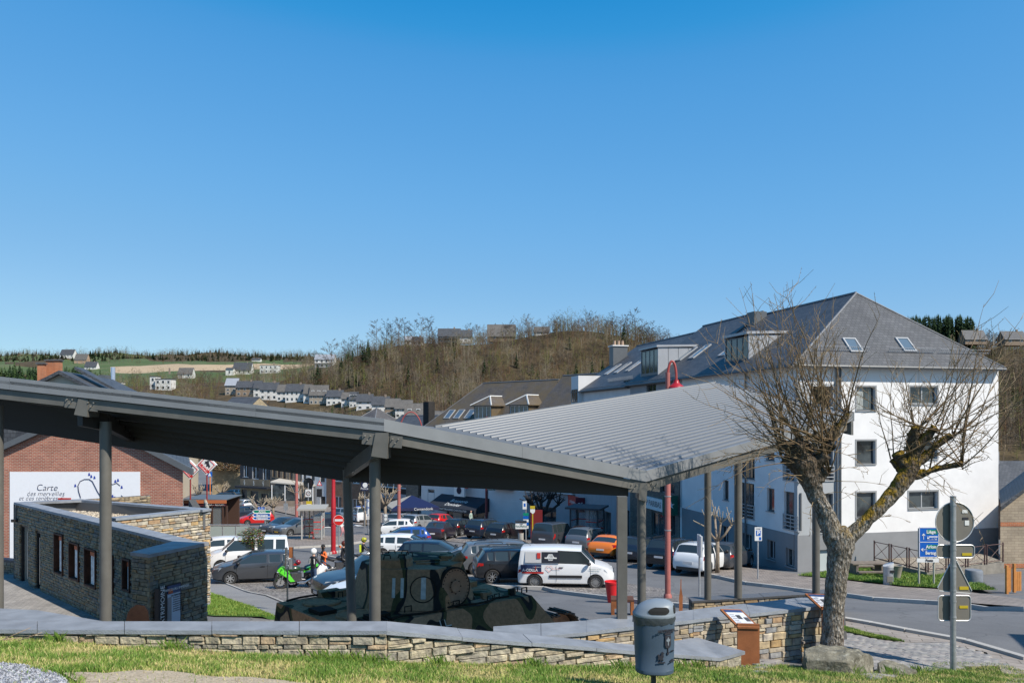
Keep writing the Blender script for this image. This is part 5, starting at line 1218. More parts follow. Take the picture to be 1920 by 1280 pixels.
# --- generic frontal row building
def rowbld(name,label,pxa,Da,pxb,Db,zbase,z_eave,z_ridge,m,wins,depth=10,gfz=None,mgf=None,gwins=(),roofm=M_slate,fm=M_frW,mull=1,hipa=0,hipb=0,sur=None,group=None,roof=True):
 a,b=P(pxa,787,Da),P(pxb,787,Db);ang=math.atan2(b.y-a.y,b.x-a.x);B=Bld(name,label,'building',(a.x,a.y),ang,zbase,group);L=(b-a).length-.02;B.L=L
 h=[(max(.1,x0),min(L-.1,x1),max(.1,z0),z1)for x0,x1,z0,z1 in B.rects(wins)];gh=[(max(.1,x0),min(L-.1,x1),max(.02,z0),z1)for x0,x1,z0,z1 in B.rects(gwins)]
 gz_=(gfz-zbase)if gfz is not None else 0
 gh=[(a_,b_,c_,min(d_,gz_-.1))for a_,b_,c_,d_ in gh];h=[q for q in h if q[3]<z_eave-zbase]
 B.wall(L,gz_,z_eave-zbase,h,m);ze_,zr_=z_eave-zbase,z_ridge-zbase;B.ze,B.zr,B.gz=ze_,zr_,gz_
 if gz_:B.wall(L,0,gz_-.002,gh,mgf or m,y=-.015,name='ground_floor_wall')
 for q in h:B.window(q,fm=fm,mull=mull,sur=sur,ft=.09)
 for q in gh:B.window(q,fm=M_frG,mull=2 if q[1]-q[0]>3.5 else 0,y=-.015,sill=False,ft=.08,name='shop_window'if q[1]-q[0]>1.9 else'door')
 mb=MB()
 for x in(0,L-.3):
  top=zr_-.15 if not(hipa or hipb)else ze_
  mb.add([(x,.3,0),(x,depth,0),(x,depth,ze_),(x,depth/2,top),(x,.3,ze_+.05),(x+.3,.3,0),(x+.3,depth,0),(x+.3,depth,ze_),(x+.3,depth/2,top),(x+.3,.3,ze_+.05)],[(0,1,2,3,4),(9,8,7,6,5),(0,5,6,1),(1,6,7,2),(2,7,8,3),(3,8,9,4),(4,9,5,0)])
 ub(mb,'side_wall',m,B.r);MB().box2((.3,depth-.3,0),(L-.3,depth,ze_)).build('back_wall',m,B.r)
 if roof:B.rf=B.gable_roof(L,depth,ze_,zr_,roofm,oh=.35,ov=.02,hipa=hipa,hipb=hipb)
 return B
 # white cafe under the brown roof and the grey shop next to it
CF=rowbld('cafe_building','white rendered cafe building with dark awning under the mossy brown roof',790,100.5,985,87.5,-12.2,-.9,4.6,M_rendW,[(800,893,812,905),(825,893,840,906),(852,895,862,908),(868,896,880,909),(895,900,912,912),(803,918,814,956)],gfz=-9.0,mgf=M_rendW,gwins=[(838,945,850,985),(866,948,908,986)],roofm=M_slateB,hipa=5.5,fm=M_frG,mull=0,sur=M_rendG,depth=11)
SH=rowbld('grey_shop_building','grey rendered shop with shutter and wide display windows behind the dark pollarded tree',985,87.4,1086,80.6,-11.9,-.4,5.0,M_rendG,[(992,893,1002,905),(1040,897,1056,912)],gfz=-7.6,mgf=M_rendG,gwins=[(953+40,945,1010,988),(1013,950,1043,990)],roofm=M_slateB,fm=M_frG,mull=0,depth=11)
def frontdormer(B,x0,x1,zlo,ztop,y0=.6,dep=3.6):
 o=ub(MB().box2((x0,y0,zlo),(x0+.1,y0+dep,ztop)),'dormer_cheek',M_slateB,B.r);ub(MB().box2((x1-.1,y0,zlo),(x1,y0+dep,ztop)),'dormer_cheek',M_slateB,B.r)
 m_=(x0+x1)/2;zt_=ztop+1.1
 A=[Vector((x0-.3,y0-.3,ztop)),Vector((x1+.3,y0-.3,ztop)),Vector((m_,y0+1.2,zt_)),Vector((m_,y0+dep,zt_)),Vector((x0-.3,y0+dep,ztop)),Vector((x1+.3,y0+dep,ztop))]
 r=MB();r.prism([A[0],A[1],A[2]],.1);r.prism([A[4],A[0],A[2],A[3]],.1);r.prism([A[1],A[5],A[3],A[2]],.1);ub(r,'dormer_roof',M_slateB,o)
 t=MB();t.tube([A[0],A[2]],.09,4);t.tube([A[1],A[2]],.09,4);t.tube([A[2],A[3]],.09,4);t.build('dormer_flashing',mat('pale_flashing',(.6,.6,.58),.5),o)
 B.window((x0+.12,x1-.12,zlo+.15,ztop-.1),y=y0,rec=.02,fm=M_frW,mull=3,sill=False,name='dormer_window')
frontdormer(CF,9.2,12.2,CF.ze+.9,CF.ze+2.6);frontdormer(CF,15.2,18.2,CF.ze+.9,CF.ze+2.6)
k=(CF.zr-CF.ze)/5.5
for x in(3.6,5.4,7.4):CF.skylight(CF.rf,Vector((x,1.6,CF.ze+1.6*k)),(Vector((1,0,0)),Vector((0,1,k)).normalized()),1.1,1.5)
CH=MB().box2((-.9,1.0,CF.ze-.5),(.2,2.0,CF.ze+3.2));ub(CH,'chimney',M_brickK,CF.r)
MB().box2((0,-.3,CF.ze-.45),(CF.L,-.002,CF.ze-.1)).build('cornice',M_rendG,CF.r)
# awning of the cafe
M_awn=mat('navy_awning',(.018,.022,.032),.7);a=CF.fp(828,945);b=CF.fp(918,950)
aw=MB();aw.add([(a.x,0,a.z+1.3),(b.x,0,a.z+1.3),(b.x,-2.4,a.z+.1),(a.x,-2.4,a.z+.1),(b.x,-2.4,a.z-.35),(a.x,-2.4,a.z-.35),(b.x,0,a.z-.2),(a.x,0,a.z-.2)],[(3,2,1,0),(5,4,2,3),(1,2,4,6),(0,7,5,3)]);aw=aw.build('awning',M_awn,CF.r)
text('Brasserie',.8,M_signw,aw,((a.x+b.x)/2+.3,-1.1,a.z+.78),rot=(RAD(27),0,0));text('Duvivier',.8,M_signw,aw,((a.x+b.x)/2,-1.85,a.z+.41),rot=(RAD(27),0,0));text('RESTAURANT BRASSERIE CHOCOLATIER',.33,M_signw,aw,((a.x+b.x)/2,-2.41,a.z-.12))
c=CF.fp(874,918);s_=MB().box2((c.x-.9,-1.1,c.z-.7),(c.x+.9,-.9,c.z+.6)).build('hanging_sign',M_signw,CF.r);MB().lathe([(.42,0),(.42,.02),(.34,.02),(.34,0)],20,'y',c=(c.x,-1.13,c.z)).build('emblem',M_navy,s_)
c=CF.fp(879,905);s2=MB().box2((c.x-.8,-1.0,c.z-.55),(c.x+.8,-.8,c.z+.35)).build('hanging_sign',M_redS,CF.r);text('Jupiler',.45,M_signw,s2,(c.x,-1.02,c.z-.1))
c=SH.fp(997,908);s3=MB().box2((c.x-1.2,-.12,c.z-.1),(c.x+.3,-.02,c.z+1.2)).build('sign_board',M_redS,SH.r);text('ETHIAS',.4,M_signw,s3,(c.x-.45,-.14,c.z+.3));MB().box2((c.x-2.2,-.1,c.z-.9),(c.x+.3,-.02,c.z-.15)).build('sign_board',M_signw,SH.r)
MB().box2((SH.fp(955,0).x if False else .3,-.5,SH.gz+.05),(SH.L-.5,-.02,SH.gz+.22)).build('shop_canopy',M_rendW,SH.r)
# curly balcony rail
rl=MB();c=CF.fp(946,905)
for k_i in range(14):rl.tube([(c.x-1.5+k_i*.22,-.5,c.z-.6),(c.x-1.5+k_i*.22+.08,-.62,c.z-.2),(c.x-1.5+k_i*.22,-.5,c.z+.3)],.02,4)
rl.tube([(c.x-1.5,-.5,c.z+.3),(c.x+1.5,-.5,c.z+.3)],.03,5);rl.box2((c.x-1.6,-.6,c.z-.75),(c.x+1.6,-.02,c.z-.6));rl.build('balcony',M_frG,CF.r)
ROW='houses on the far side of the square'
H1=rowbld('office_building','office house with broad band of white windows above a dark fascia',700,107,788,101.2,-12.3,-2.5,.6,M_brickK,[(703,893,772,914)],gfz=-9.6,mgf=M_rendG,gwins=[(706,934,772,970)],mull=5,group=ROW)
H1.wall(2.2,0,9.0,[],M_stoneg,y=-.3,a=H1.L-2.3,name='stone_pier')
H2=rowbld('brick_house','brown brick house with white windows under the blue police sign',612,111,700,107.2,-12.3,-2.2,1.7,M_brickB,[(627,890,641,902),(661,888,674,906),(627,930,640,952),(660,935,674,953)],roofm=M_tile,group=ROW,hipa=4,hipb=4,depth=12)
H3=rowbld('grey_house','light grey rendered house with narrow dark windows behind the triangular sign',566,113.5,612,111.1,-12.3,-3,.0,M_rendW,[(568,880,574,898),(583,882,590,900),(600,882,609,903),(601,930,610,950)],fm=M_frG,mull=0,group=ROW)
H4=rowbld('stone_terrace_house','dark stone house with a row of tall brown windows behind the long lean-to roof',507,116,566,113.6,-12.3,-3,.2,M_stoneg,[(511,874,517,894),(520,876,526,895),(530,877,536,897),(543,878,549,900),(511,914,517,924),(520,915,526,925),(530,917,536,927)],mull=0,fm=mat('brown_frame',(.16,.08,.05),.6),sur=M_stoney,group=ROW)
H5=rowbld('dark_shop_house','dark blue slate clad house with white windows above a panelled shop front',450,119,507,116.1,-12.3,-3,-.3,mat('navy_slate_cladding',(.022,.028,.04),.6,var=.2,scale=4),[(456,869,465,894),(472,872,485,898),(492,875,502,900)],gfz=-8.8,mgf=M_stoney,gwins=[(453,917,463,955),(470,920,484,956),(490,925,503,957)],mull=1,group=ROW)
MB().box2((.1,-1.1,2.35),(6.5,-.02,2.6)).build('shop_canopy',M_awn,H5.r)
MB().box2((.1,-.08,2.65),(H5.L-.1,-.02,3.6)).build('fascia_panel',M_stoney,H5.r)
for i,px in enumerate((459,477,494)):text('§',.8,M_signw,H5.r,(1+i*1.9,-.1,3.1))
H6=rowbld('yellow_stone_house','yellow fieldstone house with one white framed window at the end of the side street',399,138,452,136,-12.4,1,4,M_stoney,[(418,861,431,877)],fm=M_frW,mull=1,group=ROW)
H7=rowbld('corner_house','beige house with small windows behind the red diamond signs',330,120,372,140,-12.4,-1,2,M_cream,[(344,850,348,858),(352,848,356,856)],fm=M_frG,mull=0,group=ROW)
# lean-to with pale flat roof in front of the stone terrace house
LT=thing('lean_to','long pale roofed glazed lean-to in front of the dark stone house','shelter',(P(507,0,112).x,112,-12.2),-.1)
MB().prism([(0,0,3.6),(6.2,0,3.1),(6.2,3.2,3.3),(0,3.2,3.8)],.18).build('roof',mat('pale_roof',(.45,.43,.39),.7,var=.1),LT)
for x in(.1,2,4,6):MB().box2((x,.1,0),(x+.12,.22,3.1)).build('post',M_frW,LT)
MB().box2((.2,.15,.9),(6,.2,3.0)).build('glazing',M_gl2,LT);MB().box2((.1,.1,0),(6.1,.25,.9)).build('parapet',M_brickB,LT)
# --- brick house with the map mural
BH=Bld('mural_house','red brick gabled house with a big white map mural on its wall','house',(-27.6,40),0,-7.3)
xr=P(343,0,40).x+27.6;xa=P(152,0,40).x+27.6;z_e=-2.35+7.3;z_a=P(0,776,40).z+7.3
mb=MB();pr=[(0,0),(xr,0),(xr,z_e),(xa,z_a),(0,z_e)]
mb.add([(x,0,z)for x,z in pr]+[(x,.3,z)for x,z in pr],[(0,1,2,3,4),(9,8,7,6,5),(0,5,6,1),(1,6,7,2),(2,7,8,3),(3,8,9,4),(4,9,5,0)]);ub(mb,'gable_wall',M_brick,BH.r)
ub(MB().box2((xr-.3,.3,0),(xr-.002,14,z_e)),'wall',M_brick,BH.r)
dzk=(z_a-z_e)/(xr-xa);o_=.55
rfm=MB();rfm.prism([(xa,-.25,z_a+.22),(xa,14,z_a+.22),(xr+o_,14,z_e-o_*dzk+.22),(xr+o_,-.25,z_e-o_*dzk+.22)][::-1],.16);rfm.prism([(xa,-.25,z_a+.222),(xa,14,z_a+.222),(-.6,14,z_e-.1),(-.6,-.25,z_e-.1)],.16);ub(rfm,'roof',M_slate,BH.r)
for s_,e2_ in(((xa,z_a),(xr+o_,z_e-o_*dzk)),((xa,z_a),(-.6,z_e-.35))):
 a,b=Vector((s_[0],-.3,s_[1]+.2)),Vector((e2_[0],-.3,e2_[1]+.2));MB().prism([a,b,b+Vector((0,.28,0)),a+Vector((0,.28,0))],.3).build('verge_board',M_dzinc,BH.r)
def bx_(px,py):p=P(px,py,40);return(p.x+27.6,p.z+7.3)
mx0,mz1=bx_(19,884);mx1,_=bx_(263,880)
mu=MB().box2((mx0,-.035,.15),(mx1,-.006,mz1)).build('mural',posmat('mural_sheet',bricky((.80,.81,.84),(.78,.79,.83),(.68,.70,.76),.6,.6,0,0,.006,.03))if False else mat('mural_sheet',(.80,.81,.84),.7,var=.02),BH.r)
M_ink=mat('mural_ink',(.02,.025,.07),.6)
for body,px,py,sz in(('Carte',88,914,.46),('des merveilles',86,925,.33),('et des ténèbres d’',78,933.5,.31)):
 x,z=bx_(px,py);text(body,sz,M_ink,mu,(x,-.045,z),shear=.4,sx=1.0,bold=-.006)
x,z=bx_(121,934);MB().box2((x-.3,-.05,z-.05),(x+.35,-.04,z+.03)).build('red_dash',M_redS,mu)
def inkline(pts,r=.022):MB().tube([(bx_(a,b)[0],-.04,bx_(a,b)[1])for a,b in pts],r,5).build('ink_line',M_ink,mu)
inkline([(152,933),(148,920),(147,910),(151,902),(159,898),(168,898),(174,902),(178,910),(183,920),(189,930)])
inkline([(205,903),(212,908),(220,905),(226,910)],.02);inkline([(228,928),(236,935),(247,932)],.02)
for px,py in((142,910),(172,893),(178,895),(168,889),(217,902),(222,900),(229,913),(253,936),(258,937),(212,930),(216,933)):
 x,z=bx_(px,py);MB().add([(x-.06,-.045,z-.07),(x+.06,-.045,z-.05),(x+.02,-.045,z+.09),(x-.03,-.045,z+.07)],[(0,1,2,3)]).build('ink_mark',mat('ink_blue',(.03,.06,.35),.6),mu)
 # slate-hung wing on the left with a dark window
ub(MB().box2((-3,2,0),(2.4,9,7.0)),'slate_wing',M_slate,BH.r)
# gabled house behind with brick chimneys
G2=Bld('chimney_house','slate roofed house with two tall orange brick chimneys showing over the canopy edge','house',(P(40,0,56).x,56),0,-9.2)
ax=P(116,0,56).x-G2.o.x;za=P(0,699,56).z+9.2;hw=4.6
mb=MB();mb.add([(ax-hw,0,0),(ax+hw,0,0),(ax+hw,0,za-hw*.5),(ax,0,za),(ax-hw,0,za-hw*.5)],[(0,1,2,3,4)]);mb.build('gable_wall',M_cream,G2.r)
rr2=MB();rr2.prism([(ax,-.4,za+.15),(ax+hw+.5,-.4,za+.15-(hw+.5)*.5),(ax+hw+.5,12,za+.15-(hw+.5)*.5),(ax,12,za+.15)],.25);rr2.prism([(ax,12,za+.152),(ax-hw-.5,12,za+.15-(hw+.5)*.5),(ax-hw-.5,-.4,za+.15-(hw+.5)*.5),(ax,-.4,za+.152)],.25);ub(rr2,'roof',M_slate,G2.r)
rr3=MB();rr3.prism([(ax+.35,1.5,za+.55),(ax+3.4,1.5,za-1.1),(ax+3.4,3.5,za-1.1),(ax+.35,3.5,za+.55)],.2);ub(rr3,'rear_roof',M_slate,G2.r)
for(pa,pb,ytop,yl)in((75,86,682,1),(96,122,676,2)):
 xa_,xb_=P(pa,0,56+yl).x-G2.o.x,P(pb,0,56+yl).x-G2.o.x;zt_=P(0,ytop,56+yl).z+9.2
 c_=ub(MB().box2((xa_,yl,za-3),(xb_,yl+.6,zt_)),'chimney',M_brickO,G2.r);MB().box2((xa_-.08,yl-.08,zt_),(xb_+.08,yl+.68,zt_+.08)).build('chimney_cap',M_dzinc,c_)
G3=Bld('workshop_house','low dark roofed workshop with steel flue behind the chimney house','house',(P(150,0,75).x,75),0,-10.6)
ub(MB().box2((0,0,0),(5.5,6,12.2)),'wall',M_rendG,G3.r);ub(MB().prism([(-.3,-.3,12.6),(5.8,-.3,12.3),(5.8,6.3,13.0),(-.3,6.3,13.3)],.25),'roof',M_tile,G3.r)
MB().tube([(2.6,1,12.3),(2.6,1,15.6)],.2,10).build('flue',mat('bright_steel',(.6,.65,.75),.3,metal=.7),G3.r);MB().box2((.9,1.5,12.3),(1.6,2.4,14.9)).build('chimney',M_dzinc,G3.r)
def shear(root,k):
 done=set()
 for o in root.children_recursive:
  if o.type!='MESH'or o.data.name in done:continue
  done.add(o.data.name);
  for v in o.data.vertices:
   if v.co.y>0:v.co.x-=k*v.co.y
shear(BH.r,.425);shear(G2.r,.2)
# --- house at the right edge
RH=Bld('side_house','brick and block gabled house with slate roof at the right behind the road','house',(P(1875.5,0,44.3).x,44.3),0,-8.8)
zt_=P(0,952,44.3).z+8.8
OH=Bld('corner_house','rendered house standing just outside the view at the right of the road','house',(15.0,4.3),0,-5)
ub(MB().box2((0,0,0),(9,10.2,5.6)),'wall',M_cream,OH.r);OH.gable_roof(9,10.2,5.62,8,M_slate,ov=.0,oh=.0);mb=MB();mb.add([(0,0,0),(9,0,0),(9,0,zt_+3.2),(5,0,zt_+4),(0,0,zt_),(0,9,0),(0,9,zt_)],[(0,1,2,3,4),(0,4,6,5)]);ub(mb,'gable_wall',M_blockw,RH.r)
for z_ in(zt_-1.0,zt_-3.3):ub(MB().box2((.0,-.02,z_),(9,-.002,z_+.22)),'brick_course',M_brickO,RH.r)
ub(MB().prism([(-.15,-.3,zt_+.1),(5,-.3,zt_+4.1),(5,10,zt_+4.1),(-.15,10,zt_+.1)],.2),'roof',M_slate,RH.r)
shear(RH.r,-.62)
H8=Bld('rear_house','slate roofed house with brick chimney beyond the block wall house','house',(P(1878,0,66).x,66),0,-10)
zr8=P(0,868,66).z+10;ub(MB().box2((0,0,0),(9,8,zr8-2.5)),'wall',M_brickB,H8.r);ub(MB().prism([(-.4,-.5,zr8-3),(9.4,-.5,zr8-3),(9.4,4,zr8),(-.4,4,zr8)],.2),'roof',M_slate,H8.r)
for x in(.1,1.2):ub(MB().box2((x,3.6,zr8-1.5),(x+.8,4.4,zr8+.8)),'chimney',M_brickO if x<1 else M_rendG,H8.r)
# --- houses on the slopes
RM=[M_slate,M_roofO,M_zinc]
fhm={}
for f_,p in zip(FH,FHP):
 x0,x1,yb,ye,yr,col,rk,fl,nc,yaw,lb=f_;D=p.y;s_=D/1500;Lh=(x1-x0)*s_;zbw=P(0,yb,D).z;he=(yb-ye)*s_;hr=(yb-yr)*s_
 m=fhm.setdefault(col,mat('far_wall_%d'%len(fhm),col,.9,var=.08,scale=.5))
 if col==ORG:m=M_rendW if x1>600 else M_brickO
 B=Bld('hillside_house',lb,'house',(P(x0,0,D).x,D),0,zbw,'houses on the far hillside');dep=max(6,Lh*.6);
 mb=MB();zz0=-3 if yb>660 else-.8
 mb.box2((0,0,zz0),(Lh,dep,he));mb.build('wall',m,B.r)
 if'flat'in lb or'cube'in lb or'tower'in lb:ub(MB().box2((-.2,-.2,he+.002),(Lh+.2,dep+.2,he+.4)),'roof',RM[rk],B.r)
 else:
  B.gable_roof(Lh,dep,he+.02,hr+(hr-he)*.6,RM[rk],oh=.4,ov=.3,th=.2)
  gm=M_brickO if(col==ORG or'brick gable'in lb)else m
  kk_=(hr+(hr-he)*.6)
  mb=MB()
  for xx in(-.02,Lh-.1):mb.add([(xx,0,he),(xx,dep,he),(xx,dep/2,kk_-.1),(xx+.12,0,he),(xx+.12,dep,he),(xx+.12,dep/2,kk_-.1)],[(0,1,2),(5,4,3),(0,3,4,1),(1,4,5,2),(2,5,3,0)])
  mb.build('gable',gm,B.r)
  if gm is M_brickO:MB().box2((Lh-.04,.02,zz0),(Lh+.04,dep-.02,he)).build('gable_facing',gm,B.r)
 for i in range(nc):
  for j in range(fl):
   cw=Lh/nc;w_=min(1.3,cw*.5);hh=he/fl;cx=cw*(i+.5);z0_=hh*j+hh*.3
   f=MB().box2((cx-w_/2,-.06,z0_),(cx+w_/2,-.004,z0_+hh*.5)).build('window',M_frW,B.r);MB().box2((cx-w_/2+.1,-.1,z0_+.1),(cx+w_/2-.1,-.061,z0_+hh*.5-.1)).build('pane',M_glass,f)
 if'dormers'in lb:
  for i in range(3):
   xx=Lh*(i+.5)/3;MB().box2((xx-.7,1.0,he+.3),(xx+.7,dep/2,he+1.7)).build('dormer',M_rendW,B.r);MB().box2((xx-.5,.96,he+.6),(xx+.5,.998,he+1.5)).build('dormer_pane',M_glass,B.r)
 if'balcon'in lb:
  for j in range(2):MB().box2((.2,-1.6,he*(.02+.5*j)+.2),(Lh-.2,-.07,he*(.02+.5*j)+.4)).build('balcony',M_frW if col==WHT else M_frG,B.r)
 if rk==0 and Lh>5:MB().box2((Lh*.7,dep*.45,hr-.5),(Lh*.7+.7,dep*.45+.7,hr+(hr-he)*.6+.8)).build('chimney',M_brickB,B.r)
 if'solar'in lb:
  for i in range(4):MB().prism([(1+i*1.6,1.2,he+1.25),(2.4+i*1.6,1.2,he+1.25),(2.4+i*1.6,3,he+2.9),(1+i*1.6,3,he+2.9)],.1).build('solar_panel',M_glass,B.r)
  # ---------------------------------------------------------------- vehicles
M_tyre=mat('tyre_rubber',(.018,.018,.019),.8);M_rim=mat('alloy',(.42,.43,.44),.32,metal=.7);M_rimD=mat('alloy_dark',(.05,.05,.055),.4,metal=.5)
M_cg=mat('car_glass',(.025,.035,.038),.05,spec=.9);M_trim=mat('black_trim',(.018,.018,.02),.5);M_seal=mat('window_seal',(.012,.012,.013),.35)
M_hl=mat('headlight_glass',(.45,.48,.5),.12,spec=.9,var=.5,scale=25);M_tl=mat('tail_light',(.38,.012,.01),.15,spec=.8)
M_plW=mat('plate_white',(.62,.6,.6),.5);M_plY=mat('plate_yellow',(.75,.42,.02),.5);M_chr=mat('chrome',(.6,.61,.62),.15,metal=.9);M_under=mat('underbody',(.015,.015,.015),.9)
def paint(name,c,r=.28,met=.0):
 m=mat('paint_'+name,c,r,metal=met,spec=.6)
 m.node_tree.nodes['Principled BSDF'].inputs['Coat Weight'].default_value=.6;m.node_tree.nodes['Principled BSDF'].inputs['Coat Roughness'].default_value=.06;return m
def carbody(T):
 "T: station table rows (x, zbot, zbelt, ztop, halfwidth, roofhalf); glass tags by interval"
 st=T['st'];vs=[];n=0
 ring=lambda x,zb,zt,ztop,w,wr:[(x,0,zb),(x,w*.82,zb),(x,w*.965,zb+.07),(x,w,zb+.42*(zt-zb)),(x,w*.992,zb+.72*(zt-zb)),(x,w*.955,zt),(x,wr+(.045 if ztop-zt>.12 else .0),ztop-min(.07,(ztop-zt)*.3)),(x,wr*.86,ztop-.008),(x,wr*.45,ztop+.012),(x,0,ztop+.018)]
 bm=bmesh.new();rows=[]
 for s_ in st:
  h=ring(*s_);full=[Vector(p)for p in h]+[Vector((p[0],-p[1],p[2]))for p in h[-2:0:-1]]
  rows.append([bm.verts.new(p)for p in full])
 m=len(rows[0]);K=10
 for i in range(len(rows)-1):
  for k in range(m):
   f=bm.faces.new((rows[i][k],rows[i][(k+1)%m],rows[i+1][(k+1)%m],rows[i+1][k]));f.smooth=True
   side=k==5 or k==m-6;top=6<=k<=m-7;low=k<=1 or k>=m-2
   if(i,'side')in T['glass']and side:f.material_index=2+T['glass'][(i,'side')]
   if(i,'top')in T['glass']and top:f.material_index=2+T['glass'][(i,'top')]
   if low:f.material_index=1
   if T.get('clad')and(k==2 or k==m-3):f.material_index=1
 bm.faces.new(rows[0][::-1]);bm.faces.new(rows[-1])
 bmesh.ops.recalc_face_normals(bm,faces=bm.faces)
 # black seal round the panes
 for tagi in sorted(set(T['glass'].values())):
  fs=[f for f in bm.faces if f.material_index==2+tagi]
  done=set()
  for f in fs:
   if f in done:continue
   isl={f};stck=[f]
   while stck:
    q=stck.pop()
    for e in q.edges:
     for g_ in e.link_faces:
      if g_.material_index==2+tagi and g_ not in isl:isl.add(g_);stck.append(g_)
   done|=isl
   r=bmesh.ops.inset_region(bm,faces=list(isl),thickness=.022,depth=-.006,use_even_offset=True)
   for q in r['faces']:q.material_index=1;q.smooth=False
 me=bpy.data.meshes.new('car_body');bm.to_mesh(me);bm.free();return me
def arches(me,T,ngl):
 "cut the wheel arches with a boolean and split the glass off"
 mats_=[M_trim]*(2+ngl)
 for m in mats_:me.materials.append(m)
 o=bpy.data.objects.new('t',me);C.objects.link(o);cut=[]
 for x in(T['xf'],T['xr']):
  for s_ in(1,-1):
   r=T['r']+.055;mb=MB();y0,y1=s_*(T['w']-.30),s_*(T['w']+.3);mb.lathe([(r,min(y0,y1)),(r,max(y0,y1))],28,'y',c=(x,0,T['r']))
   cm=mb.mesh('c',[M_trim]*(2+ngl));cm.polygons.foreach_set('material_index',[1]*len(cm.polygons));co=bpy.data.objects.new('c',cm);C.objects.link(co);cut.append(co)
   md=o.modifiers.new('b','BOOLEAN');md.operation='DIFFERENCE';md.object=co;md.solver='EXACT'
 dg=bpy.context.evaluated_depsgraph_get();ev=o.evaluated_get(dg);me2=bpy.data.meshes.new_from_object(ev)
 for c in cut:bpy.data.objects.remove(c)
 bpy.data.objects.remove(o)
 out={}
 for t in range(2+ngl):
  keep=[t]if t>1 else[0,1]
  if t==1:continue
  bm=bmesh.new();bm.from_mesh(me2);bmesh.ops.delete(bm,geom=[f for f in bm.faces if f.material_index not in keep],context='FACES')
  if len(bm.faces):
   m=bpy.data.meshes.new('car_body'if t==0 else'window');
   if t>1:
    for f in bm.faces:f.material_index=0
   bm.to_mesh(m);m.set_sharp_from_angle(angle=RAD(38));out[t]=m
   if t>3:
    out[t]=[]
    for sg in(1,-1):
     b2=bm.copy();bmesh.ops.delete(b2,geom=[f for f in b2.faces if f.calc_center_median().y*sg<0],context='FACES');m=bpy.data.meshes.new('window');b2.to_mesh(m);b2.free();out[t].append(m)
  bm.free()
 return out
def wheel_meshes(r,wd=.2,spokes=10,dark=False,cap=False):
 ty=MB().lathe([(r*.64,-wd/2+.01),(r*.9,-wd/2),(r*.99,-wd/2+.03),(r,0),(r*.99,wd/2-.03),(r*.9,wd/2),(r*.64,wd/2-.01)],24,'y',cap=False).mesh('tyre',M_tyre,True)
 ty_=ty;m=MB();f=wd/2-.015;s_=M_rimD if dark else M_rim
 m.lathe([(r*.66,f),(r*.60,f),(r*.57,f-.05),(r*.57,-f)],24,'y',cap=False);m.lathe([(0.0,f-.01),(r*.13,f-.012),(r*.15,f-.05)],12,'y');m.lathe([(0.001,f-.09),(r*.58,f-.09)],20,'y',mi=1)
 for k in range(spokes):
  a=2*math.pi*k/spokes;c=Vector((math.cos(a),0,math.sin(a)))*r*.35;m.box((c.x,f-.035,c.z),(r*.5,.03,r*(.16 if spokes<8 else .1)),rot=Matrix.Rotation(-a,3,'Y'))
 return ty_,m.mesh('rim',[s_,M_under],30)
PROTO={}
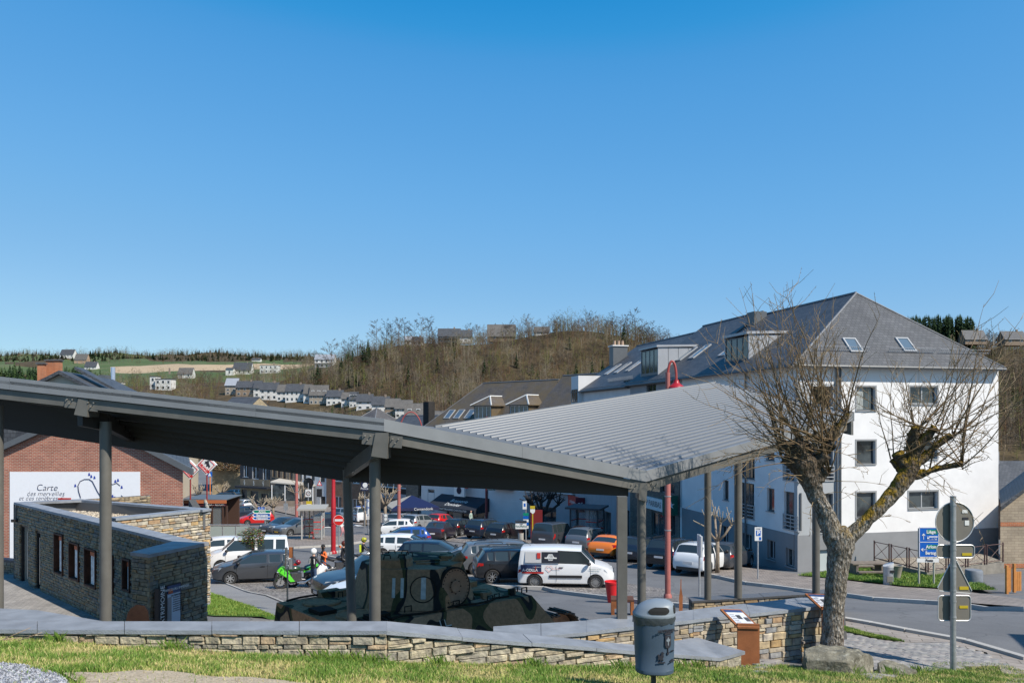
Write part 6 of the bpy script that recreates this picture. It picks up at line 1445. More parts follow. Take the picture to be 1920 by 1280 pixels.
def mkcar(kind,L,W_,Hh,r=.32,cowl=.95,rf=.2,rr=None,hood=.92,belt=.98,tail='hatch',spokes=10,darkrim=False,wbf=.2,wbr=.2,clad=False,panel=False,wind2=.35,noseh=.62,rails=False):
 w=W_/2;f,b=L/2,-L/2;zb=.2 if not clad else .26
 wt=w*(.74 if kind!='van'else .86);
 if rr is None:rr=b+.42
 xs_b=rf-(rf-rr)*.42
 tb=b+(.16 if tail=='hatch'else .12)
 st=[(f,zb+.14,noseh-.02,noseh,w*.62,w*.5),(f-.07,zb+.04,noseh+.06,noseh+.09,w*.82,w*.66),(f-.28,zb,hood-.18,hood-.13,w*.95,w*.76),(f-.55,zb,hood-.09,hood-.04,w*.99,w*.8),(cowl,zb,belt-.05,hood+.03,w,w*.80)]
 xA=cowl-(cowl-rf)*.38;st.append((xA,zb,belt-.03,lerp(hood+.03,Hh-.05,.42),w,lerp(w*.8,wt,.4)))
 st.append((rf,zb,belt,Hh-.045,w,wt));i_rf=len(st)-1
 st+=[(xs_b+.045,zb,belt+.02,Hh,w,wt),(xs_b-.045,zb,belt+.02,Hh,w,wt)]
 xc=xs_b-(xs_b-rr)*.62;st+=[(xc+.04,zb,belt+.04,Hh-.01,w,wt),(xc-.04,zb,belt+.04,Hh-.012,w,wt)]
 if tail=='hatch':
  st+=[(rr+.12,zb,belt+.08,Hh-.04,w*.99,wt*.97),(rr,zb,belt+.1,Hh-.07,w*.985,wt*.95)];ir=len(st)-1
  st+=[(b+.13,zb+.02,belt-.02,belt+.06,w*.95,w*.8),(b+.03,zb+.05,belt-.16,belt-.1,w*.9,w*.76),(b,zb+.12,noseh,noseh+.03,w*.84,w*.7)]
  rw=[ir]
 elif tail=='van':
  st+=[(b+.22,zb,belt+.06,Hh-.02,w*.99,wt),(b+.14,zb,belt+.06,Hh-.05,w*.985,wt*.98)];ir=len(st)-1
  st+=[(b+.05,zb+.02,belt+.02,belt+.1,w*.97,w*.88),(b+.02,zb+.03,belt-.2,belt-.14,w*.95,w*.88),(b,zb+.1,noseh,noseh+.03,w*.9,w*.8)];rw=[ir]
 else:
  st+=[(rr+.1,zb,belt+.03,Hh-.05,w*.99,wt*.97),(rr,zb,belt+.03,Hh-.09,w*.985,wt*.95)];ir=len(st)-1
  st+=[(b+.5,zb,belt-.02,belt+.05,w*.97,w*.8),(b+.16,zb+.02,belt-.04,belt+.03,w*.93,w*.78),(b+.04,zb+.06,belt-.16,belt-.1,w*.88,w*.74),(b,zb+.12,noseh,noseh+.03,w*.82,w*.68)];rw=[ir]
 gl={(4,'top'):0,(5,'top'):0,(i_rf-1,'side'):2,(i_rf,'side'):2}
 if not panel:gl[(i_rf+2,'side')]=3;gl[(i_rf+4,'side')]=4
 for q in rw:gl[(q,'top')]=1
 # order from the rear to the front so that normals run the same way
 T=dict(st=st,glass=gl,xf=f-.78-wbf*.3,xr=b+.72+wbr*.3,r=r,w=w,clad=clad)
 me=carbody(T);parts=arches(me,T,5);ty,rim=wheel_meshes(r,.2,spokes,darkrim)
 PROTO[kind]=dict(T=T,parts=parts,ty=ty,rim=rim,L=L,W=W_,H=Hh,belt=belt,noseh=noseh,hood=hood,tail=tail,rr=rr,zb=zb,cowl=cowl,rf=rf,rails=rails,xs_b=xs_b)
 return PROTO[kind]
mkcar('hatch',3.95,1.72,1.47,.31,cowl=1.08,rf=.18,spokes=7)
mkcar('small',3.7,1.69,1.50,.30,cowl=1.0,rf=.2,hood=.95,spokes=5)
mkcar('compact',4.3,1.80,1.47,.33,cowl=1.0,rf=.05,spokes=5)
mkcar('wagon',4.75,1.86,1.48,.35,cowl=1.05,rf=.1,hood=.93,spokes=10)
mkcar('sedan',4.8,1.85,1.47,.34,cowl=.95,rf=.1,rr=-1.25,tail='sedan',spokes=10)
mkcar('suv',4.4,1.83,1.62,.36,cowl=1.05,rf=.25,hood=1.03,belt=1.08,clad=True,noseh=.72,spokes=8,rails=True)
mkcar('bigsuv',4.55,1.90,1.72,.38,cowl=1.1,rf=.42,hood=1.10,belt=1.16,clad=True,noseh=.78,spokes=5,rails=True)
mkcar('van',4.4,1.85,1.84,.33,cowl=1.35,rf=.72,hood=1.08,belt=1.12,tail='van',rr=-2.0,spokes=14,noseh=.7,panel=True)
mkcar('mpv',4.4,1.83,1.80,.32,cowl=1.35,rf=.7,hood=1.05,belt=1.1,tail='van',rr=-2.0,spokes=8,noseh=.7)
mkcar('coupe',4.7,1.92,1.38,.36,cowl=.75,rf=-.1,rr=-1.3,hood=.95,belt=.97,tail='sedan',spokes=10,darkrim=True)
def ell(mb,c,d,n=10,mi=0):
 prof=[(math.sin(math.pi*i/6),-math.cos(math.pi*i/6))for i in range(7)];prof[0]=(0.0001,-1);prof[-1]=(.0001,1);o=len(mb.v);mb.lathe(prof,n,'z',mi=mi)
 for i in range(o,len(mb.v)):v=mb.v[i];mb.v[i]=(v[0]*d[0]+c[0],v[1]*d[1]+c[1],v[2]*d[2]+c[2])
def car(kind,px,py,head,pm,label,name='parked_car',plate='W',euplate=True,loc=None,rimd=None,grille=True,cat='car',group='cars parked on and around the square',stripe=None):
 p=PROTO[kind];loc=loc or G(px,py,22);x,y=loc.x,loc.y;a=RAD(head)
 root=thing(name,label,cat,(x,y,loc.z),a,group)
 # follow the slope of the ground
 fx,fy=math.cos(a),math.sin(a);z1,z2=GZ(x+fx,y+fy),GZ(x-fx,y-fy);root.rotation_euler=Matrix.Rotation(a,3,'Z').to_euler();root.rotation_euler[1]=-math.atan2(z1-z2,2)
 root.rotation_euler=(Matrix.Rotation(a,3,'Z')@Matrix.Rotation(-math.atan2(z1-z2,2),3,'Y')).to_euler();root.location.z=GZ(x,y)+.015
 T=p['T'];w,f,b=p['W']/2,p['L']/2,-p['L']/2;names={2:'windscreen',3:'rear_window',4:'front_side_window',5:'rear_side_window',6:'quarter_window'}
 for t,me in p['parts'].items():
  if t==0:
   o=link('body',me.copy(),root);o.data.materials.clear();o.data.materials.append(pm);o.data.materials.append(M_trim)
  else:
   for q in(me if isinstance(me,list)else[me]):
    if not q.materials or q.materials[0]is not M_cg:q.materials.clear();q.materials.append(M_cg)
    link(names[t],q,root)
 for xx in(T['xf'],T['xr']):
  for s_ in(1,-1):
   wo=link('wheel',p['ty'],root,mtx=Matrix.Translation((xx,s_*(w-.11),T['r']))@Matrix.Rotation(0 if s_>0 else math.pi,4,'Z'));link('rim',p['rim'],wo)
 nz_=p['noseh'];
 def bits():
  if'bits'in p:return p['bits']
  L_=[];hz=nz_+.07
  for s_ in(1,-1):
   m=MB();m.add([(f-.03,s_*w*.56,hz-.05),(f-.30,s_*w*.945,hz-.02),(f-.44,s_*w*.975,hz+.13),(f-.10,s_*w*.60,hz+.06),(f-.1,s_*w*.5,hz-.05),(f-.35,s_*w*.85,hz-.02),(f-.5,s_*w*.88,hz+.13),(f-.2,s_*w*.5,hz+.06)],[(0,1,2,3),(4,7,6,5),(0,4,5,1),(3,2,6,7),(0,3,7,4),(1,5,6,2)]);L_.append(('headlight',m.mesh('headlight',M_hl)))
   zt_=p['belt']-.08 if p['tail']!='van'else p['belt']-.05;hh=.17 if p['tail']!='van'else .4;k_=.02 if p['tail']!='van'else .0
   m=MB();m.add([(b+.02,s_*w*.62 if p['tail']!='van'else s_*w*.86,zt_-hh*.8),(b+.02+k_,s_*w*.985 if p['tail']=='van'else s_*w*.90,zt_-hh*.9),(b+.34,s_*w*1.0,zt_-hh*.5),(b+.34,s_*w*.985,zt_+.02),(b+.1,s_*w*.93,zt_+.04),(b+.1,s_*w*.62 if p['tail']!='van'else s_*w*.86,zt_+.02),(b+.3,s_*w*.6,zt_-hh*.5),(b+.3,s_*w*.6,zt_)],[(0,1,4,5),(1,2,3,4),(0,6,2,1),(5,4,3,7),(6,7,3,2),(0,5,7,6)]);L_.append(('tail_light',m.mesh('tail_light',M_tl)))
   m=MB();ell(m,(p['cowl']-.28,s_*(w+.1),p['belt']+.06),(.1,.11,.075));m.box((p['cowl']-.28,s_*(w+.0),p['belt']-.0),(.05,.12,.03));L_.append(('wing_mirror',m.mesh('wing_mirror',M_trim,True)))
   for dxh in(p['xs_b']+.22,p['xs_b']-.85):m=MB();m.box((dxh,s_*(w+.008),p['belt']-.13),(.19,.03,.03));L_.append(('door_handle',m.mesh('door_handle',M_trim)))
   # door shut lines
   m=MB()
   for dl in(p['xs_b'],p['cowl']-.22,p['xs_b']-.95):m.box((dl,s_*(w+.0015),(p['zb']+p['belt'])/2+.05),(.012,.006,p['belt']-p['zb']-.2))
   L_.append(('door_seam',m.mesh('door_seam',M_under)))
   if p['rails']:m=MB();m.tube([(p['rf']-.2,s_*w*.68,p['H']),(p['rf']-.3,s_*w*.68,p['H']+.06),(p['rr']+.4,s_*w*.68,p['H']+.05),(p['rr']+.3,s_*w*.68,p['H']-.01)],.02,5);L_.append(('roof_rail',m.mesh('roof_rail',M_trim)))
  m=MB();m.box((f-.035,0,p['zb']+.17),(.09,w*1.02,.13));L_.append(('lower_grille',m.mesh('lower_grille',M_trim)))
  m=MB();m.box((f-.03,0,nz_-.01),(.07,w*.95,.13));
  for k_ in range(3):m.box((f+.008,0,nz_-.045+k_*.04),(.012,w*.9,.012),mi=1)
  L_.append(('grille',m.mesh('grille',[M_trim,M_chr])))
  m=MB();m.box((b+.03,0,p['zb']+.11),(.1,w*1.35,.16));L_.append(('rear_bumper',m.mesh('rear_bumper',M_trim)))
  m=MB();m.tube([(p['rr']+.35,0,p['H']),(p['rr']+.1,0,p['H']+.16)],.008,4);L_.append(('aerial',m.mesh('aerial',M_trim)))
  p['bits']=L_;return L_
 for nm,me in bits():link(nm,me,root)
 key='pl'+plate
 if key not in p:
  m=MB();m.box((f+.012,0,p['zb']+.19),(.012,.5,.11));a_=m.mesh('number_plate',M_plY if plate=='Y'else M_plW)
  zr_=p['belt']-.34 if p['tail']!='sedan'else p['belt']-.42;xr_=b+.005 if p['tail']!='hatch'else b+.0
  m=MB();m.box((b-.008,0,nz_-.04),(.02,.5,.11));p[key]=(a_,m.mesh('number_plate',M_plY if plate=='Y'else M_plW))
 for me in p[key]:link('number_plate',me,root)
 return root
pW,pG,pD,pK,pR,pS,pB,pN=paint('white',(.72,.73,.74)),paint('dark_grey',(.06,.065,.075),met=.3),paint('grey',(.16,.17,.18),met=.4),paint('black',(.010,.011,.014)),paint('red',(.5,.012,.012)),paint('silver',(.42,.43,.44),met=.5),paint('blue',(.01,.06,.28)),paint('orange',(.75,.19,.015))
pLR=paint('slate_grey',(.028,.033,.04));pNv=paint('navy',(.014,.02,.035));pPl=paint('plum',(.03,.02,.025))
# left group
van2=car('mpv',462,1068,197,pW,'white people carrier parked behind the dark grey hatchback and the potted bush',loc=G(464,1066,22))
car('hatch',402,1052,205,pW,'white hatchback half hidden behind the pavilion wall and the people carrier')
car('hatch',479,1089,197,pG,'dark grey five door hatchback parked at the cobbled edge facing left')
car('small',480,983,205,pR,'bright red small hatchback by the directional signs')
car('compact',528,1000,240,pG,'dark grey hatchback facing us, left of the glass bus shelter')
car('compact',556,1003,232,pD,'bluish grey hatchback with yellow plate partly behind the bus shelter',plate='Y')
car('compact',604,987,225,pNv,'dark hatchback with yellow plate just right of the bus shelter',plate='Y')
car('wagon',456,955,130,pS,'silver estate seen from behind beside the closed grey parasol')
car('compact',446,972,200,pNv,'dark blue car between the terrace and the silver estate')
car('suv',640,976,150,pS,'silver estate behind the red lamp post')
car('compact',433,934,185,pS,'pale silver car farthest up the side street under the hedge')
car('wagon',413,941,190,pNv,'dark car in the side street in front of the pale silver one')
pv=car('mpv',677,979,112,pW,'white police van with blue and red side stripes seen from behind',name='police_van',cat='van')
# middle group
car('bigsuv',704,1130,213,pLR,'grey off-roader with mesh grille facing left behind the leaning dark post')
car('hatch',724,1150,217,pW,'silvery white rounded coupe nose beside the off-roader, half behind the thick post')
car('hatch',735,1004,182,pW,'white saloon behind the traffic signal and the pink lamp post')
car('compact',752,1026,190,pB,'bright blue car whose roof shows over the white estate')
car('wagon',770,1045,-4,pW,'white estate with tail lights to the left, behind the thick post')
car('wagon',824,1062,-7,pK,'long black estate with chrome window line parked beyond the tank turret')
car('coupe',862,1070,170,pS,'silver low car with only the rear seen beyond the spare wheel of the tank')
car('suv',936,1072,12,pD,'grey crossover with black wheel arches behind the black one')
car('wagon',975,1060,8,pD,'dark grey estate roof showing above the black crossover')
car('suv',972,1088,10,pK,'black crossover with silver alloy wheels left of the lettered white van')
# row along the facades, tails towards us
car('suv',757,992,63,pS,'silver grey crossover left end of the facade row behind the pink lamp post')
car('suv',787,995,62,pS,'silver crossover with yellow plate in the facade row',plate='Y')
car('small',829,990,60,pR,'red hatchback in the facade row behind the dark saloon')
car('sedan',826,1010,78,pPl,'dark plum saloon with bright tail lights in front of the red hatchback')
car('compact',868,1002,58,pK,'black hatchback with light number plate under the navy awning')
car('suv',913,1008,57,pNv,'navy crossover with silver lower trim in the facade row')
car('compact',952,1012,57,pK,'black hatchback directly left of the lit advertising box')
car('mpv',1040,1024,62,pG,'dark blue grey leisure van in front of the dark bus shelter',cat='van',name='leisure_van')
car('suv',1106,1031,58,pD,'grey crossover with wide tail lights between the leisure van and the orange coupe')
car('coupe',1150,1042,62,pN,'orange sports coupe with black lower tail behind the square canopy post',name='sports_car')
car('compact',1204,1049,58,pNv,'near black hatchback behind the second round post')
car('suv',1262,1061,57,pK,'black off-roader with silver lower bumper behind the pink lamp post')
car('suv',1318,1072,56,pW,'white crossover with red tail lights beside the small pollarded tree')
car('compact',1366,1064,56,pG,'dark hatchback right of the white crossover at the facade')
# the lettered van
V=car('van',1060,1097,-6,pW,'white delivery van with coloured advertising panels parked across the cobbles',name='delivery_van',cat='van',loc=G(1062,1097,22))
y_=-.93
def vtext(b_,sz,m,x,z,**k):return text(b_,sz,m,V,(x,y_-.028,z),**k)
M_vd=mat('advert_dark',(.02,.022,.03),.4);M_vb=mat('advert_blue',(.015,.03,.09),.4);M_vl=mat('advert_grey',(.45,.45,.45),.4)
def plate_(x0,x1,z0,z1,m,name='advert_panel',d=.0,tilt=0):
# slightly tilted with the body side
 return MB().add([(x0,y_-.012-d,z0),(x1,y_-.012-d,z0),(x1,y_-.012-d+tilt,z1),(x0,y_-.012-d+tilt,z1),(x0,y_+.03,z0),(x1,y_+.03,z0),(x1,y_+.03+tilt,z1),(x0,y_+.03+tilt,z1)],[(0,1,2,3),(7,6,5,4),(0,4,5,1),(1,5,6,2),(2,6,7,3),(3,7,4,0)]).build(name,m,V)
plate_(-1.85,-1.1,1.2,1.68,M_vl,tilt=.085);plate_(-1.09,-.28,1.2,1.68,M_vd,tilt=.085);plate_(-1.3,-1.14,1.4,1.64,M_redS,d=.004,tilt=.04)
MB().lathe([(.17,0),(.17,.01),(.14,.01),(.14,0)],6,'y',c=(-.68,y_+.0,1.45)).build('emblem',M_signw,V);plate_(-.95,-.4,1.39,1.44,M_signw,'banner',d=.004)
plate_(-2.05,-1.1,.78,1.10,M_vb);plate_(-2.0,-1.0,.71,.78,M_redS)
vtext('A-COLLA',.17,M_signw,-1.62,.86,bold=.004);vtext('COLOMBOPHILE',.05,M_signw,-1.3,1.0)
for z in(1.02,.95,.88):MB().box2((-1.38,y_-.03,z-.02),(-1.34,y_-.02,z+.02)).build('bullet',M_redS,V)
hm=MB();pts=[(-.75,.78),(-.9,.93),(-.88,1.03),(-.8,1.05),(-.75,.99),(-.7,1.05),(-.62,1.03),(-.6,.93),(-.75,.78)];hm.tube([(a,y_-.014,b)for a,b in pts],.007,4);hm.build('heart_logo',M_redS,V)
vtext('PIERRE CARRELAGES',.045,M_redS,-.42,.93);vtext('Menuiserie du Bois',.07,M_green,1.35,.93);vtext('0475 / 23 14 60',.05,M_green,1.35,.82)
MB().box2((-.75,y_-.02,.52),(.75,y_+.01,.64)).build('side_moulding',M_trim,V)
# police stripes
for i,(m,z)in enumerate(((pB,.98),(pR,.90))):
 MB().box2((-1.9,.9165,z-.04),(1.3,.93,z+.03)).build('side_stripe',m,pv)
MB().box2((-.1,-.55,1.80),(.1,.55,1.9)).build('light_bar',pB,pv)
for x in(-.35,.0):MB().box2((-2.215,x-.1,.85),(-2.2,x+.1,.93)).build('rear_badge',pB,pv)
# ---------------------------------------------------------------- motorcycles
def motorcycle(px,py,head,c1,c2,label,sc=1,yaw_loc=None):
 loc=G(px,py,22);root=thing('motorcycle',label,'motorcycle',loc,RAD(head),'motorcycles standing on the square');root.scale=(sc,)*3
 for x in(.70,-.70):
  w_=MB().lathe([(.22,-.05),(.30,-.06),(.315,0),(.30,.06),(.22,.05)],22,'y',cap=False).build('wheel',M_tyre,root,True);w_.location=(x,0,.315)
  r=MB();r.lathe([(.225,-.03),(.225,.03),(.205,.03),(.205,-.03)],22,'y',cap=False);r.tube([(0,-.05,0),(0,.05,0)],.04,8)
  for k in range(5):a=k*1.2566;r.tube([(0,0,0),(math.cos(a)*.21,0,math.sin(a)*.21)],.014,5)
  r.build('rim',M_rimD,w_);MB().lathe([(.15,.045),(.15,.05),(.07,.05)],16,'y').build('brake_disc',M_rim,w_)
 f=MB()
 for s_ in(1,-1):f.tube([(.70,s_*.09,.315),(.48,s_*.09,.95)],.028,8)
 f.build('fork',M_chr,root)
 m=MB();pr=[(.74,.66),(.84,.84),(.70,1.03),(.48,.98),(.36,.82),(.30,.62),(.10,.34),(.30,.34),(.46,.54)];n=len(pr)
 for s_ in(1,-1):m.add([(x,s_*(.02 if i in(0,1,2)else .20),z)for i,(x,z)in enumerate(pr)]+[(x,s_*.0,z)for x,z in pr],[tuple(range(n))]+[(i,(i+1)%n,(i+1)%n+n,i+n)for i in range(n)])
 m.build('fairing',c1,root)
 m=MB();m.add([(.92,-.07,.40),(.92,.07,.40),(.70,.08,.66),(.70,-.08,.66),(.42,.07,.56),(.42,-.07,.56)],[(0,1,2,3),(3,2,4,5)]);m.build('front_mudguard',c1,root)
 m=MB();ell(m,(.12,0,.88),(.32,.17,.14),14);m.build('fuel_tank',c2,root,'all')
 m=MB();ell(m,(-.35,0,.83),(.32,.13,.06),12);m.build('seat',M_trim,root,'all')
 m=MB();m.add([(-.3,-.10,.84),(-.3,.10,.84),(-.98,.05,1.04),(-.98,-.05,1.04),(-.3,-.12,.70),(-.3,.12,.70),(-.92,.06,.92),(-.92,-.06,.92)],[(0,1,2,3),(4,7,6,5),(0,4,5,1),(1,5,6,2),(2,6,7,3),(3,7,4,0)]);m.build('tail',c1,root)
 m=MB();m.box((.02,0,.50),(.44,.30,.36));m.box((.1,0,.30),(.4,.2,.1));m.tube([(-.1,.12,.42),(-.70,.06,.32)],.035,6);m.tube([(-.1,-.12,.42),(-.70,-.06,.32)],.035,6);m.build('engine',mat('engine_metal',(.09,.09,.095),.4,metal=.6,var=.3,scale=20),root)
 m=MB();m.tube([(.0,.14,.28),(-.35,.17,.28),(-.75,.19,.48)],[.03,.04,.06],10);m.build('exhaust',M_chr,root,True)
 m=MB();m.tube([(.42,.36,.93),(.50,.15,.98),(.50,-.15,.98),(.42,-.36,.93)],.018,6)
 for s_ in(1,-1):m.tube([(.52,s_*.18,1.0),(.55,s_*.32,1.16)],.01,5);ell(m,(.55,s_*.34,1.17),(.02,.07,.04),8)
 m.build('handlebar',M_trim,root)
 m=MB();m.add([(.80,-.12,.98),(.80,.12,.98),(.58,.13,1.16),(.58,-.13,1.16),(.86,0,.98),(.62,0,1.2)],[(0,4,5,3),(4,1,2,5)]);m.build('windshield',M_cg,root)
 for s_ in(1,-1):m=MB();ell(m,(.83,s_*.07,.78),(.04,.05,.03),8);m.build('headlight',M_hl,root,'all')
 MB().tube([(-.05,.12,.3),(-.12,.32,.0)],.014,5).build('side_stand',M_trim,root)
 return root
pGr=paint('lime',(.10,.62,.03))
mo1=motorcycle(556,1102,205,pGr,paint('lime_black',(.02,.05,.02)),'lime green sports motorcycle standing right of the dark grey hatchback',1.02)
mo2=motorcycle(578,1099,15,pW,pK,'white and black motorcycle beside the standing riders',1.02)
motorcycle(636,1077,30,pK,pK,'black motorcycle under the seated rider behind the off-roader');motorcycle(683,1068,10,pNv,pS,'grey touring motorcycle beside the rider with the yellow helmet')
# a helmet left on the seat of the first bike
hl=thing('helmet','dark red helmet resting on the seat of the lime green motorcycle','helmet',G(556,1096,22)+Vector((.1,-.1,.95)))
m=MB();ell(m,(0,0,.13),(.13,.12,.135),14);m.build('shell',paint('wine',(.2,.01,.02)),hl,'all');m=MB();ell(m,(-.05,-.03,.12),(.1,.1,.05),12);m.build('visor',M_cg,hl,'all')
# far below the near bumper: the fallen posts are built with the street furniture
# ---------------------------------------------------------------- people
def skin(name,joints,edges,mats_,parent,sub=2):
 me=bpy.data.meshes.new(name);me.from_pydata([j[:3]for j in joints],edges,[]);o=bpy.data.objects.new(name,me);C.objects.link(o)
 md=o.modifiers.new('s','SKIN');md.use_smooth_shade=True;o.modifiers.new('d','SUBSURF').levels=sub
 for i,j in enumerate(joints):
  v=me.skin_vertices[0].data[i];v.radius=j[3]if isinstance(j[3],tuple)else(j[3],j[3]);v.use_root=i==0
 dg=bpy.context.evaluated_depsgraph_get();m2=bpy.data.meshes.new_from_object(o.evaluated_get(dg));bpy.data.objects.remove(o)
 m2.materials.clear()
 for m in mats_:m2.materials.append(m)
 m2.polygons.foreach_set('use_smooth',[True]*len(m2.polygons));return link(name,m2,parent)
def colour_by(o,fn):
 me=o.data;me.polygons.foreach_set('material_index',[fn(p.center)for p in me.polygons])
M_skinc=mat('skin',(.55,.33,.24),.6)
def person(loc,rz,label,mats_,fn,arms,legs=None,head=None,lean=0,h=1.0,seated=False,group=None):
 "mats_: [skin, top, trousers, shoes...]; arms: two lists of elbow/wrist offsets"
 r=thing('person',label,'person',loc,rz,group);r.scale=(h,)*3
 zp_=.93 if not seated else .86
 J=[(0,0,zp_,(.15,.11)),(0,.01+lean*.1,zp_+.18,(.135,.095)),(0,lean*.25,zp_+.38,(.165,.11)),(0,lean*.32,zp_+.50,(.12,.08)),(0,lean*.36,zp_+.575,(.052,.052)),(0,lean*.4-.01,zp_+.64,(.06,.07)),(0,lean*.4-.015,zp_+.74,(.085,.10)),(0,lean*.4-.005,zp_+.82,(.06,.07))]
 E=[(0,1),(1,2),(2,3),(3,4),(4,5),(5,6),(6,7)]
 for s_,(el,wr)in zip((-1,1),arms):
  k=len(J);J+=[(s_*.17,lean*.3,zp_+.47,.062),(el[0],el[1],el[2],.045),(wr[0],wr[1],wr[2],.032),((wr[0]*1.0),wr[1]+(-.05 if wr[2]>zp_ else 0),wr[2]-(.02 if wr[2]>zp_ else .07),(.028,.036))];E+=[(3,k),(k,k+1),(k+1,k+2),(k+2,k+3)]
 L_=legs or[((-.1,0,.49),(-.11,.03,.09)),((.1,-.02,.49),(.12,.0,.09))]
 for s_,(kn,an)in zip((-1,1),L_):
  k=len(J);J+=[(s_*.09,0,zp_-.07,.092),(kn[0],kn[1],kn[2],.06),(an[0],an[1],an[2],.042),(an[0]+s_*.01,an[1]-.10,max(.035,an[2]-.05),(.045,.035))];E+=[(0,k),(k,k+1),(k+1,k+2),(k+2,k+3)]
 o=skin('body',J,E,mats_,r);colour_by(o,fn)
 hc=Vector((0,lean*.4-.015,zp_+.745))
 # face and fingers
 f=MB();ell(f,hc+Vector((0,-.105,-.01)),(.013,.02,.022),6);f.build('nose',M_skinc,r,'all')
 for s_ in(-1,1):f=MB();ell(f,hc+Vector((s_*.033,-.092,.015)),(.012,.008,.009),6);f.build('eye',M_dk,r,'all');f=MB();ell(f,hc+Vector((s_*.09,0,0)),(.012,.02,.03),6);f.build('ear',M_skinc,r,'all')
 f=MB();ell(f,hc+Vector((0,-.092,-.045)),(.022,.008,.006),6);f.build('mouth',mat('lips',(.4,.15,.12),.6),r,'all')
 for s_,(el,wr)in zip((-1,1),arms):
  w=Vector(wr);el=Vector(el);d=(w-el).normalized();u=Vector((0,1,0)).cross(d);u=(u if u.length>.1 else Vector((1,0,0))).normalized();f=MB()
  for i in range(4):a=w+d*.07+u*(i-1.5)*.018;f.tube([a,a+d*(.035+.006*(i in(1,2))),a+d*.06+Vector((0,-.012,-.006))],[.010,.009,.007],6)
  a=w+d*.03-u*.04*s_;f.tube([a,a+d*.03-u*.02*s_,a+d*.055-u*.02*s_],[.011,.010,.008],6);f.build('hand',mats_[4]if len(mats_)>4 else M_skinc,r,'all')
 return r,hc
def helmet(r,hc,m,visor=True,s_=1):
 f=MB();ell(f,hc+Vector((0,.01,.02)),(.135*s_,.155*s_,.15*s_),16);h_=f.build('helmet',m,r,'all')
 f=MB();ell(f,hc+Vector((0,-.045,.015)),(.118,.115,.06),14);f.build('visor',M_cg,h_,'all')
def zonefn(zp,boots=.3,sleeve=None):
 def f(c):
  if c.z>zp+.56:return 0
  if c.z>zp+.0 or(abs(c.x)>.19 and c.z>zp-.2):return 1
  if c.z<boots:return 3
  return 2
 return f
M_lblk=mat('black_leather',(.02,.02,.022),.45,bump=.2,scale=20);M_lw=mat('white_leather',(.62,.62,.6),.5);M_or=mat('orange_leather',(.75,.14,.02),.5);M_jean=mat('denim',(.03,.06,.13),.85,var=.3,scale=10);M_blk2=mat('black_balaclava',(.015,.015,.017),.9)
pl_=G(588,1103,22)
r1,hc=person((pl_.x,pl_.y,pl_.z),RAD(150),'rider in black leather jacket, jeans and white helmet seen from behind, standing by the motorcycles',[M_skinc,M_lblk,M_jean,M_lblk,M_lblk],zonefn(.93,.12),[((-.27,-.05,1.18),(-.2,-.25,1.08)),((.28,-.02,1.17),(.24,-.22,1.0))],h=1.0)
helmet(r1,hc,mat('helmet_white',(.75,.75,.74),.25))
for s_ in(-1,1):f=MB();f.add([(s_*.11,.115,1.38),(s_*.16,.11,1.36),(s_*.15,.115,1.15),(s_*.13,.12,1.15),(s_*.11,.09,1.38),(s_*.16,.08,1.36),(s_*.15,.085,1.15),(s_*.13,.09,1.15)],[(0,1,2,3),(4,7,6,5),(0,4,5,1),(1,5,6,2),(2,6,7,3),(3,7,4,0)]);f.build('back_patch',M_lw,r1)
p2_=G(606,1090,22)
def fn2(c):
 if c.z>1.49:return 4
 if c.z<.45:return 1 if c.x<0 or c.z<.3 else 1
 if c.x>.2 and c.z>1:return 2
 return 2 if abs(c.x)>.06 and c.z<1.0 and c.x>0 else(3 if abs(c.x)<.09 and c.z>.95 else 1 if c.x<0 else 2)
r2,hc=person((p2_.x,p2_.y,p2_.z),RAD(-35),'rider in orange, white and black racing suit with black balaclava, facing the other rider',[M_skinc,M_lw,M_or,M_lblk,M_blk2],fn2,[((-.30,-.12,1.2),(-.06,-.27,1.36)),((.33,-.08,1.2),(.16,-.25,1.36))],h=1.0)
f=MB();ell(f,hc+Vector((0,.01,.02)),(.1,.115,.13),14);f.build('balaclava',M_blk2,r2,'all')
p3_=G(641,1077,22)
def seated(loc,rz,label,mats_,arms,h=1.0):
 return person(loc,rz,label,mats_,lambda c:0 if c.z>1.42 else 1 if(c.z>.86 or abs(c.x)>.24)else(3 if c.z<.2 else 2),arms,legs=[((-.20,-.38,.68),(-.22,-.15,.22)),((.20,-.38,.68),(.22,-.15,.22))],seated=True,lean=-.3,h=h)
r3,hc=seated((p3_.x,p3_.y,p3_.z),RAD(120),'rider in black jacket with one arm raised sitting on the black motorcycle',[M_skinc,M_lblk,M_lblk,M_lblk],[((-.33,-.2,1.42),(-.1,-.2,1.62)),((.26,-.28,1.12),(.22,-.5,1.02))]);helmet(r3,hc,mat('helmet_orange_black',(.10,.02,.01),.3))
f=MB().box2((-.1,.07,1.42),(.1,.13,1.52)).build('orange_collar',M_or,r3)
p4_=G(678,1067,22)
M_neon=mat('neon_yellow',(.55,.65,.02),.6)
r4,hc=seated((p4_.x,p4_.y,p4_.z),RAD(100),'rider with yellow and black helmet and neon striped jacket on the touring motorcycle',[M_skinc,M_lblk,M_lblk,M_lblk],[((-.27,-.25,1.14),(-.22,-.48,1.02)),((.27,-.25,1.14),(.22,-.48,1.02))]);helmet(r4,hc,mat('helmet_neon',(.02,.02,.02),.3,col2=(.6,.6,.02),scale=9))
for s_ in(-1,1):MB().box2((s_*.13-.02,.02,.98),(s_*.13+.02,.12,1.38)).build('neon_stripe',M_neon,r4)
p5_=G(641,1007,22)
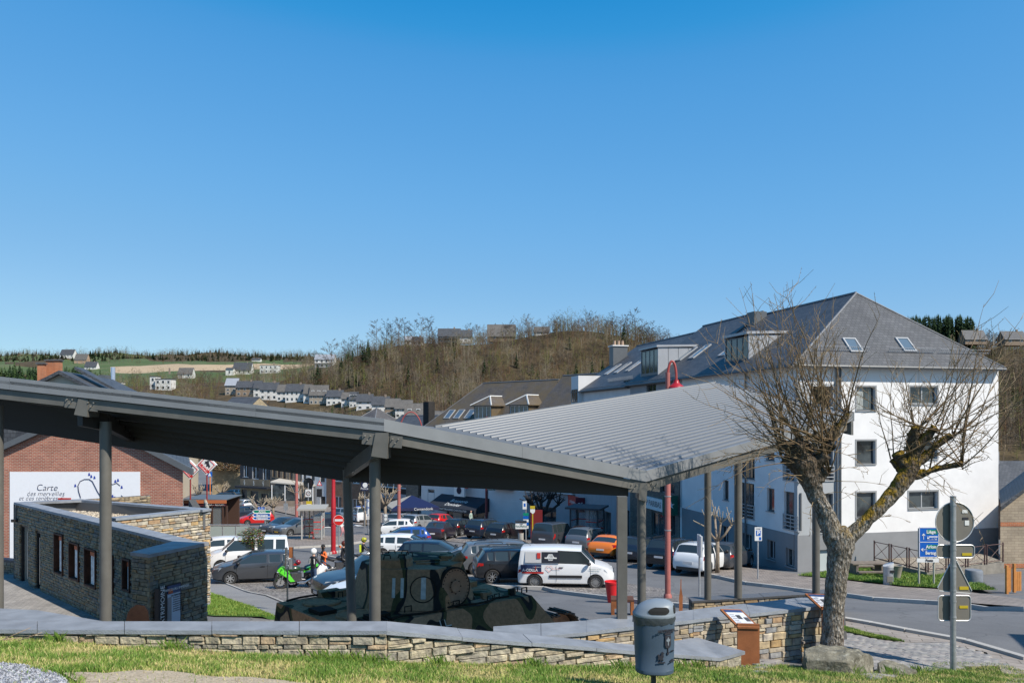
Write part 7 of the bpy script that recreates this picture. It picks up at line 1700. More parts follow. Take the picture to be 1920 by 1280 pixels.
person((p5_.x,p5_.y,p5_.z),RAD(70),'pedestrian in pink trousers walking on the pavement behind the no entry sign',[M_skinc,M_lw,mat('pink_cloth',(.55,.25,.27),.8),mat('pink_shoes',(.8,.15,.3),.6)],zonefn(.93,.1),[((-.26,.05,1.15),(-.24,-.1,.93)),((.26,-.05,1.15),(.26,-.15,.95))],legs=[((-.1,-.1,.5),(-.1,.08,.12)),((.1,-.12,.5),(.11,-.22,.09))])
p6_=G(880,992,22)
person((p6_.x,p6_.y+3,GZ(p6_.x,p6_.y+3)),RAD(60),'person in pale green top standing outside the cafe below the navy awning',[M_skinc,mat('pale_green_cloth',(.35,.45,.4),.8),M_jean,M_lblk],zonefn(.93,.1),[((-.25,.05,1.15),(-.24,-.05,.93)),((.25,.0,1.15),(.25,-.05,.92))])
p7_=G(719,988,22)
person((p7_.x-.2,p7_.y+6,GZ(p7_.x,p7_.y+6)),RAD(-60),'dark clothed person by the glass front behind the black parasol',[M_skinc,M_lblk,M_jean,M_lblk],zonefn(.93,.1),[((-.25,.05,1.15),(-.24,-.05,.93)),((.25,.0,1.15),(.25,-.05,.92))])
# ---------------------------------------------------------------- the tank
def camo(m,n,l,b,p):
 mp=n.new('ShaderNodeMapping');mp.inputs['Rotation'].default_value=(0,.5,.3);mp.inputs['Scale'].default_value=(1.2,.9,.7);l.new(p,mp.inputs['Vector'])
 a=ramp(n,l,nt(n,l,mp.outputs[0],1.1,1,.3),[(0,(.42,.235,.125)),(.5,(.42,.235,.125)),(.505,(.09,.085,.04)),(.57,(.09,.085,.04)),(.575,(.03,.028,.027)),(.61,(.03,.028,.027)),(.615,(.44,.27,.16))])
 s=ramp(n,l,nt(n,l,p,14,6),[(.3,(.7,)*3),(.7,(1.2,)*3)]);l.new(mixc(n,l,1.,a,s,'MULTIPLY'),b.inputs['Base Color']);b.inputs['Roughness'].default_value=.9;b.inputs['Specular IOR Level'].default_value=.15;bumpn(n,l,b,nt(n,l,p,90,3),.25,.005)
M_camo=posmat('camouflage',camo);M_tmet=mat('track_metal',(.11,.08,.06),.6,metal=.4,var=.4,scale=20);M_tool=mat('tool_dark',(.03,.024,.018),.9,spec=.15);M_num=mat('chalky_white',(.62,.60,.55),.8,var=.25,scale=9)
TK=thing('tank','camouflaged museum tank with white number 11 and spare wheel on its turret','tank',(-1.6,18.3,-6));
def tb(mb,nm,m=None,**k):return mb.build(nm,m or M_camo,TK,world=True,**k)
def hullp(s_,t,z):"s along the hull (0 at near right corner, negative to the left), t across";return Vector((.6+.76*s_-.65*t,18.6+.65*s_+.76*t,z))
zt_=-4.06
def solid(lo,hi):
 n=len(lo);return MB().add(list(lo)+list(hi),[tuple(range(n-1,-1,-1)),tuple(range(n,2*n))]+[(i,(i+1)%n,(i+1)%n+n,i+n)for i in range(n)])
tb(solid([hullp(-4.85,-.32,-4.72),hullp(.35,-.32,-4.78),hullp(.35,3.6,-4.78),hullp(-4.85,3.6,-4.72)],[hullp(-4.95,.05,zt_),hullp(-.15,.05,zt_),hullp(-.15,3.2,zt_),hullp(-4.95,3.2,zt_)]),'upper_hull')
tb(solid([hullp(-4.6,.65,-5.5),hullp(.3,.65,-5.5),hullp(.3,2.6,-5.5),hullp(-4.6,2.6,-5.5)],[hullp(-4.8,.55,-4.73),hullp(.5,.55,-4.79),hullp(.5,2.7,-4.79),hullp(-4.8,2.7,-4.73)]),'lower_hull')
tb(solid([hullp(.5,.4,-4.80),hullp(.5,2.9,-4.80),hullp(.4,2.9,-4.86),hullp(.4,.4,-4.86)],[hullp(-.12,.3,zt_+.002),hullp(-.12,2.95,zt_+.002),hullp(-.2,2.95,zt_-.05),hullp(-.2,.3,zt_-.05)]),'glacis_plate')
# turret
bot=[(-3.08,17.0),(-1.42,17.0),(-.84,18.15),(-1.25,19.7),(-3.2,19.7),(-3.72,18.2)];top=[(-2.92,17.2),(-1.60,17.2),(-1.12,18.15),(-1.5,19.5),(-3.0,19.5),(-3.42,18.2)]
tb(solid([Vector((x,y,-4.05))for x,y in bot],[Vector((x,y,-3.21))for x,y in top]),'turret')
c=P(737,1055,17.75);cx,cy=c.x,c.y
m=MB();m.lathe([(.44,0),(.42,.17),(.36,.205),(.0001,.21)],28,c=(cx,cy,-3.215));tb(m,'cupola',smooth=True)
for k in range(7):
 a=k*.9;m=MB();q=Vector((cx+math.cos(a)*.36,cy+math.sin(a)*.36,-3.03));m.tube([q+Vector((-.08,0,0)),q+Vector((-.06,0,.09)),q+Vector((.06,0,.09)),q+Vector((.08,0,0))],.014,5);tb(m,'periscope_guard',M_tool)
m=MB();m.box((cx+.75,cy+.3,-3.19),(.5,.5,.05));m.box((cx+1.1,cy+.9,-3.18),(.3,.3,.08));m.tube([(cx+.45,cy+.1,-3.15),(cx+1.2,cy+.3,-3.15)],.02,5);tb(m,'turret_hatch')
m=MB();m.tube([P(846,1058,18.3),P(862,1046,18.3)],[.10,.12],14);m.tube([P(862,1046,18.3),P(869,1041,18.3)],[.13,.12],14);tb(m,'ventilator',smooth=True)
m=MB()
for k in range(5):a=P(846+k*5,1062+k*2,18.35);m.tube([a,a+Vector((.03,0,-.35)),a+Vector((.05,-.05,-.5))],.018,5)
tb(m,'stowed_cable',M_tool)
# rear hatch ring and the numbers on the plate that faces the lawn
pn=Vector((0,-.84,.2)).normalized();Rp=Matrix.Rotation(-math.atan2(.2,.84),3,'X')
def onp(px,py):
 z=P(0,py,17.05).z;z=lerp(-4.05,-3.21,(1141-py)/72);y=lerp(17.0,17.2,(z+4.05)/.84);return Vector(((px-960)/1500*y,y-.012,z))
m=MB();pc=onp(793,1104);ringp=[pc+Rp@Vector((math.cos(a)*.27,0,math.sin(a)*.27))for a in[i*math.pi/14 for i in range(28)]];ringp.append(ringp[0]);m.tube(ringp,.012,5,cap=False);tb(m,'round_hatch',M_tool)
for px in(738,754):
 o=text('1',.56,M_num,TK,(0,0,0),sx=.8,bold=.016);o.matrix_parent_inverse=Matrix.Translation(TK.location).inverted();o.location=onp(px,1103);o.rotation_euler=(RAD(90)-math.atan2(.2,.84),0,0)
m=MB();a,b=onp(794,1121),onp(794,1083);m.box((a+b)/2,(.105,.012,(b-a).length),rot=Rp);tb(m,'white_bar',M_num)
# spare road wheel
n_=Vector((.70,-.70,.12)).normalized();wc=P(852,1099,17.45);q=Vector((0,-1,0)).rotation_difference(n_).to_matrix().to_4x4();q.translation=wc
def wheelpart(prof,nm,m_,c=None):
 me=MB().lathe([(r,-h)for r,h in prof],36,'y',cap=False).mesh(nm,m_,30);o=link(nm,me,TK);o.matrix_parent_inverse=Matrix.Translation(TK.location).inverted();o.matrix_basis=q;return o
sw=wheelpart([(.43,-.06),(.43,.03),(.40,.05),(.375,.04)],'spare_wheel',M_tool);M_whl=mat('wheel_brown',(.34,.20,.12),.7,var=.25,scale=4)
wheelpart([(.385,-.05),(.385,.045),(.35,.035),(.13,.012),(.125,.05),(.10,.055),(.0001,.03)],'wheel_disc',M_whl)
m=MB()
for k in range(28):a=k*2*math.pi/28;v=q.to_3x3()@Vector((math.cos(a)*.355,-.045,math.sin(a)*.355));m.tube([wc+v,wc+v+n_*.012],.012,5)
for k in range(8):a=k*2*math.pi/8;v=q.to_3x3()@Vector((math.cos(a)*.15,-.03,math.sin(a)*.15));m.tube([wc+v,wc+v+n_*.02],.013,5)
tb(m,'rivet_ring',M_tool)
# cross on the side plate
def onside(s_,f):return hullp(s_,.05-.37*f,lerp(zt_,-4.74,f))+Vector((.65,-.76,0))*.012
for c_,w_ in((M_num,.11),(M_tool,.075)):
 for hor in(0,1):
  o_=onside(-2.75,.45);ax=Vector((.76,.65,0))*(.20 if hor else w_/2*1.3);ay=(onside(-2.75,0)-onside(-2.75,1)).normalized()*((w_/2*1.3)if hor else .20);off=Vector((.65,-.76,0))*(.004 if c_ is M_tool else 0)*(1.2 if hor else 1)
  m=MB();m.add([o_-ax-ay+off,o_+ax-ay+off,o_+ax+ay+off,o_-ax+ay+off],[(0,1,2,3)]);tb(m,'cross_marking',c_)
  # deck fittings
rg=random.Random(21)
for(s_,t,r)in((-.9,1.0,.26),(-.9,2.4,.26),(-4.2,1.0,.42),(-4.2,2.5,.42)):
 m=MB();p_=hullp(s_,t,zt_+.003);m.lathe([(r,0),(r,.03),(r*.9,.05),(r*.86,.035),(.001,.04)],24,c=p_);tb(m,'deck_hatch',smooth=True)
for(s_,t,L,w,h)in((-1.5,2.6,.4,.3,.16),(-.6,1.8,.25,.25,.12),(-1.2,.5,.12,.1,.14),(-.45,.4,.16,.1,.14),(-3.6,2.9,.9,.18,.14),(-4.6,1.7,.4,.5,.08),(-4.0,.5,.5,.25,.1),(-3.7,3.1,.5,.3,.12)):
 m=MB();m.box(hullp(s_,t,zt_+h/2+.003),(L,w,h),rot=Matrix.Rotation(math.atan2(.65,.76),3,'Z'));tb(m,'deck_fitting',M_camo if h>.11 else M_tool)
for k in range(16):
 s_=rg.uniform(-4.8,-.2);t=rg.choice([rg.uniform(.1,.5),rg.uniform(2.4,3.1)]);p_=hullp(s_,t,zt_+.02);d=Vector((.76,.65,0))*rg.uniform(.1,.2);m=MB();m.tube([p_,p_+Vector((0,0,.12)),p_+d+Vector((0,0,.12)),p_+d],.015,5);tb(m,'lifting_eye',M_tool)
for k in range(9):m=MB();m.box(hullp(-4.9+k*.13,.35,zt_+.03),(.05,.5,.05),rot=Matrix.Rotation(math.atan2(.65,.76),3,'Z'));tb(m,'louvre',M_tool)
m=MB();m.tube([hullp(-3.9+k*.35,.12+.1*math.sin(k*1.7),zt_+.05)for k in range(10)],.025,6);m.tube([hullp(-4.8+k*.35,3.0+.15*math.sin(k),zt_+.05)for k in range(12)],.025,6);tb(m,'tow_cable',M_tool)
# stored track and tools on the far rear corner that shows left of the post
for k in range(10):m=MB();p_=P(535+k*15,1146-12*math.sin(k*.45),18.2);m.box(p_,(.16,.34,.07),rot=Matrix.Rotation(rg.uniform(-.3,.3),3,'Y'));tb(m,'stowed_track_link',M_tmet)
tb(solid([P(535,1180,17.9),P(690,1180,16.9),P(690,1150,19.3),P(535,1160,19.3)],[P(528,1156,17.9),P(690,1158,16.9),P(690,1128,19.3),P(535,1140,19.3)]),'rear_deck',M_tool)
for(px,py,D,r)in((600,1137,18.6,.3),(560,1144,18.2,.2),(650,1142,17.8,.22)):m=MB();m.lathe([(r,-.05),(r,.05),(r*.8,.09),(.001,.09)],20,c=P(px,py,D));tb(m,'ventilation_cap',smooth=True)
# tracks, link by link, and road wheels
def track(t0):
 path=[];R_=.45;zt2,zb2=-4.66,-5.94;s0,s1=-4.7,.98
 L1=s1-s0;n1=int(L1/.15)
 for i in range(n1):path.append((s0+i*.15,zt2-.03*math.sin(i*.9),0))
 cz=zt2-R_
 for i in range(9):a=math.pi/2-i*.31;path.append((s1+math.cos(a)*R_,cz+math.sin(a)*R_,math.pi/2-a))
 for i in range(4):path.append((s1+.3-i*.13,cz-R_*.8-i*.07,2.6))
 for i in range(int((L1-.5)/.15)):path.append((s1-.4-i*.15,zb2,math.pi))
 m=MB();m.box((0,0,0),(.12,.62,.035));m.box((0,0,.03),(.03,.6,.05));m.tube([(.065,-.31,0),(.065,.31,0)],.018,6);me=m.mesh('track_link',M_tmet)
 for s_,z,a in path:
  o=link('track_link',me,TK);o.matrix_parent_inverse=Matrix.Translation(TK.location).inverted();o.matrix_basis=Matrix.Translation(hullp(s_,t0,z))@Matrix.Rotation(math.atan2(.65,.76),4,'Z')@Matrix.Rotation(a,4,'Y')
 for k in range(8):
  m=MB();m.lathe([(.42,-.05),(.42,.05),(.3,.06),(.1,.03),(.08,.1),(.001,.1)],24,'y');o=link('road_wheel',m.mesh('road_wheel',M_whl),TK);o.matrix_parent_inverse=Matrix.Translation(TK.location).inverted();o.matrix_basis=Matrix.Translation(hullp(-4.2+k*.6,t0-(.05 if k%2 else-.12),-5.50))@Matrix.Rotation(math.atan2(.65,.76)+math.pi,4,'Z')
 m=MB();m.lathe([(.40,-.06),(.40,.06),(.28,.06),(.12,.02),(.001,.06)],20,'y');o=link('drive_sprocket',m.mesh('drive_sprocket',mat('rusty_sprocket',(.35,.2,.12),.8,var=.3)),TK);o.matrix_parent_inverse=Matrix.Translation(TK.location).inverted();o.matrix_basis=Matrix.Translation(hullp(.98,t0,-5.11))@Matrix.Rotation(math.atan2(.65,.76),4,'Z')
track(.35);track(3.0)
# ---------------------------------------------------------------- litter bin in the foreground
M_bin=mat('bin_plastic',(.06,.092,.135),.5,var=.05,scale=3,bump=.12,bscale=220,bdist=.002);M_lid=mat('bin_lid',(.20,.235,.27),.45,var=.06,scale=3);M_bag=mat('bin_bag',(.05,.06,.07),.3,bump=.5,bscale=14,bdist=.02)
bx0=P(1227,0,8.7).x;BN=thing('litter_bin','grey blue oval litter bin with half dome lid and town crest on a thin post','litter bin',(bx0,8.7,znear(bx0,8.7)),-.12)
def bz(py):return P(0,py,8.7).z-BN.location.z
def ring_(mb,prof,n=40,ex=2.4,mi=0):
 "super-ellipse lathe: (half width, half depth, z, x shift)"
 vs=[]
 for w,d,z,xo in prof:
  for k in range(n):
   a=2*math.pi*k/n;c_,s_=math.cos(a),math.sin(a);vs.append((math.copysign(abs(c_)**(2/ex),c_)*w+xo,math.copysign(abs(s_)**(2/ex),s_)*d,z))
 fs=[(i*n+k,i*n+(k+1)%n,(i+1)*n+(k+1)%n,(i+1)*n+k)for i in range(len(prof)-1)for k in range(n)];fs+=[tuple(range(n-1,-1,-1)),tuple(range((len(prof)-1)*n,len(prof)*n))]
 return mb.add(vs,fs,mi)
s87=8.7/1500
zb_,zr_=bz(1258),bz(1152)
m=MB();ring_(m,[(.185,.15,zb_,0),(.205,.165,zb_+.012,0),(.208,.167,zb_+.05,0),(.205,.164,zb_+.055,0),(.215,.172,(zb_+zr_)/2,-.002),(.222,.178,zr_,-.005)]);m.build('body',M_bin,BN,35)
m=MB();rg=random.Random(3);n=44;vs=[]
for j,(zz_,k_)in enumerate(((zr_+.02,1.02),(zr_-.01,1.045),(zr_-.035,1.035),(zr_-.06,1.02))):
 for k in range(n):
  a=2*math.pi*k/n;wv=1+.012*rg.uniform(-1,1)*j;dz_=(.02*math.sin(a+.9)+rg.uniform(-.012,.012))*(j/3);c_,s_=math.cos(a),math.sin(a)
  vs.append((math.copysign(abs(c_)**(2/2.4),c_)*.222*k_*wv-.005,math.copysign(abs(s_)**(2/2.4),s_)*.178*k_*wv,zz_+dz_*1.0))
m.add(vs,[(i*n+k,i*n+(k+1)%n,(i+1)*n+(k+1)%n,(i+1)*n+k)for i in range(3)for k in range(n)]);m.build('bin_bag',M_bag,BN,'all')
m=MB();ring_(m,[(.228,.184,zr_+.0,-.005),(.232,.188,zr_+.02,-.005),(.224,.18,zr_+.035,-.005),(.220,.176,zr_+.045,-.001),(.205,.17,zr_+.083,.012),(.176,.15,zr_+.122,.03),(.135,.11,zr_+.15,.045),(.07,.06,zr_+.17,.055),(.001,.001,zr_+.174,.055)]);lid=m.build('lid',M_lid,BN,50)
def opening(a0,a1,z0,z1,nm='opening',off=1.035):
 m=MB();n=10;vs=[];hs=[]
 for j in range(9):
  t=j/8;z=lerp(z0,z1,t)
  # interpolate lid profile
  w_=pl(z,[zr_+.045,zr_+.083,zr_+.122,zr_+.15],[.22,.205,.176,.135]);d_=pl(z,[zr_+.045,zr_+.083,zr_+.122,zr_+.15],[.176,.17,.15,.11]);xo=pl(z,[zr_+.045,zr_+.083,zr_+.122,zr_+.15],[-.001,.012,.03,.045])
  sh=math.sin(math.pi*min(1,max(.0,t)))**.25 if 0<t<1 else .55
  for k in range(n+1):
   am=(a0+a1)/2;a=am+(a1-a0)*(k/n-.5)*sh;c_,s_=math.cos(a),math.sin(a);vs.append((math.copysign(abs(c_)**(2/2.4),c_)*w_*off+xo,math.copysign(abs(s_)**(2/2.4),s_)*d_*off,z))
 m.add(vs,[(j*(n+1)+k,j*(n+1)+k+1,(j+1)*(n+1)+k+1,(j+1)*(n+1)+k)for j in range(8)for k in range(n)]);return m
rim_=opening(RAD(-112),RAD(-50),zr_+.032,zr_+.128,off=1.012);rim_.build('opening_rim',M_lid,lid,'all');opening(RAD(-109),RAD(-53),zr_+.042,zr_+.118,off=1.03).build('opening',mat('bin_inside',(.012,.012,.012),.9),lid,'all')
opening(RAD(-30),RAD(0),zr_+.042,zr_+.125,off=1.03).build('opening',_mats['bin_inside'],lid,'all')
MB().tube([(-.01,0,-.3),(-.01,0,zb_)],.028,12).build('post',mat('bin_post',(.05,.055,.06),.5),BN,True)
def bintext(body,size,px,py,sx=1):x=(px-1227)*s87/.985;yy=-.172*(1-abs(x/.222)**2.4)**(1/2.4)-.006;return text(body,size,M_dk,BN,(x,yy,bz(py)),rot=(RAD(90),0,pl(x,[0,.07,.14,.18],[0,.2,.62,.95])),sx=sx,bold=.0015)
bintext('HOUFFALIZE',.036,1247,1174)
m=MB();cx_,cz_=(1250-1227)*s87,bz(1194);yy=-.172
def flat(pts,nm,mm,d=.0,rz=.62):
 c=Vector((cx_,-.172*(1-abs(cx_/.218)**2.4)**(1/2.4)-.003,cz_));Q=Matrix.Rotation(pl(cx_,[0,.07,.14,.18],[0,.2,.62,.95]),3,'Z')@Matrix.Scale(1.15,3);m=MB();n=len(pts);m.add([c+Q@Vector((x,-.004-d,z))for x,z in pts]+[c+Q@Vector((x,.006,z))for x,z in pts],[tuple(range(n)),tuple(range(2*n-1,n-1,-1))]+[(i,(i+1)%n,(i+1)%n+n,i+n)for i in range(n)]);return m.build(nm,mm,BN)
flat([(-.032,.055),(-.034,-.03),(-.022,-.055),(0,-.062),(.022,-.055),(.034,-.03),(.032,.055)],'crest',M_dk)
flat([(-.004,-.06),(-.004,-.105),(-.012,-.10),(-.012,-.112),(0,-.125),(.012,-.112),(.012,-.10),(.004,-.105),(.004,-.06)],'crest_key',M_dk)
flat([(-.035,.065),(-.04,.085),(-.025,.078),(-.02,.097),(-.008,.08),(0,.103),(.008,.08),(.02,.097),(.025,.078),(.04,.085),(.035,.065)],'crest_crown',M_dk)
flat([(0,.045),(-.012,.02),(-.022,.025),(-.02,.005),(-.005,.0),(-.005,-.035),(.005,-.035),(.005,.0),(.02,.005),(.022,.025),(.012,.02)],'fleur_de_lis',M_lid,d=.003)
cx_,cz_=(1238-1227)*s87,bz(1221)
flat([(-.035,-.03),(-.03,-.005),(-.035,.015),(-.02,.02),(-.01,.005),(.0,.02),(-.002,.035),(.012,.045),(.02,.035),(.028,.03),(.018,.022),(.022,-.002),(.012,-.02),(.022,-.035),(.0,-.03),(-.012,-.045),(-.015,-.025)],'rooster_emblem',M_dk)
bintext('Wallonie',.022,1238,1232)
cx_,cz_=(1258-1227)*s87,bz(1218)
for i in range(3):bintext(('Tri des','déchets','Houille Faux')[i],.018,1258,(1212,1228,1231)[i])
# ---------------------------------------------------------------- rusty lecterns
M_cor=mat('weathering_steel',(.30,.105,.035),.7,var=.4,scale=2.2,bump=.15,bscale=60);M_print=mat('info_print',(.62,.64,.68),.4,var=.12,scale=14);M_photo=mat('photo_print',(.06,.06,.065),.5,var=.8,scale=30)
def lectern(label,cx_,py_base,D,w,ztop,rz,printed=True):
 x=(cx_-960)/1500*D;zb_=P(0,py_base,D).z;L=thing('info_lectern',label,'information board',(x,D,zb_),rz,'rusty steel lecterns');h=ztop-zb_
 MB().box2((-w/2,-.03,-.15),(w/2,.03,h-.03)).build('panel_post',M_cor,L)
 t=.42
 A=[Vector((-w/2-.04,-.05,h-.05)),Vector((w/2,-.05,h-.05)),Vector((w/2-.12,.42,h+.12)),Vector((-w/2-.16,.42,h+.12))]
 A=[Vector((-w/2-.25+.25,-.05,h-.07)),Vector((w/2,-.05,h-.07)),Vector((w/2-.22,.38,h+.11)),Vector((-w/2-.22,.38,h+.11))]
 tp=MB().prism(A,.03).build('slanted_top',M_cor,L)
 def ip(u,v,o=.004):return A[0]+(A[1]-A[0])*u+(A[3]-A[0])*v+Vector((0,0,o))
 MB().prism([ip(.1,.07),ip(.9,.07),ip(.9,.93),ip(.1,.93)],.003).build('print',M_print,tp)
 MB().prism([ip(.1,.80,.007),ip(.9,.80,.007),ip(.9,.93,.007),ip(.1,.93,.007)],.002).build('header',M_pblue,tp)
 for u,v in((.4,.42),(.68,.3)):MB().prism([ip(u,v,.008),ip(u+.2,v,.008),ip(u+.2,v+.22,.008),ip(u,v+.22,.008)],.002).build('photo',M_photo,tp)
 for k in range(6):MB().prism([ip(.16,.14+k*.1,.008),ip(.36,.14+k*.1,.008),ip(.36,.155+k*.1,.008),ip(.16,.155+k*.1,.008)],.002).build('text_line',M_dk,tp)
 return L
lectern('rusty steel lectern with slanted photo board right of the near litter bin',1403,1253,12.9,.345,P(0,1165,12.9).z,-.12)
lectern('rusty steel lectern mostly hidden behind the trunk of the pollarded tree',1561,1211,13.9,.36,P(0,1134,13.9).z,-.2)
# ---------------------------------------------------------------- boulders
def boulder(label,pts,seed,mat_):
 root=thing('boulder',label,'boulder',pts[0]);rr=random.Random(seed);bm=bmesh.new();
 for p in pts[1]:bm.verts.new(p)
 bmesh.ops.convex_hull(bm,input=bm.verts);bmesh.ops.triangulate(bm,faces=bm.faces[:])
 loose=[v for v in bm.verts if not v.link_faces];bmesh.ops.delete(bm,geom=loose,context='VERTS')
 bmesh.ops.bevel(bm,geom=bm.edges[:],offset=.012,segments=1,affect='EDGES');bmesh.ops.subdivide_edges(bm,edges=bm.edges[:],cuts=3,use_grid_fill=True);bmesh.ops.triangulate(bm,faces=bm.faces[:])
 bm.normal_update()
 for v in bm.verts:v.co+=v.normal*(.022*noise.noise(v.co*7+Vector((seed,0,0)))*1.6+.018*noise.noise(v.co*26)-.06*max(0,noise.noise(Vector((v.co.x*3,v.co.y*3,v.co.z*14)))-.25))
 me=bpy.data.meshes.new('rock');bm.to_mesh(me);bm.free();me.materials.append(mat_);link('rock',me,root);return root
def rocky(m,n,l,b,p):
 a=ramp(n,l,nt(n,l,p,3.2,9,.7),[(.3,(.07,.066,.048)),(.5,(.15,.14,.105)),(.72,(.30,.28,.22))]);li=ramp(n,l,nt(n,l,p,9,8,.75),[(.55,(0,0,0)),(.66,(1,1,1))])
 l.new(mixc(n,l,li,a,(.34,.33,.27)),b.inputs['Base Color']);b.inputs['Roughness'].default_value=.9;bumpn(n,l,b,nt(n,l,p,22,9),.9,.03)
M_rock=posmat('boulder_rock',rocky)
def BP(px,py,D):return P(px,py,D)
o_=Vector((5.2,12.6,GZo(5.2,12.6)))
pts=[BP(1499,1310,12.3),BP(1508,1217,12.5),BP(1527,1213,12.6),BP(1585,1221,12.35),BP(1610,1228,12.3),BP(1608,1312,12.1),BP(1520,1312,12.1),BP(1512,1236,12.2),BP(1590,1240,12.1),BP(1540,1208,13.2),BP(1600,1213,13.2),BP(1500,1260,13.2),BP(1640,1305,12.4),BP(1626,1226,12.6),BP(1636,1230,12.9),BP(1645,1285,13.2)]
boulder('big squared grey boulder at the foot of the pollarded tree',(o_,[p-o_ for p in pts]),3,M_rock)
o2=Vector((5.9,12.6,GZo(5.9,12.6)));pts=[BP(1642,1306,12.4),BP(1645,1240,12.7),BP(1665,1236,12.9),BP(1690,1243,12.8),BP(1718,1256,12.6),BP(1722,1290,12.5),BP(1650,1260,12.4),BP(1700,1262,12.4),BP(1665,1250,13.4),BP(1712,1265,13.3)]
boulder('low flat dark rock right of the big boulder',(o2,[p-o2 for p in pts]),8,M_rock)
# ---------------------------------------------------------------- signs
M_galv=mat('galvanised_steel',(.42,.44,.46),.42,metal=.55,var=.2,scale=9);M_back=mat('sign_back',(.17,.16,.14),.6,var=.08,scale=4);M_edge=mat('sign_edge',(.62,.63,.64),.45,metal=.3);M_sb=mat('road_sign_blue',(.0,.10,.45),.45);M_sg=mat('road_sign_green',(.0,.22,.14),.45);M_sr=mat('road_sign_red',(.62,.02,.015),.4);M_yel=mat('sticker_yellow',(.50,.38,.02),.5)
b_=G(1787,1258,8);SP=thing('sign_post','galvanised post carrying the grey backs of round, bar, triangular and square signs','road sign',b_)
Dp=b_.y;k=Dp/1500;zz=lambda py:P(0,py,Dp).z-b_.z
MB().tube([(0,0,-.2),(0,0,zz(931))],.048,16).build('post',M_galv,SP,True);MB().tube([(0,0,zz(931)),(0,0,zz(929.5))],.052,16).build('post_cap',M_galv,SP)
def signback(nm,outline,cx_,cy_,yo=.055,bend=True):
 pts=[((x-1787)*k,zz(y))for x,y in outline];n=len(pts);m=MB()
 m.add([(x,yo,z)for x,z in pts]+[(x,yo+.006,z)for x,z in pts],[tuple(range(n)),tuple(range(2*n-1,n-1,-1))]+[(i,(i+1)%n,(i+1)%n+n,i+n)for i in range(n)]);s_=m.build(nm,M_back,SP)
 e=MB();e.tube([(x,yo-.004,z)for x,z in pts]+[(pts[0][0],yo-.004,pts[0][1])],.009,5,cap=False);e.build('rim',M_edge,s_);return s_
rd=lambda cx_,cy_,r:[(cx_+r*math.cos(i*math.pi/20)*1.0,cy_+r*math.sin(i*math.pi/20)*1.04)for i in range(40)]
def rrect(x0,y0,x1,y1,r=6):
 o=[]
 for cx_,cy_,a0 in((x1-r,y0+r,-90),(x1-r,y1-r,0),(x0+r,y1-r,90),(x0+r,y0+r,180)):
  for i in range(4):a=RAD(a0+i*30);o.append((cx_+r*math.cos(a),cy_+r*math.sin(a)))
 return o
signback('round_sign',rd(1793,979,36),0,0);signback('bar_sign',rrect(1759,1022,1830,1046),0,0);signback('triangle_sign',[(1791,1049),(1796,1051),(1825,1108),(1822,1113),(1764,1108),(1761,1102),(1788,1050)],0,0);signback('square_sign',rrect(1762,1117,1823,1164),0,0)
for y_ in(945,1012,1028,1060,1105,1125,1155):MB().tube([(0,0,zz(y_)),(0,0,zz(y_+2.5))],.055,14).build('clamp',M_galv,SP)
for(x0,y0,x1,y1,m_,nm)in((1807,1037,1825,1042,M_yel,'yellow_sticker'),(1802,1100,1819,1106,M_yel,'yellow_sticker'),(1802,1136,1818,1141,M_yel,'yellow_sticker'),(1807,956,1817,962,M_signw,'white_sticker'),(1808,970,1819,974,M_dk,'dark_sticker'),(1812,976,1820,985,M_signw,'torn_sticker')):
 MB().box2(((x0-1787)*k,.046,zz(y1)),((x1-1787)*k,.054,zz(y0))).build(nm,m_,SP)
 # blue direction board
b_=G(1740,1103,22);DB=thing('direction_board','blue direction board reading Liège, Centre, Arlon and Bertogne on two posts in the lawn','road sign',b_);Dp2=b_.y;k2=Dp2/1500;z2=lambda py:P(0,py,Dp2).z-b_.z;x2=lambda px:(px-1740)*k2
for px in(1724,1752):MB().tube([(x2(px),.05,-.2),(x2(px),.05,z2(990))],.045,10).build('post',mat('weathered_post',(.36,.36,.30),.7),DB,True)
bd=MB().box2((x2(1723),-.02,z2(1044)),(x2(1760),.0,z2(988))).build('board',M_sb,DB)
for a in((1723,1724.0,988,1044),(1759,1760,988,1044),(1723,1760,988,989),(1723,1760,1043,1044),(1723,1760,1015,1016)):MB().box2((x2(a[0]),-.028,z2(a[3])),(x2(a[1]),-.021,z2(a[2]))).build('border',M_signw,bd)
def tx(b,s_,px,py,m_=M_signw,p=None,sx=1):return text(b,s_,m_,p or bd,(x2(px),-.034,z2(py)),sx=sx,bold=.006)
for y0,y1,m_ in((992,1001,M_sg),(1004.5,1011.5,M_signw),(1020.5,1029,M_sg)):MB().box2((x2(1737.5),-.027,z2(y1)),(x2(1757.5),-.021,z2(y0))).build('field',m_,bd)
tx('Liège',.2,1745,996.5);tx('Centre',.2,1747.5,1008,M_sb,sx=.95);tx('Arlon',.2,1745,1024.5);tx('Bertogne',.2,1747.5,1036,sx=.85)
for px,py in((1753.5,996.5),(1753.5,1024.5)):MB().lathe([(.09,0),(.09,.005),(.075,.005),(.075,0)],12,'y',c=(x2(px),-.032,z2(py)),cap=False).build('motorway_symbol',M_signw,bd)
def arrow(px,py,r,p,s_=.2,y=-.036):
 m=MB();Q=Matrix.Rotation(r,3,'Y');c=Vector((x2(px),y,z2(py)));pts=[(-.035,-.5),(.035,-.5),(.035,.15),(.22,.0),(.22,.12),(0,.38),(-.22,.12),(-.22,0),(-.035,.15)];n=len(pts)
 m.add([c+Q@Vector((a*s_*1.6,0,b*s_*1.6))for a,b in pts],[tuple(range(n))]);m.build('arrow',M_signw,p)
arrow(1731,1004,0,bd);arrow(1731,1029.5,RAD(-90),bd)
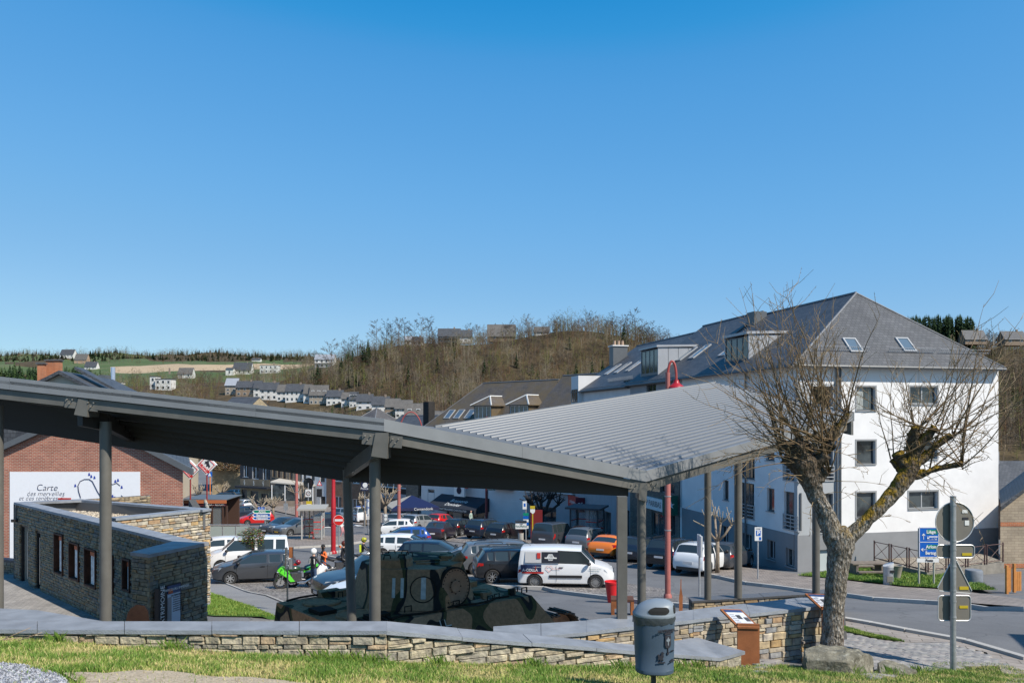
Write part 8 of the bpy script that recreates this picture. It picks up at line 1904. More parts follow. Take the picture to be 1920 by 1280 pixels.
po=MB().box2((x2(1719),-.02,z2(1053.5)),(x2(1760),.0,z2(1046))).build('finger_sign',M_signw,DB);tx('Poste',.15,1742,1049.8,M_dk,po)
# --- parking sign
def pole_thing(name,label,cat,px,py,ptop,r=.035,m=M_galv,group=None,lo=22):
 b_=G(px,py,lo);o=thing(name,label,cat,b_,0,group);D=b_.y;MB().tube([(0,0,-.2),(0,0,P(0,ptop,D).z-b_.z)],r,10).build('post',m,o,True);return o,D,(lambda y:P(0,y,D).z-b_.z),(lambda x:(x-px)/1500*D)
o,D,z,x=pole_thing('parking_sign','zone parking sign with blue P on a thin post on the far pavement','road sign',1421,1089,987)
b=MB().box2((x(1414.5),-.06,z(1013)),(x(1428),-.04,z(987.5))).build('board',M_signw,o);MB().box2((x(1417),-.068,z(1003.5)),(x(1425.5),-.061,z(993.5))).build('blue_field',M_sb,b);text('P',.27,M_signw,b,(x(1421.2),-.073,z(998.5)),bold=.01);text('ZONE',.085,M_dk,b,(x(1421),-.066,z(990.6)));MB().box2((x(1422.5),-.068,z(1011.5)),(x(1426.5),-.061,z(1006))).build('disc_symbol',M_sb,b)
o,D,z,x=pole_thing('street_sign','sign seen edge on upon a silver post beside the white crossover','road sign',1311.5,1130,1001);
MB().box2((x(1310.5),-.30,z(1042)),(x(1314),.30,z(1003))).build('board',M_edge,o)
# --- tall red lamp posts
M_lred=mat('lamp_red',(.36,.012,.02),.4);M_lpink=mat('lamp_faded_red',(.34,.11,.095),.6,var=.12,scale=2)
def lamp(label,px,py,ptop,r0,m,arch=None):
 b_=G(px,py,22);o=thing('street_lamp',label,'street lamp',b_,0,'tall red street lamps');D=b_.y;zt=P(0,ptop,D).z-b_.z
 MB().tube([(0,0,-.1),(0,0,zt*.55),(0,0,zt*.56),(0,0,zt)],[r0,r0,r0*.8,r0*.8],16).build('post',m,o,40);MB().lathe([(r0*1.5,0),(r0*1.4,.12),(r0,.2)],16).build('foot',m,o,True)
 for f in(.3,.45):MB().tube([(0,0,zt*f),(0,0,zt*f+.04)],r0*1.12,14).build('band',M_galv if m is M_lpink else m,o)
 if arch:
  x1,ya=arch;X=(x1-px)/1500*D;top=P(0,ya,D).z-b_.z;pts=[(X/2-X/2*math.cos(a),0,zt-.2+(top-zt+.2)*math.sin(a))for a in[i*math.pi/14 for i in range(15)]]
  MB().tube(pts+[(X,0,zt-.35)],.05,8).build('arch',mat('arch_red',(.36,.06,.05),.5),o,True)
  MB().lathe([(.001,.05),(.10,.05),(.12,-.05),(.16,-.1),(.3,-.2),(.34,-.28),(.34,-.38),(.25,-.42),(.001,-.42)],18,c=(X,0,zt-.35)).build('lantern',M_lred,o,40)
 return o
lamp('faded red street lamp with arched top rising past the right roof edge of the canopy',1252,1121,698,.115,M_lpink,(1268,677))
lamp('thick bright red lamp post beside the no entry sign',625,1037,850,.16,M_lred)
lamp('faded red lamp post between the silver crossovers with its arch over the canopy fascia',748,1004,815,.15,M_lpink,(793,772))
lamp('faded red lamp post behind the glass bus shelter',556,993,835,.15,M_lpink)
lamp('dark red lamp post in front of the cafe awning',912,985,780,.13,mat('lamp_dark_red',(.12,.02,.025),.5))
# --- no entry
def disc(o,cx_,z_,r,m,y=-.05,nm='disc',n=28):return MB().lathe([(r,0),(r,.012)],n,'y',c=(cx_,y,z_)).build(nm,m,o)
o,D,z,x=pole_thing('no_entry_sign','red and white no entry sign on a thin post beside the red lamp post','road sign',635.5,1040,965);d_=disc(o,0,z(974.5),10/1500*D,M_signw,-.06);disc(o,0,z(974.5),9.3/1500*D,M_sr,-.066,'red_face');MB().box2((x(628),-.075,z(976.5)),(x(643),-.067,z(972.5))).build('white_bar',M_signw,o)
# --- pair of brown posts at the parking edge, seen edge on
o,D,z,x=pole_thing('edge_sign','reflective post with a brown and a chrome panel seen edge on beside the lime motorcycle','road sign',539,1144,1060,.03,mat('dark_post',(.04,.05,.06),.5))
MB().tube([(x(537),0,z(1066)),(x(537),0,z(1026))],.045,12).build('chrome_tube',M_chr,o,True);MB().box2((x(542),-.02,z(1045)),(x(549),.02,z(1025))).build('brown_panel',M_cor,o);MB().box2((x(542.5),-.02,z(1066)),(x(548.5),.02,z(1047))).build('steel_panel',M_galv,o)
for a in(541.6,549.4):MB().box2((x(a),-.03,z(1067)),(x(a+.8),.03,z(1024.5))).build('frame_edge',M_chr,o)
# --- direction fingers
o,D,z,x=pole_thing('direction_sign','stack of green and blue arrow signs reading Arlon, Bertogne and Mabompré','road sign',497,1000,950,.06)
for(y0,y1,m_,t_)in((955.5,961.5,M_sg,'Arlon'),(962,968,M_sb,'Bertogne'),(968.5,973.5,M_sb,'Mabompré')):
 f=MB();pts=[(474,(y0+y1)/2),(478,y0),(507,y0),(507,y1),(478,y1)];f.add([(x(a),-.08,z(b))for a,b in pts]+[(x(a),-.06,z(b))for a,b in pts],[(0,1,2,3,4),(9,8,7,6,5)]+[(i,(i+1)%5,(i+1)%5+5,i+5)for i in range(5)]);f=f.build('arrow_board',m_,o);text(t_,(y1-y0)*.95/1500*D,M_signw,f,(x(492),-.085,z((y0+y1)/2)),bold=.008)
 MB().tube([(x(a),-.08,z(b))for a,b in pts]+[(x(474),-.08,z((y0+y1)/2))],.03,4,cap=False).build('border',M_signw,f)
f=MB().box2((x(484),-.08,z(954.5)),(x(496),-.06,z(950))).build('small_board',M_sb,o);text('A 26',.22,M_signw,f,(x(490),-.085,z(952.3)))
# --- bus stop, thirty zone and triangle
o,D,z,x=pole_thing('zone_sign','white square sign with red ringed 30 behind the glass bus shelter','road sign',578,990,905,.05);b=MB().box2((x(573),-.08,z(931)),(x(584),-.06,z(917))).build('board',M_signw,o);MB().lathe([(4.4/1500*D,0),(4.4/1500*D,.01),(3.2/1500*D,.01),(3.2/1500*D,0)],24,'y',c=(x(578.5),-.09,z(924.5)),cap=False).build('red_ring',M_sr,b);text('30',.24,M_dk,b,(x(578.5),-.087,z(924.5)))
f=MB().lathe([(.45,0),(.45,.05)],20,'y',c=(x(578),0,z(905))).build('mirror',M_gl2,o);MB().lathe([(.52,0),(.52,.1),(.45,.1),(.45,0)],20,'y',c=(x(578),.05,z(905)),cap=False).build('mirror_frame',M_black,o)
o,D,z,x=pole_thing('bus_stop_sign','yellow bus stop flag above the roof of the glass bus shelter','bus stop',580,1010,944,.045,M_yel);MB().add([(x(574.5),-.05,z(939)),(x(584.5),-.05,z(939)),(x(584.5),-.05,z(951)),(x(581),-.05,z(956)),(x(578),-.05,z(956)),(x(574.5),-.05,z(951)),(x(574.5),.05,z(939)),(x(584.5),.05,z(939)),(x(584.5),.05,z(951)),(x(581),.05,z(956)),(x(578),.05,z(956)),(x(574.5),.05,z(951))],[(0,1,2,3,4,5),(11,10,9,8,7,6)]+[(i,(i+1)%6,(i+1)%6+6,i+6)for i in range(6)]).build('flag',M_yel,o);MB().box2((x(575.5),-.06,z(950)),(x(583.5),-.051,z(944.5))).build('white_field',M_signw,o)
o,D,z,x=pole_thing('bus_stop_sign','yellow bus stop pole in front of the red letter wall, left of the leisure van','bus stop',998.5,1018,950,.045,M_yel);MB().box2((x(994),-.04,z(953)),(x(1003),.04,z(948))).build('flag',M_yel,o);MB().add([(x(994),-.05,z(954)),(x(1003),-.05,z(954)),(x(1003),-.05,z(959)),(x(999),-.05,z(963)),(x(994),-.05,z(959)),(x(994),.05,z(954)),(x(1003),.05,z(954)),(x(1003),.05,z(959)),(x(999),.05,z(963)),(x(994),.05,z(959))],[(0,1,2,3,4),(9,8,7,6,5)]+[(i,(i+1)%5,(i+1)%5+5,i+5)for i in range(5)]).build('timetable_flag',M_signw,o)
o,D,z,x=pole_thing('warning_sign','small red edged triangular warning sign before the grey house','road sign',599,985,898,.05);MB().add([(x(594.5),-.06,z(910)),(x(604),-.06,z(910)),(x(599.2),-.06,z(900)),(x(594.5),-.04,z(910)),(x(604),-.04,z(910)),(x(599.2),-.04,z(900))],[(0,1,2),(5,4,3),(0,3,4,1),(1,4,5,2),(2,5,3,0)]).build('red_triangle',M_sr,o);MB().add([(x(596.4),-.066,z(908.6)),(x(602.2),-.066,z(908.6)),(x(599.2),-.066,z(902.5))],[(0,1,2)]).build('white_triangle',M_signw,o);MB().box2((x(594),-.06,z(931)),(x(604),-.03,z(916))).build('dark_plate',M_black,o)
o,D,z,x=pole_thing('parking_sign','white and blue parking sign with stacked arrow boards beside the advertising box','road sign',986,1016,938,.05);b=MB().box2((x(980),-.07,z(954)),(x(987.5),-.05,z(939))).build('board',M_signw,o);MB().box2((x(982),-.078,z(949)),(x(985.5),-.071,z(943))).build('blue_field',M_sb,b)
for y0,m_ in((961,M_sg),(967,M_sb),(973,M_signw),(979,M_sb),(985,M_signw)):MB().box2((x(981),-.07,z(y0+5)),(x(991),-.05,z(y0))).build('arrow_board',m_,o)
o,D,z,x=pole_thing('parking_sign','white board with two blue P fields left of the thick canopy post','road sign',690,1000,935,.05);b=MB().box2((x(687),-.07,z(963)),(x(692.5),-.05,z(935))).build('board',M_signw,o);text('P',.5,M_sb,b,(x(690),-.08,z(953)));text('P',.4,M_sb,b,(x(690),-.08,z(940)))
o,D,z,x=pole_thing('traffic_signal','small traffic signal with grey head and hood lights right of the thick post','traffic light',718,1004,962,.05);b=MB().box2((x(719),-.1,z(982)),(x(727),.1,z(963))).build('signal_head',M_galv,o)
for y0 in(966,972.5,979):disc(o,x(723.5),z(y0),.13,M_signw,-.13,'lamp_lens',12)
o,D,z,x=pole_thing('police_sign','dark blue police light box hanging before the brown brick house','sign',684,990,905,.05);b=MB().box2((x(678.5),-.3,z(919)),(x(690.5),.0,z(902.5))).build('light_box',M_navy,o);text('Police',.32,M_signw,b,(x(684.5),-.31,z(915)));MB().lathe([(.25,0),(.25,.01)],14,'y',c=(x(685.5),-.31,z(908.5))).build('emblem',M_signw,b)
o,D,z,x=pole_thing('street_sign','small grey sign back on a post before the lean-to','road sign',536,965,935,.05);MB().box2((x(532),-.06,z(956)),(x(540),-.03,z(943))).build('board',M_galv,o)
# green street name sign on the dark red lamp
o,D,z,x=pole_thing('street_name_sign','green chemist sign arm beside the dark red lamp post','sign',915,985,913,.03,M_black);f=MB().box2((x(911),-.06,z(919)),(x(929),.0,z(914))).build('board',M_green,o);text('Pharmacie',.28,M_signw,f,(x(920),-.07,z(916.5)))
# red diamond shop signs on the street corner
DS=[]
for(px,py,w_,lb)in((388,871,19,'red edged diamond shop sign with black lion reading DELHAIZE, the complete one'),(357,880,18,'red edged diamond shop sign cut by the roof edge of the mural house')):
 D=56;c=P(px,py,D);o=thing('shop_sign',lb,'shop sign',c,0,'diamond shop signs');s_=w_/1500*D
 dm=MB().add([(-s_,-.1,0),(0,-.1,s_),(s_,-.1,0),(0,-.1,-s_),(-s_,.1,0),(0,.1,s_),(s_,.1,0),(0,.1,-s_)],[(0,1,2,3),(7,6,5,4),(0,4,5,1),(1,5,6,2),(2,6,7,3),(3,7,4,0)]).build('board',M_signw,o)
 t=s_*.8;MB().tube([(-t,-.11,0),(0,-.11,t),(t,-.11,0),(0,-.11,-t),(-t,-.11,0)],.028,5,cap=False).build('red_border',M_sr,dm)
 lion=[(-.34,.02),(-.22,.12),(-.18,.28),(-.05,.30),(.02,.18),(.18,.08),(.34,.02),(.38,-.12),(.30,-.22),(.24,-.12),(.16,-.14),(.12,-.26),(.04,-.22),(.0,-.1),(-.10,-.06),(-.16,-.18),(-.24,-.14),(-.20,-.02)]
 n=len(lion);Q=Matrix.Rotation(.75,3,'Y');MB().add([Q@Vector((a*s_*1.1+.04,0,b*s_*1.1+.06))+Vector((0,-.112,.05))for a,b in lion],[tuple(range(n))]).build('lion_emblem',M_dk,dm)
 tt=text('DELHAIZE',s_*.30,M_sr,dm,(-.20*s_-.0,-.114,-.30*s_),bold=.01);tt.rotation_euler=(RAD(90),RAD(45),0)
 MB().tube([(0,.0,-s_),(0,0,-s_-4)],.05,6).build('bracket',mat('bracket_red',(.25,.03,.03),.5),o)
 # ---------------------------------------------------------------- bus shelters
M_shg=mat('shelter_glass',(.30,.33,.34),.08,spec=.8)
_b=M_shg.node_tree.nodes['Principled BSDF'];_b.inputs['Alpha'].default_value=.32
def shelter(label,px,py,rz,w,d,h,fm,roofm,stripe,loc=None):
 o=thing('bus_shelter',label,'bus shelter',loc or G(px,py,22),rz,'bus shelters')
 for x in(0,w):
  for y in(0,d):MB().box2((x-.05,y-.05,0),(x+.05,y+.05,h)).build('post',fm,o)
 MB().box2((w*.45,d-.05,0),(w*.45+.08,d+.05,h)).build('post',fm,o)
 MB().prism([(-.35,-.35,h+.15),(w+.35,-.35,h+.15),(w+.35,d+.25,h+.25),(-.35,d+.25,h+.25)],.14).build('roof',roofm,o)
 for a,b in(((0,0),(0,d)),((w,0),(w,d)),((0,d),(w,d)),((w*.55,0),(w,0))):
  v=Vector((b[0]-a[0],b[1]-a[1],0));m_=Vector(((a[0]+b[0])/2,(a[1]+b[1])/2,h/2+.1));MB().box(m_,(max(.02,abs(v.x)-.12),max(.02,abs(v.y)-.12),h-.3)).build('pane',M_shg,o)
  for z in(h*.38,h*.62):MB().box(Vector((m_.x,m_.y,z)),(max(.03,abs(v.x)-.12),max(.03,abs(v.y)-.12),.07)).build('red_stripe',stripe,o)
 MB().box2((w*.3,d*.55,.45),(w*.75,d*.85,.52)).build('bench',stripe,o);MB().box2((w*.45,d*.65,0),(w*.55,d*.75,.45)).build('bench_leg',stripe,o)
 return o
M_lg=mat('light_aluminium',(.40,.40,.385),.5);M_dg=mat('slate_paint',(.035,.045,.055),.5);M_strp=mat('stripe_red',(.6,.04,.03),.5)
bs=G(566,1014,22);shelter('glass bus shelter with light grey frame and red stripes in the middle of the square',566,1014,RAD(8),1.55,2.0,2.45,M_lg,mat('shelter_roof',(.33,.32,.29),.7),M_strp,bs)
MB_=None
bs=G(1052,1020,22);shelter('dark bus shelter with slate roof and red stripes behind the leisure van',1052,1020,RAD(-25),2.3,1.6,2.55,M_dg,M_dg,M_strp,bs+Vector((1.0,4,-.3)))
rw=thing('red_wall_panel','dark red advertising panel between the yellow bus stop and the leisure van','panel',G(1007,1016,22)+Vector((0,2,-.1)));MB().box2((-.45,0,0),(.5,.2,2.4)).build('panel',mat('panel_red',(.16,.008,.01),.6),rw);MB().box2((-.5,-.02,-.1),(.55,.22,.1)).build('base',M_dg,rw)
# advertising box on a brown column
o,D,z,x=pole_thing('advertising_box','white lettered advertising box on a short brown round column','advertising sign',976.5,1018,990,.18,mat('brown_column',(.12,.05,.04),.6))
b=MB().box2((x(966.5),-.35,z(990)),(x(987),.35,z(978))).build('box',M_signw,o);MB().box2((x(966),-.4,z(978)),(x(987.5),.4,z(976))).build('box_roof',M_black,o);text('Houffalize',.24,M_green,b,(x(977),-.36,z(985)));text('café',.16,M_dk,b,(x(977),-.36,z(981)))
MB().tube([(0,0,0),(0,0,.8)],.22,14).build('column_base',M_kerb,o,True)
# ---------------------------------------------------------------- umbrellas, terrace and planting
c=G(775,975,22);um=thing('cafe_parasol','big parasol in navy and cream with square canopy in front of the white cafe','parasol',(c.x,86,GZ(c.x,86)),.3)
um.location.x=P(772,0,86).x;hz=P(0,947,86).z-um.location.z;MB().tube([(0,0,0),(0,0,hz+1.1)],.06,8).build('pole',M_black,um)
W2=2.5
for i,(a,b)in enumerate((((-W2,-W2),(W2,-W2)),((W2,-W2),(W2,W2)),((W2,W2),(-W2,W2)),((-W2,W2),(-W2,-W2)))):
 MB().add([(a[0],a[1],hz),(b[0],b[1],hz),(0,0,hz+1.1),(a[0],a[1],hz-.3),(b[0],b[1],hz-.3)],[(0,1,2),(3,4,1,0)]).build('canopy_panel',M_navy if i!=3 else mat('cream_cloth',(.38,.35,.30),.8),um)
text('Corsendonk',.4,M_signw,um,(.8,-W2-.02,hz-.15))
c=G(434,986,22);um=thing('closed_parasol','tall closed parasol in pale grey cover beside the terrace','parasol',(c.x,c.y,c.z));hz=P(0,935,c.y).z-c.z;MB().lathe([(.1,0),(.12,.3),(.36,.5),(.42,1.1),(.40,hz*.6),(.36,hz*.9),(.28,hz),(.001,hz+.1)],12).build('cover',mat('parasol_cover',(.40,.40,.43),.8,bump=.8,scale=3),um,50);MB().lathe([(.5,0),(.5,.1),(.1,.12)],12).build('foot',M_black,um)
D=58;TP=thing('terrace_pavilion','brown terrace pavilion with terracotta roof edge and wine red valance behind the stone pavilion','pavilion',(P(345,0,D).x,D,GZ(0,D)));z=lambda py:P(0,py,D).z-TP.location.z;x=lambda px:P(px,0,D).x-TP.location.x
MB().prism([(0,0,z(935)),(x(425),0,z(936)),(x(428),3,z(934)),(0,3,z(934))],.05).build('roof',M_dzinc,TP);MB().box2((0,-.12,z(943)),(x(425),-.02,z(937))).build('roof_edge',mat('terracotta',(.42,.13,.05),.7),TP);v_=MB().box2((0,-.05,z(948)),(x(424),0,z(943.2))).build('valance',mat('wine_cloth',(.08,.012,.025),.8),TP);text('TEA - ROOM',.22,M_signw,v_,(x(405),-.07,z(945.6)))
for px in(396,416,423):MB().box2((x(px),0,0),(x(px+3),.15,z(948))).build('post',mat('dark_timber',(.06,.03,.02),.7),TP)
MB().box2((x(399),.05,.9),(x(416),.1,z(949))).build('glazing',M_shg,TP);MB().box2((0,2.8,0),(x(423),3,z(936))).build('back_wall',_mats['dark_timber'],TP)
def balustrade(label,pts,D):pass
GBs=thing('glass_balustrade','frosted glass balustrade of the terrace right of the stone pavilion','railing',(P(394,0,52).x,52,GZ(0,52)))
for i in range(3):MB().box2((i*.85,0,.1),(i*.85+.78,.03,1.9)).build('pane',mat('frosted_glass',(.32,.38,.37),.3),GBs);MB().box2((i*.85-.05,-.02,0),(i*.85,.05,2.0)).build('post',M_galv,GBs)
MB().box2((0,-.03,1.95),(2.55,.06,2.02)).build('handrail',M_galv,GBs)
for i,px in enumerate((397,406,417)):
 c=G(px,1000,22);ch=thing('terrace_chair',('dark wicker terrace chair nearest the stone pavilion','dark wicker tub chair in the middle of the terrace','dark wicker chair next to the closed parasol')[i],'chair',c,i*1.1,'terrace chairs')
 MB().lathe([(.30,.42),(.33,.45),(.31,.47)],14).build('seat',M_black,ch);m=MB();m.lathe([(.33,.45),(.36,.85),(.33,.85),(.30,.45)],14,cap=False);m.build('backrest',M_black,ch)
 for a in range(4):MB().tube([(math.cos(a*1.57+.78)*.27,math.sin(a*1.57+.78)*.27,0),(math.cos(a*1.57+.78)*.25,math.sin(a*1.57+.78)*.25,.43)],.02,5).build('leg',M_black,ch)
tb_=thing('terrace_table','small wooden terrace table behind the wicker chairs','table',G(408,996,22)+Vector((0,1.2,0)));MB().box((0,0,.74),(1.5,.8,.05)).build('tabletop',_mats['dark_timber'],tb_);
for a in(-.6,.6):MB().box((a,0,.36),(.06,.6,.72)).build('leg',_mats['dark_timber'],tb_)
# potted bush
def leafball(mb,c,r,n,s0,rg,squash=.8,mats_n=3):
 for _ in range(n):
  v=Vector((rg.gauss(0,1),rg.gauss(0,1),rg.gauss(0,1))).normalized()*r*rg.random()**.4;v.z*=squash;v*=1+.25*noise.noise(v*2.2)
  a=rg.uniform(0,6.28);Q=Matrix.Rotation(a,3,'Z')@Matrix.Rotation(rg.uniform(-1,1),3,'X');s_=s0*rg.uniform(.6,1.3)
  mb.add([Vector(c)+v+Q@Vector(p)for p in((-s_,0,0),(0,-s_*.4,.0),(s_,0,0),(0,s_*.4,0))],[(0,1,2,3)],rg.randrange(mats_n))
Dpb=40.6;c=P(473,0,Dpb);PB=thing('potted_tree','round headed shrub with reddish green leaves in a dark round pot','potted plant',(c.x,Dpb,GZ(c.x,Dpb)))
zc=P(0,1008,Dpb).z-PB.location.z;zpot=P(0,1040,Dpb).z-PB.location.z
m=MB();m.lathe([(.30,0),(.45,zpot-.05),(.48,zpot),(.42,zpot),(.40,zpot-.08),(.001,zpot-.1)],22);m.build('pot',mat('dark_pot',(.025,.028,.03),.5),PB,40)
MB().tube([(0,0,zpot-.1),(.03,0,zpot+.4),(0,0,zc)],[.04,.035,.03],8).build('trunk',mat('stem_brown',(.2,.12,.08),.8),PB,True)
m=MB();leafball(m,(0,0,zc+.02),.72,2600,.055,random.Random(5),.72,4);tag(m.build('crown',[mat('leaf_green',(.06,.11,.02),.5),mat('leaf_green_light',(.14,.18,.03),.5),mat('leaf_red',(.22,.05,.03),.5),mat('leaf_deep',(.03,.055,.015),.5)],PB),kind='stuff')
# red planter, corten bench and rusty spike at the square
c=G(1148,1128,20);PL=thing('planter','tall bright red conical plastic planter beside the square canopy post','planter',c);h=P(0,1089,c.y).z-c.z;s_=c.y/1500
m=MB();m.lathe([(8.5*s_,0),(13.6*s_,h*.9),(14.6*s_,h*.92),(14.8*s_,h),(13.4*s_,h),(13*s_,h*.9),(.001,h*.88)],28);m.build('pot',mat('planter_red',(.62,.02,.025),.4),PL,35)
c=G(1166,1150,20);CB=thing('steel_bench','low rusty steel bench frame behind the square canopy post','bench',c,-.1);s_=c.y/1500
for a in(-20*s_,16*s_):MB().box2((a,-.2,0),(a+.1,.4,.42)).build('leg',M_cor,CB)
MB().box2((-14*s_,-.2,.2),(-6*s_,.4,.44)).build('seat',M_cor,CB);MB().box2((-20*s_,-.2,.42),(16*s_+.1,.4,.48)).build('top_rail',M_rustd,CB)
c=G(1276.5,1150,20);SK=thing('rusty_spike','slender rusty steel spike standing left of the small platform wall','sculpture',c);h=P(0,1084,c.y).z-c.z;s_=c.y/1500
MB().add([(-3.4*s_,0,0),(3.4*s_,0,0),(3.6*s_,0,h*.5),(1.2*s_,0,h*.72),(1.1*s_,0,h*.98),(0,0,h),(-1.0*s_,0,h*.72),(-3.2*s_,0,h*.5),(0,.12,0),(0,.10,h*.5),(0,.04,h*.95)],[(0,1,2,7),(7,2,3,6),(6,3,4,5),(1,8,9,2),(2,9,10,4,3),(0,7,9,8),(7,6,5,10,9),(4,10,5)]).build('blade_plate',M_cor,SK)
# ---------------------------------------------------------------- right hand lawn: picnic table, bin, pot, railing
M_wood_=mat('weathered_wood',(.17,.14,.115),.85,var=.3,scale=5,bump=.3)
c=G(1625,1082,22);PT=thing('picnic_table','weathered wooden picnic table on the lawn before the apartment building','table',c,.05);s_=c.y/1500;hz=.74
for i in range(4):MB().box((0,-.3+i*.2,hz),(66*s_,.18,.06)).build('tabletop_plank',M_wood_,PT)
for a in(-24,24):
 MB().box((a*s_,0,hz/2),(.12,.7,hz-.05)).build('leg',M_wood_,PT)
for b in(-.75,.75):MB().box((0,b,.42),(60*s_,.26,.06)).build('bench_plank',M_wood_,PT)
for a in(-24,24):MB().box((a*s_,0,.3),(.08,1.6,.1)).build('crossbar',M_wood_,PT)
c=G(1614,1060,22);LG=thing('driftwood_sculpture','bare forked log sculpture rising behind the picnic table','sculpture',c+Vector((0,.6,-.1)));D=c.y+.6;f=lambda px,py:P(px,py,D)-LG.location
m=MB();m.tube([Vector((0,0,0)),f(1617,1045),f(1613,1030),f(1611,1015),f(1606,1006)],[.16,.15,.12,.13,.08],9);m.tube([f(1613,1030),f(1606,1022),f(1600,1015)],[.08,.06,.03],7);m.build('trunk',M_wood_,LG,True);m=MB();m.tube([f(1617,1050),f(1624,1040),f(1632,1030),f(1634,1026)],[.14,.12,.1,.05],8);m.build('branch',M_wood_,LG,True)
c=G(1665.5,1099,22);TB=thing('litter_bin','steel cylindrical litter bin with slanted top on the lawn by the picnic table','litter bin',c);s_=c.y/1500;h=P(0,1062,c.y).z-c.z;r=9*s_
m=MB();m.lathe([(r,.02),(r,h)],24);m.add([(math.cos(a)*r*1.02,math.sin(a)*r*1.02,h+.1+math.cos(a)*.1)for a in[i*math.pi/12 for i in range(24)]],[tuple(range(24))]);m.build('body',M_galv,TB,40)
m=MB();m.add([(math.cos(a)*r*1.05,math.sin(a)*r*1.05,h)for a in[i*math.pi/12 for i in range(24)]]+[(math.cos(a)*r*1.05,math.sin(a)*r*1.05,h+.12+math.cos(a)*.09)for a in[i*math.pi/12 for i in range(24)]],[(i,(i+1)%24,(i+1)%24+24,i+24)for i in range(24)]+[tuple(range(24,48))]);m.build('lid',M_edge,TB,40)
MB().box2((-.02,-r-.02,h-.24),(.18,-r+.04,h-.12)).build('opening',M_black,TB);MB().box2((-.16,-r-.015,.25),(.1,-r+.04,h-.4)).build('info_plate',M_back,TB)
c=G(1685,1092,22);PO=thing('stone_pot','pale conical concrete flower pot beside the steel litter bin','planter',c+Vector((0,.3,0)));MB().lathe([(.17,0),(.32,.75),(.36,.8),(.3,.8),(.26,.7),(.001,.68)],20).build('pot',mat('concrete_pot',(.36,.32,.26),.85,var=.15),PO,40)
M_brn=mat('railing_brown',(.075,.035,.032),.6)
TR=thing('terrace_wall','low concrete terrace wall with gravel bed in front of the apartment plinth','wall',G(1700,1075,22));Dw=41.5
A=[P(1655,1054,42.2),P(1738,1072,38.6),P(1872,1070,42.5),P(1872,1056,44.6)];zt=-7.55
for p in A:p.z=zt
A[2]=Vector((26.2,42.6,zt));A[3]=Vector((26.6,45.2,zt));A[0]=Vector((A[0].x,43.3,zt));A[1]=Vector(((1738-960)/1500*39.8,39.8,zt-.02))
MB().prism(A,1.8).build('retaining_block',mat('old_concrete',(.20,.185,.16),.9,var=.25,scale=3,bump=.4),TR,world=True);MB().prism([p.lerp((A[0]+A[1]+A[2]+A[3])/4,.08)+Vector((0,0,.04))for p in A],.05).build('gravel_bed',M_rg,TR,world=True)
RL=thing('railing','brown steel railing with crossed bars on the terrace wall','railing',A[0])
def panel(a,b,n):
 for i in range(n):
  p,q=a.lerp(b,i/n),a.lerp(b,(i+1)/n);p2,q2=p.lerp(q,.06),p.lerp(q,.94);U=Vector((0,0,1));m=MB()
  m.tube([p2+U*.12,q2+U*.12],.022,5);m.tube([p2+U*.98,q2+U*.98],.022,5);m.tube([p2+U*.12,q2+U*.98],.014,5);m.tube([p2+U*.98,q2+U*.12],.014,5);m.build('crossed_panel',M_brn,RL,world=True)
  for w in(p2,q2):MB().tube([w,w+U*1.05],.035,6).build('post',M_brn,RL,world=True)
panel(A[0]+Vector((0,0,.0)),A[1],3);panel(A[1],A[2],4)
c=G(1826,1098,22);DR=thing('stone_trough','round grey stone drum standing below the terrace railing','drum',c,0);MB().lathe([(.36,0),(.38,.7),(.34,.76),(.001,.76)],20).build('drum',mat('drum_grey',(.16,.18,.21),.7,var=.2),DR,40)
c=G(1893,1112,22);GT=thing('garden_gate','orange brown boarded garden gate standing half open by the block wall house','gate',c,.15);s_=c.y/1500
M_gate=mat('stained_timber',(.48,.20,.05),.6,var=.2,scale=4)
for i in range(5):MB().box((-.05+i*.1,i*.09,.55),(.09,.02,1.05-.04*abs(i-2))).build('gate_board',M_gate,GT)
for i in range(3):MB().box((.58+i*.1,.3,.45),(.09,.02,.85)).build('gate_board',M_gate,GT)
for a,b in((-.13,0),(.48,.3)):MB().box((a,b,.6),(.1,.1,1.25)).build('gate_post',M_gate,GT)
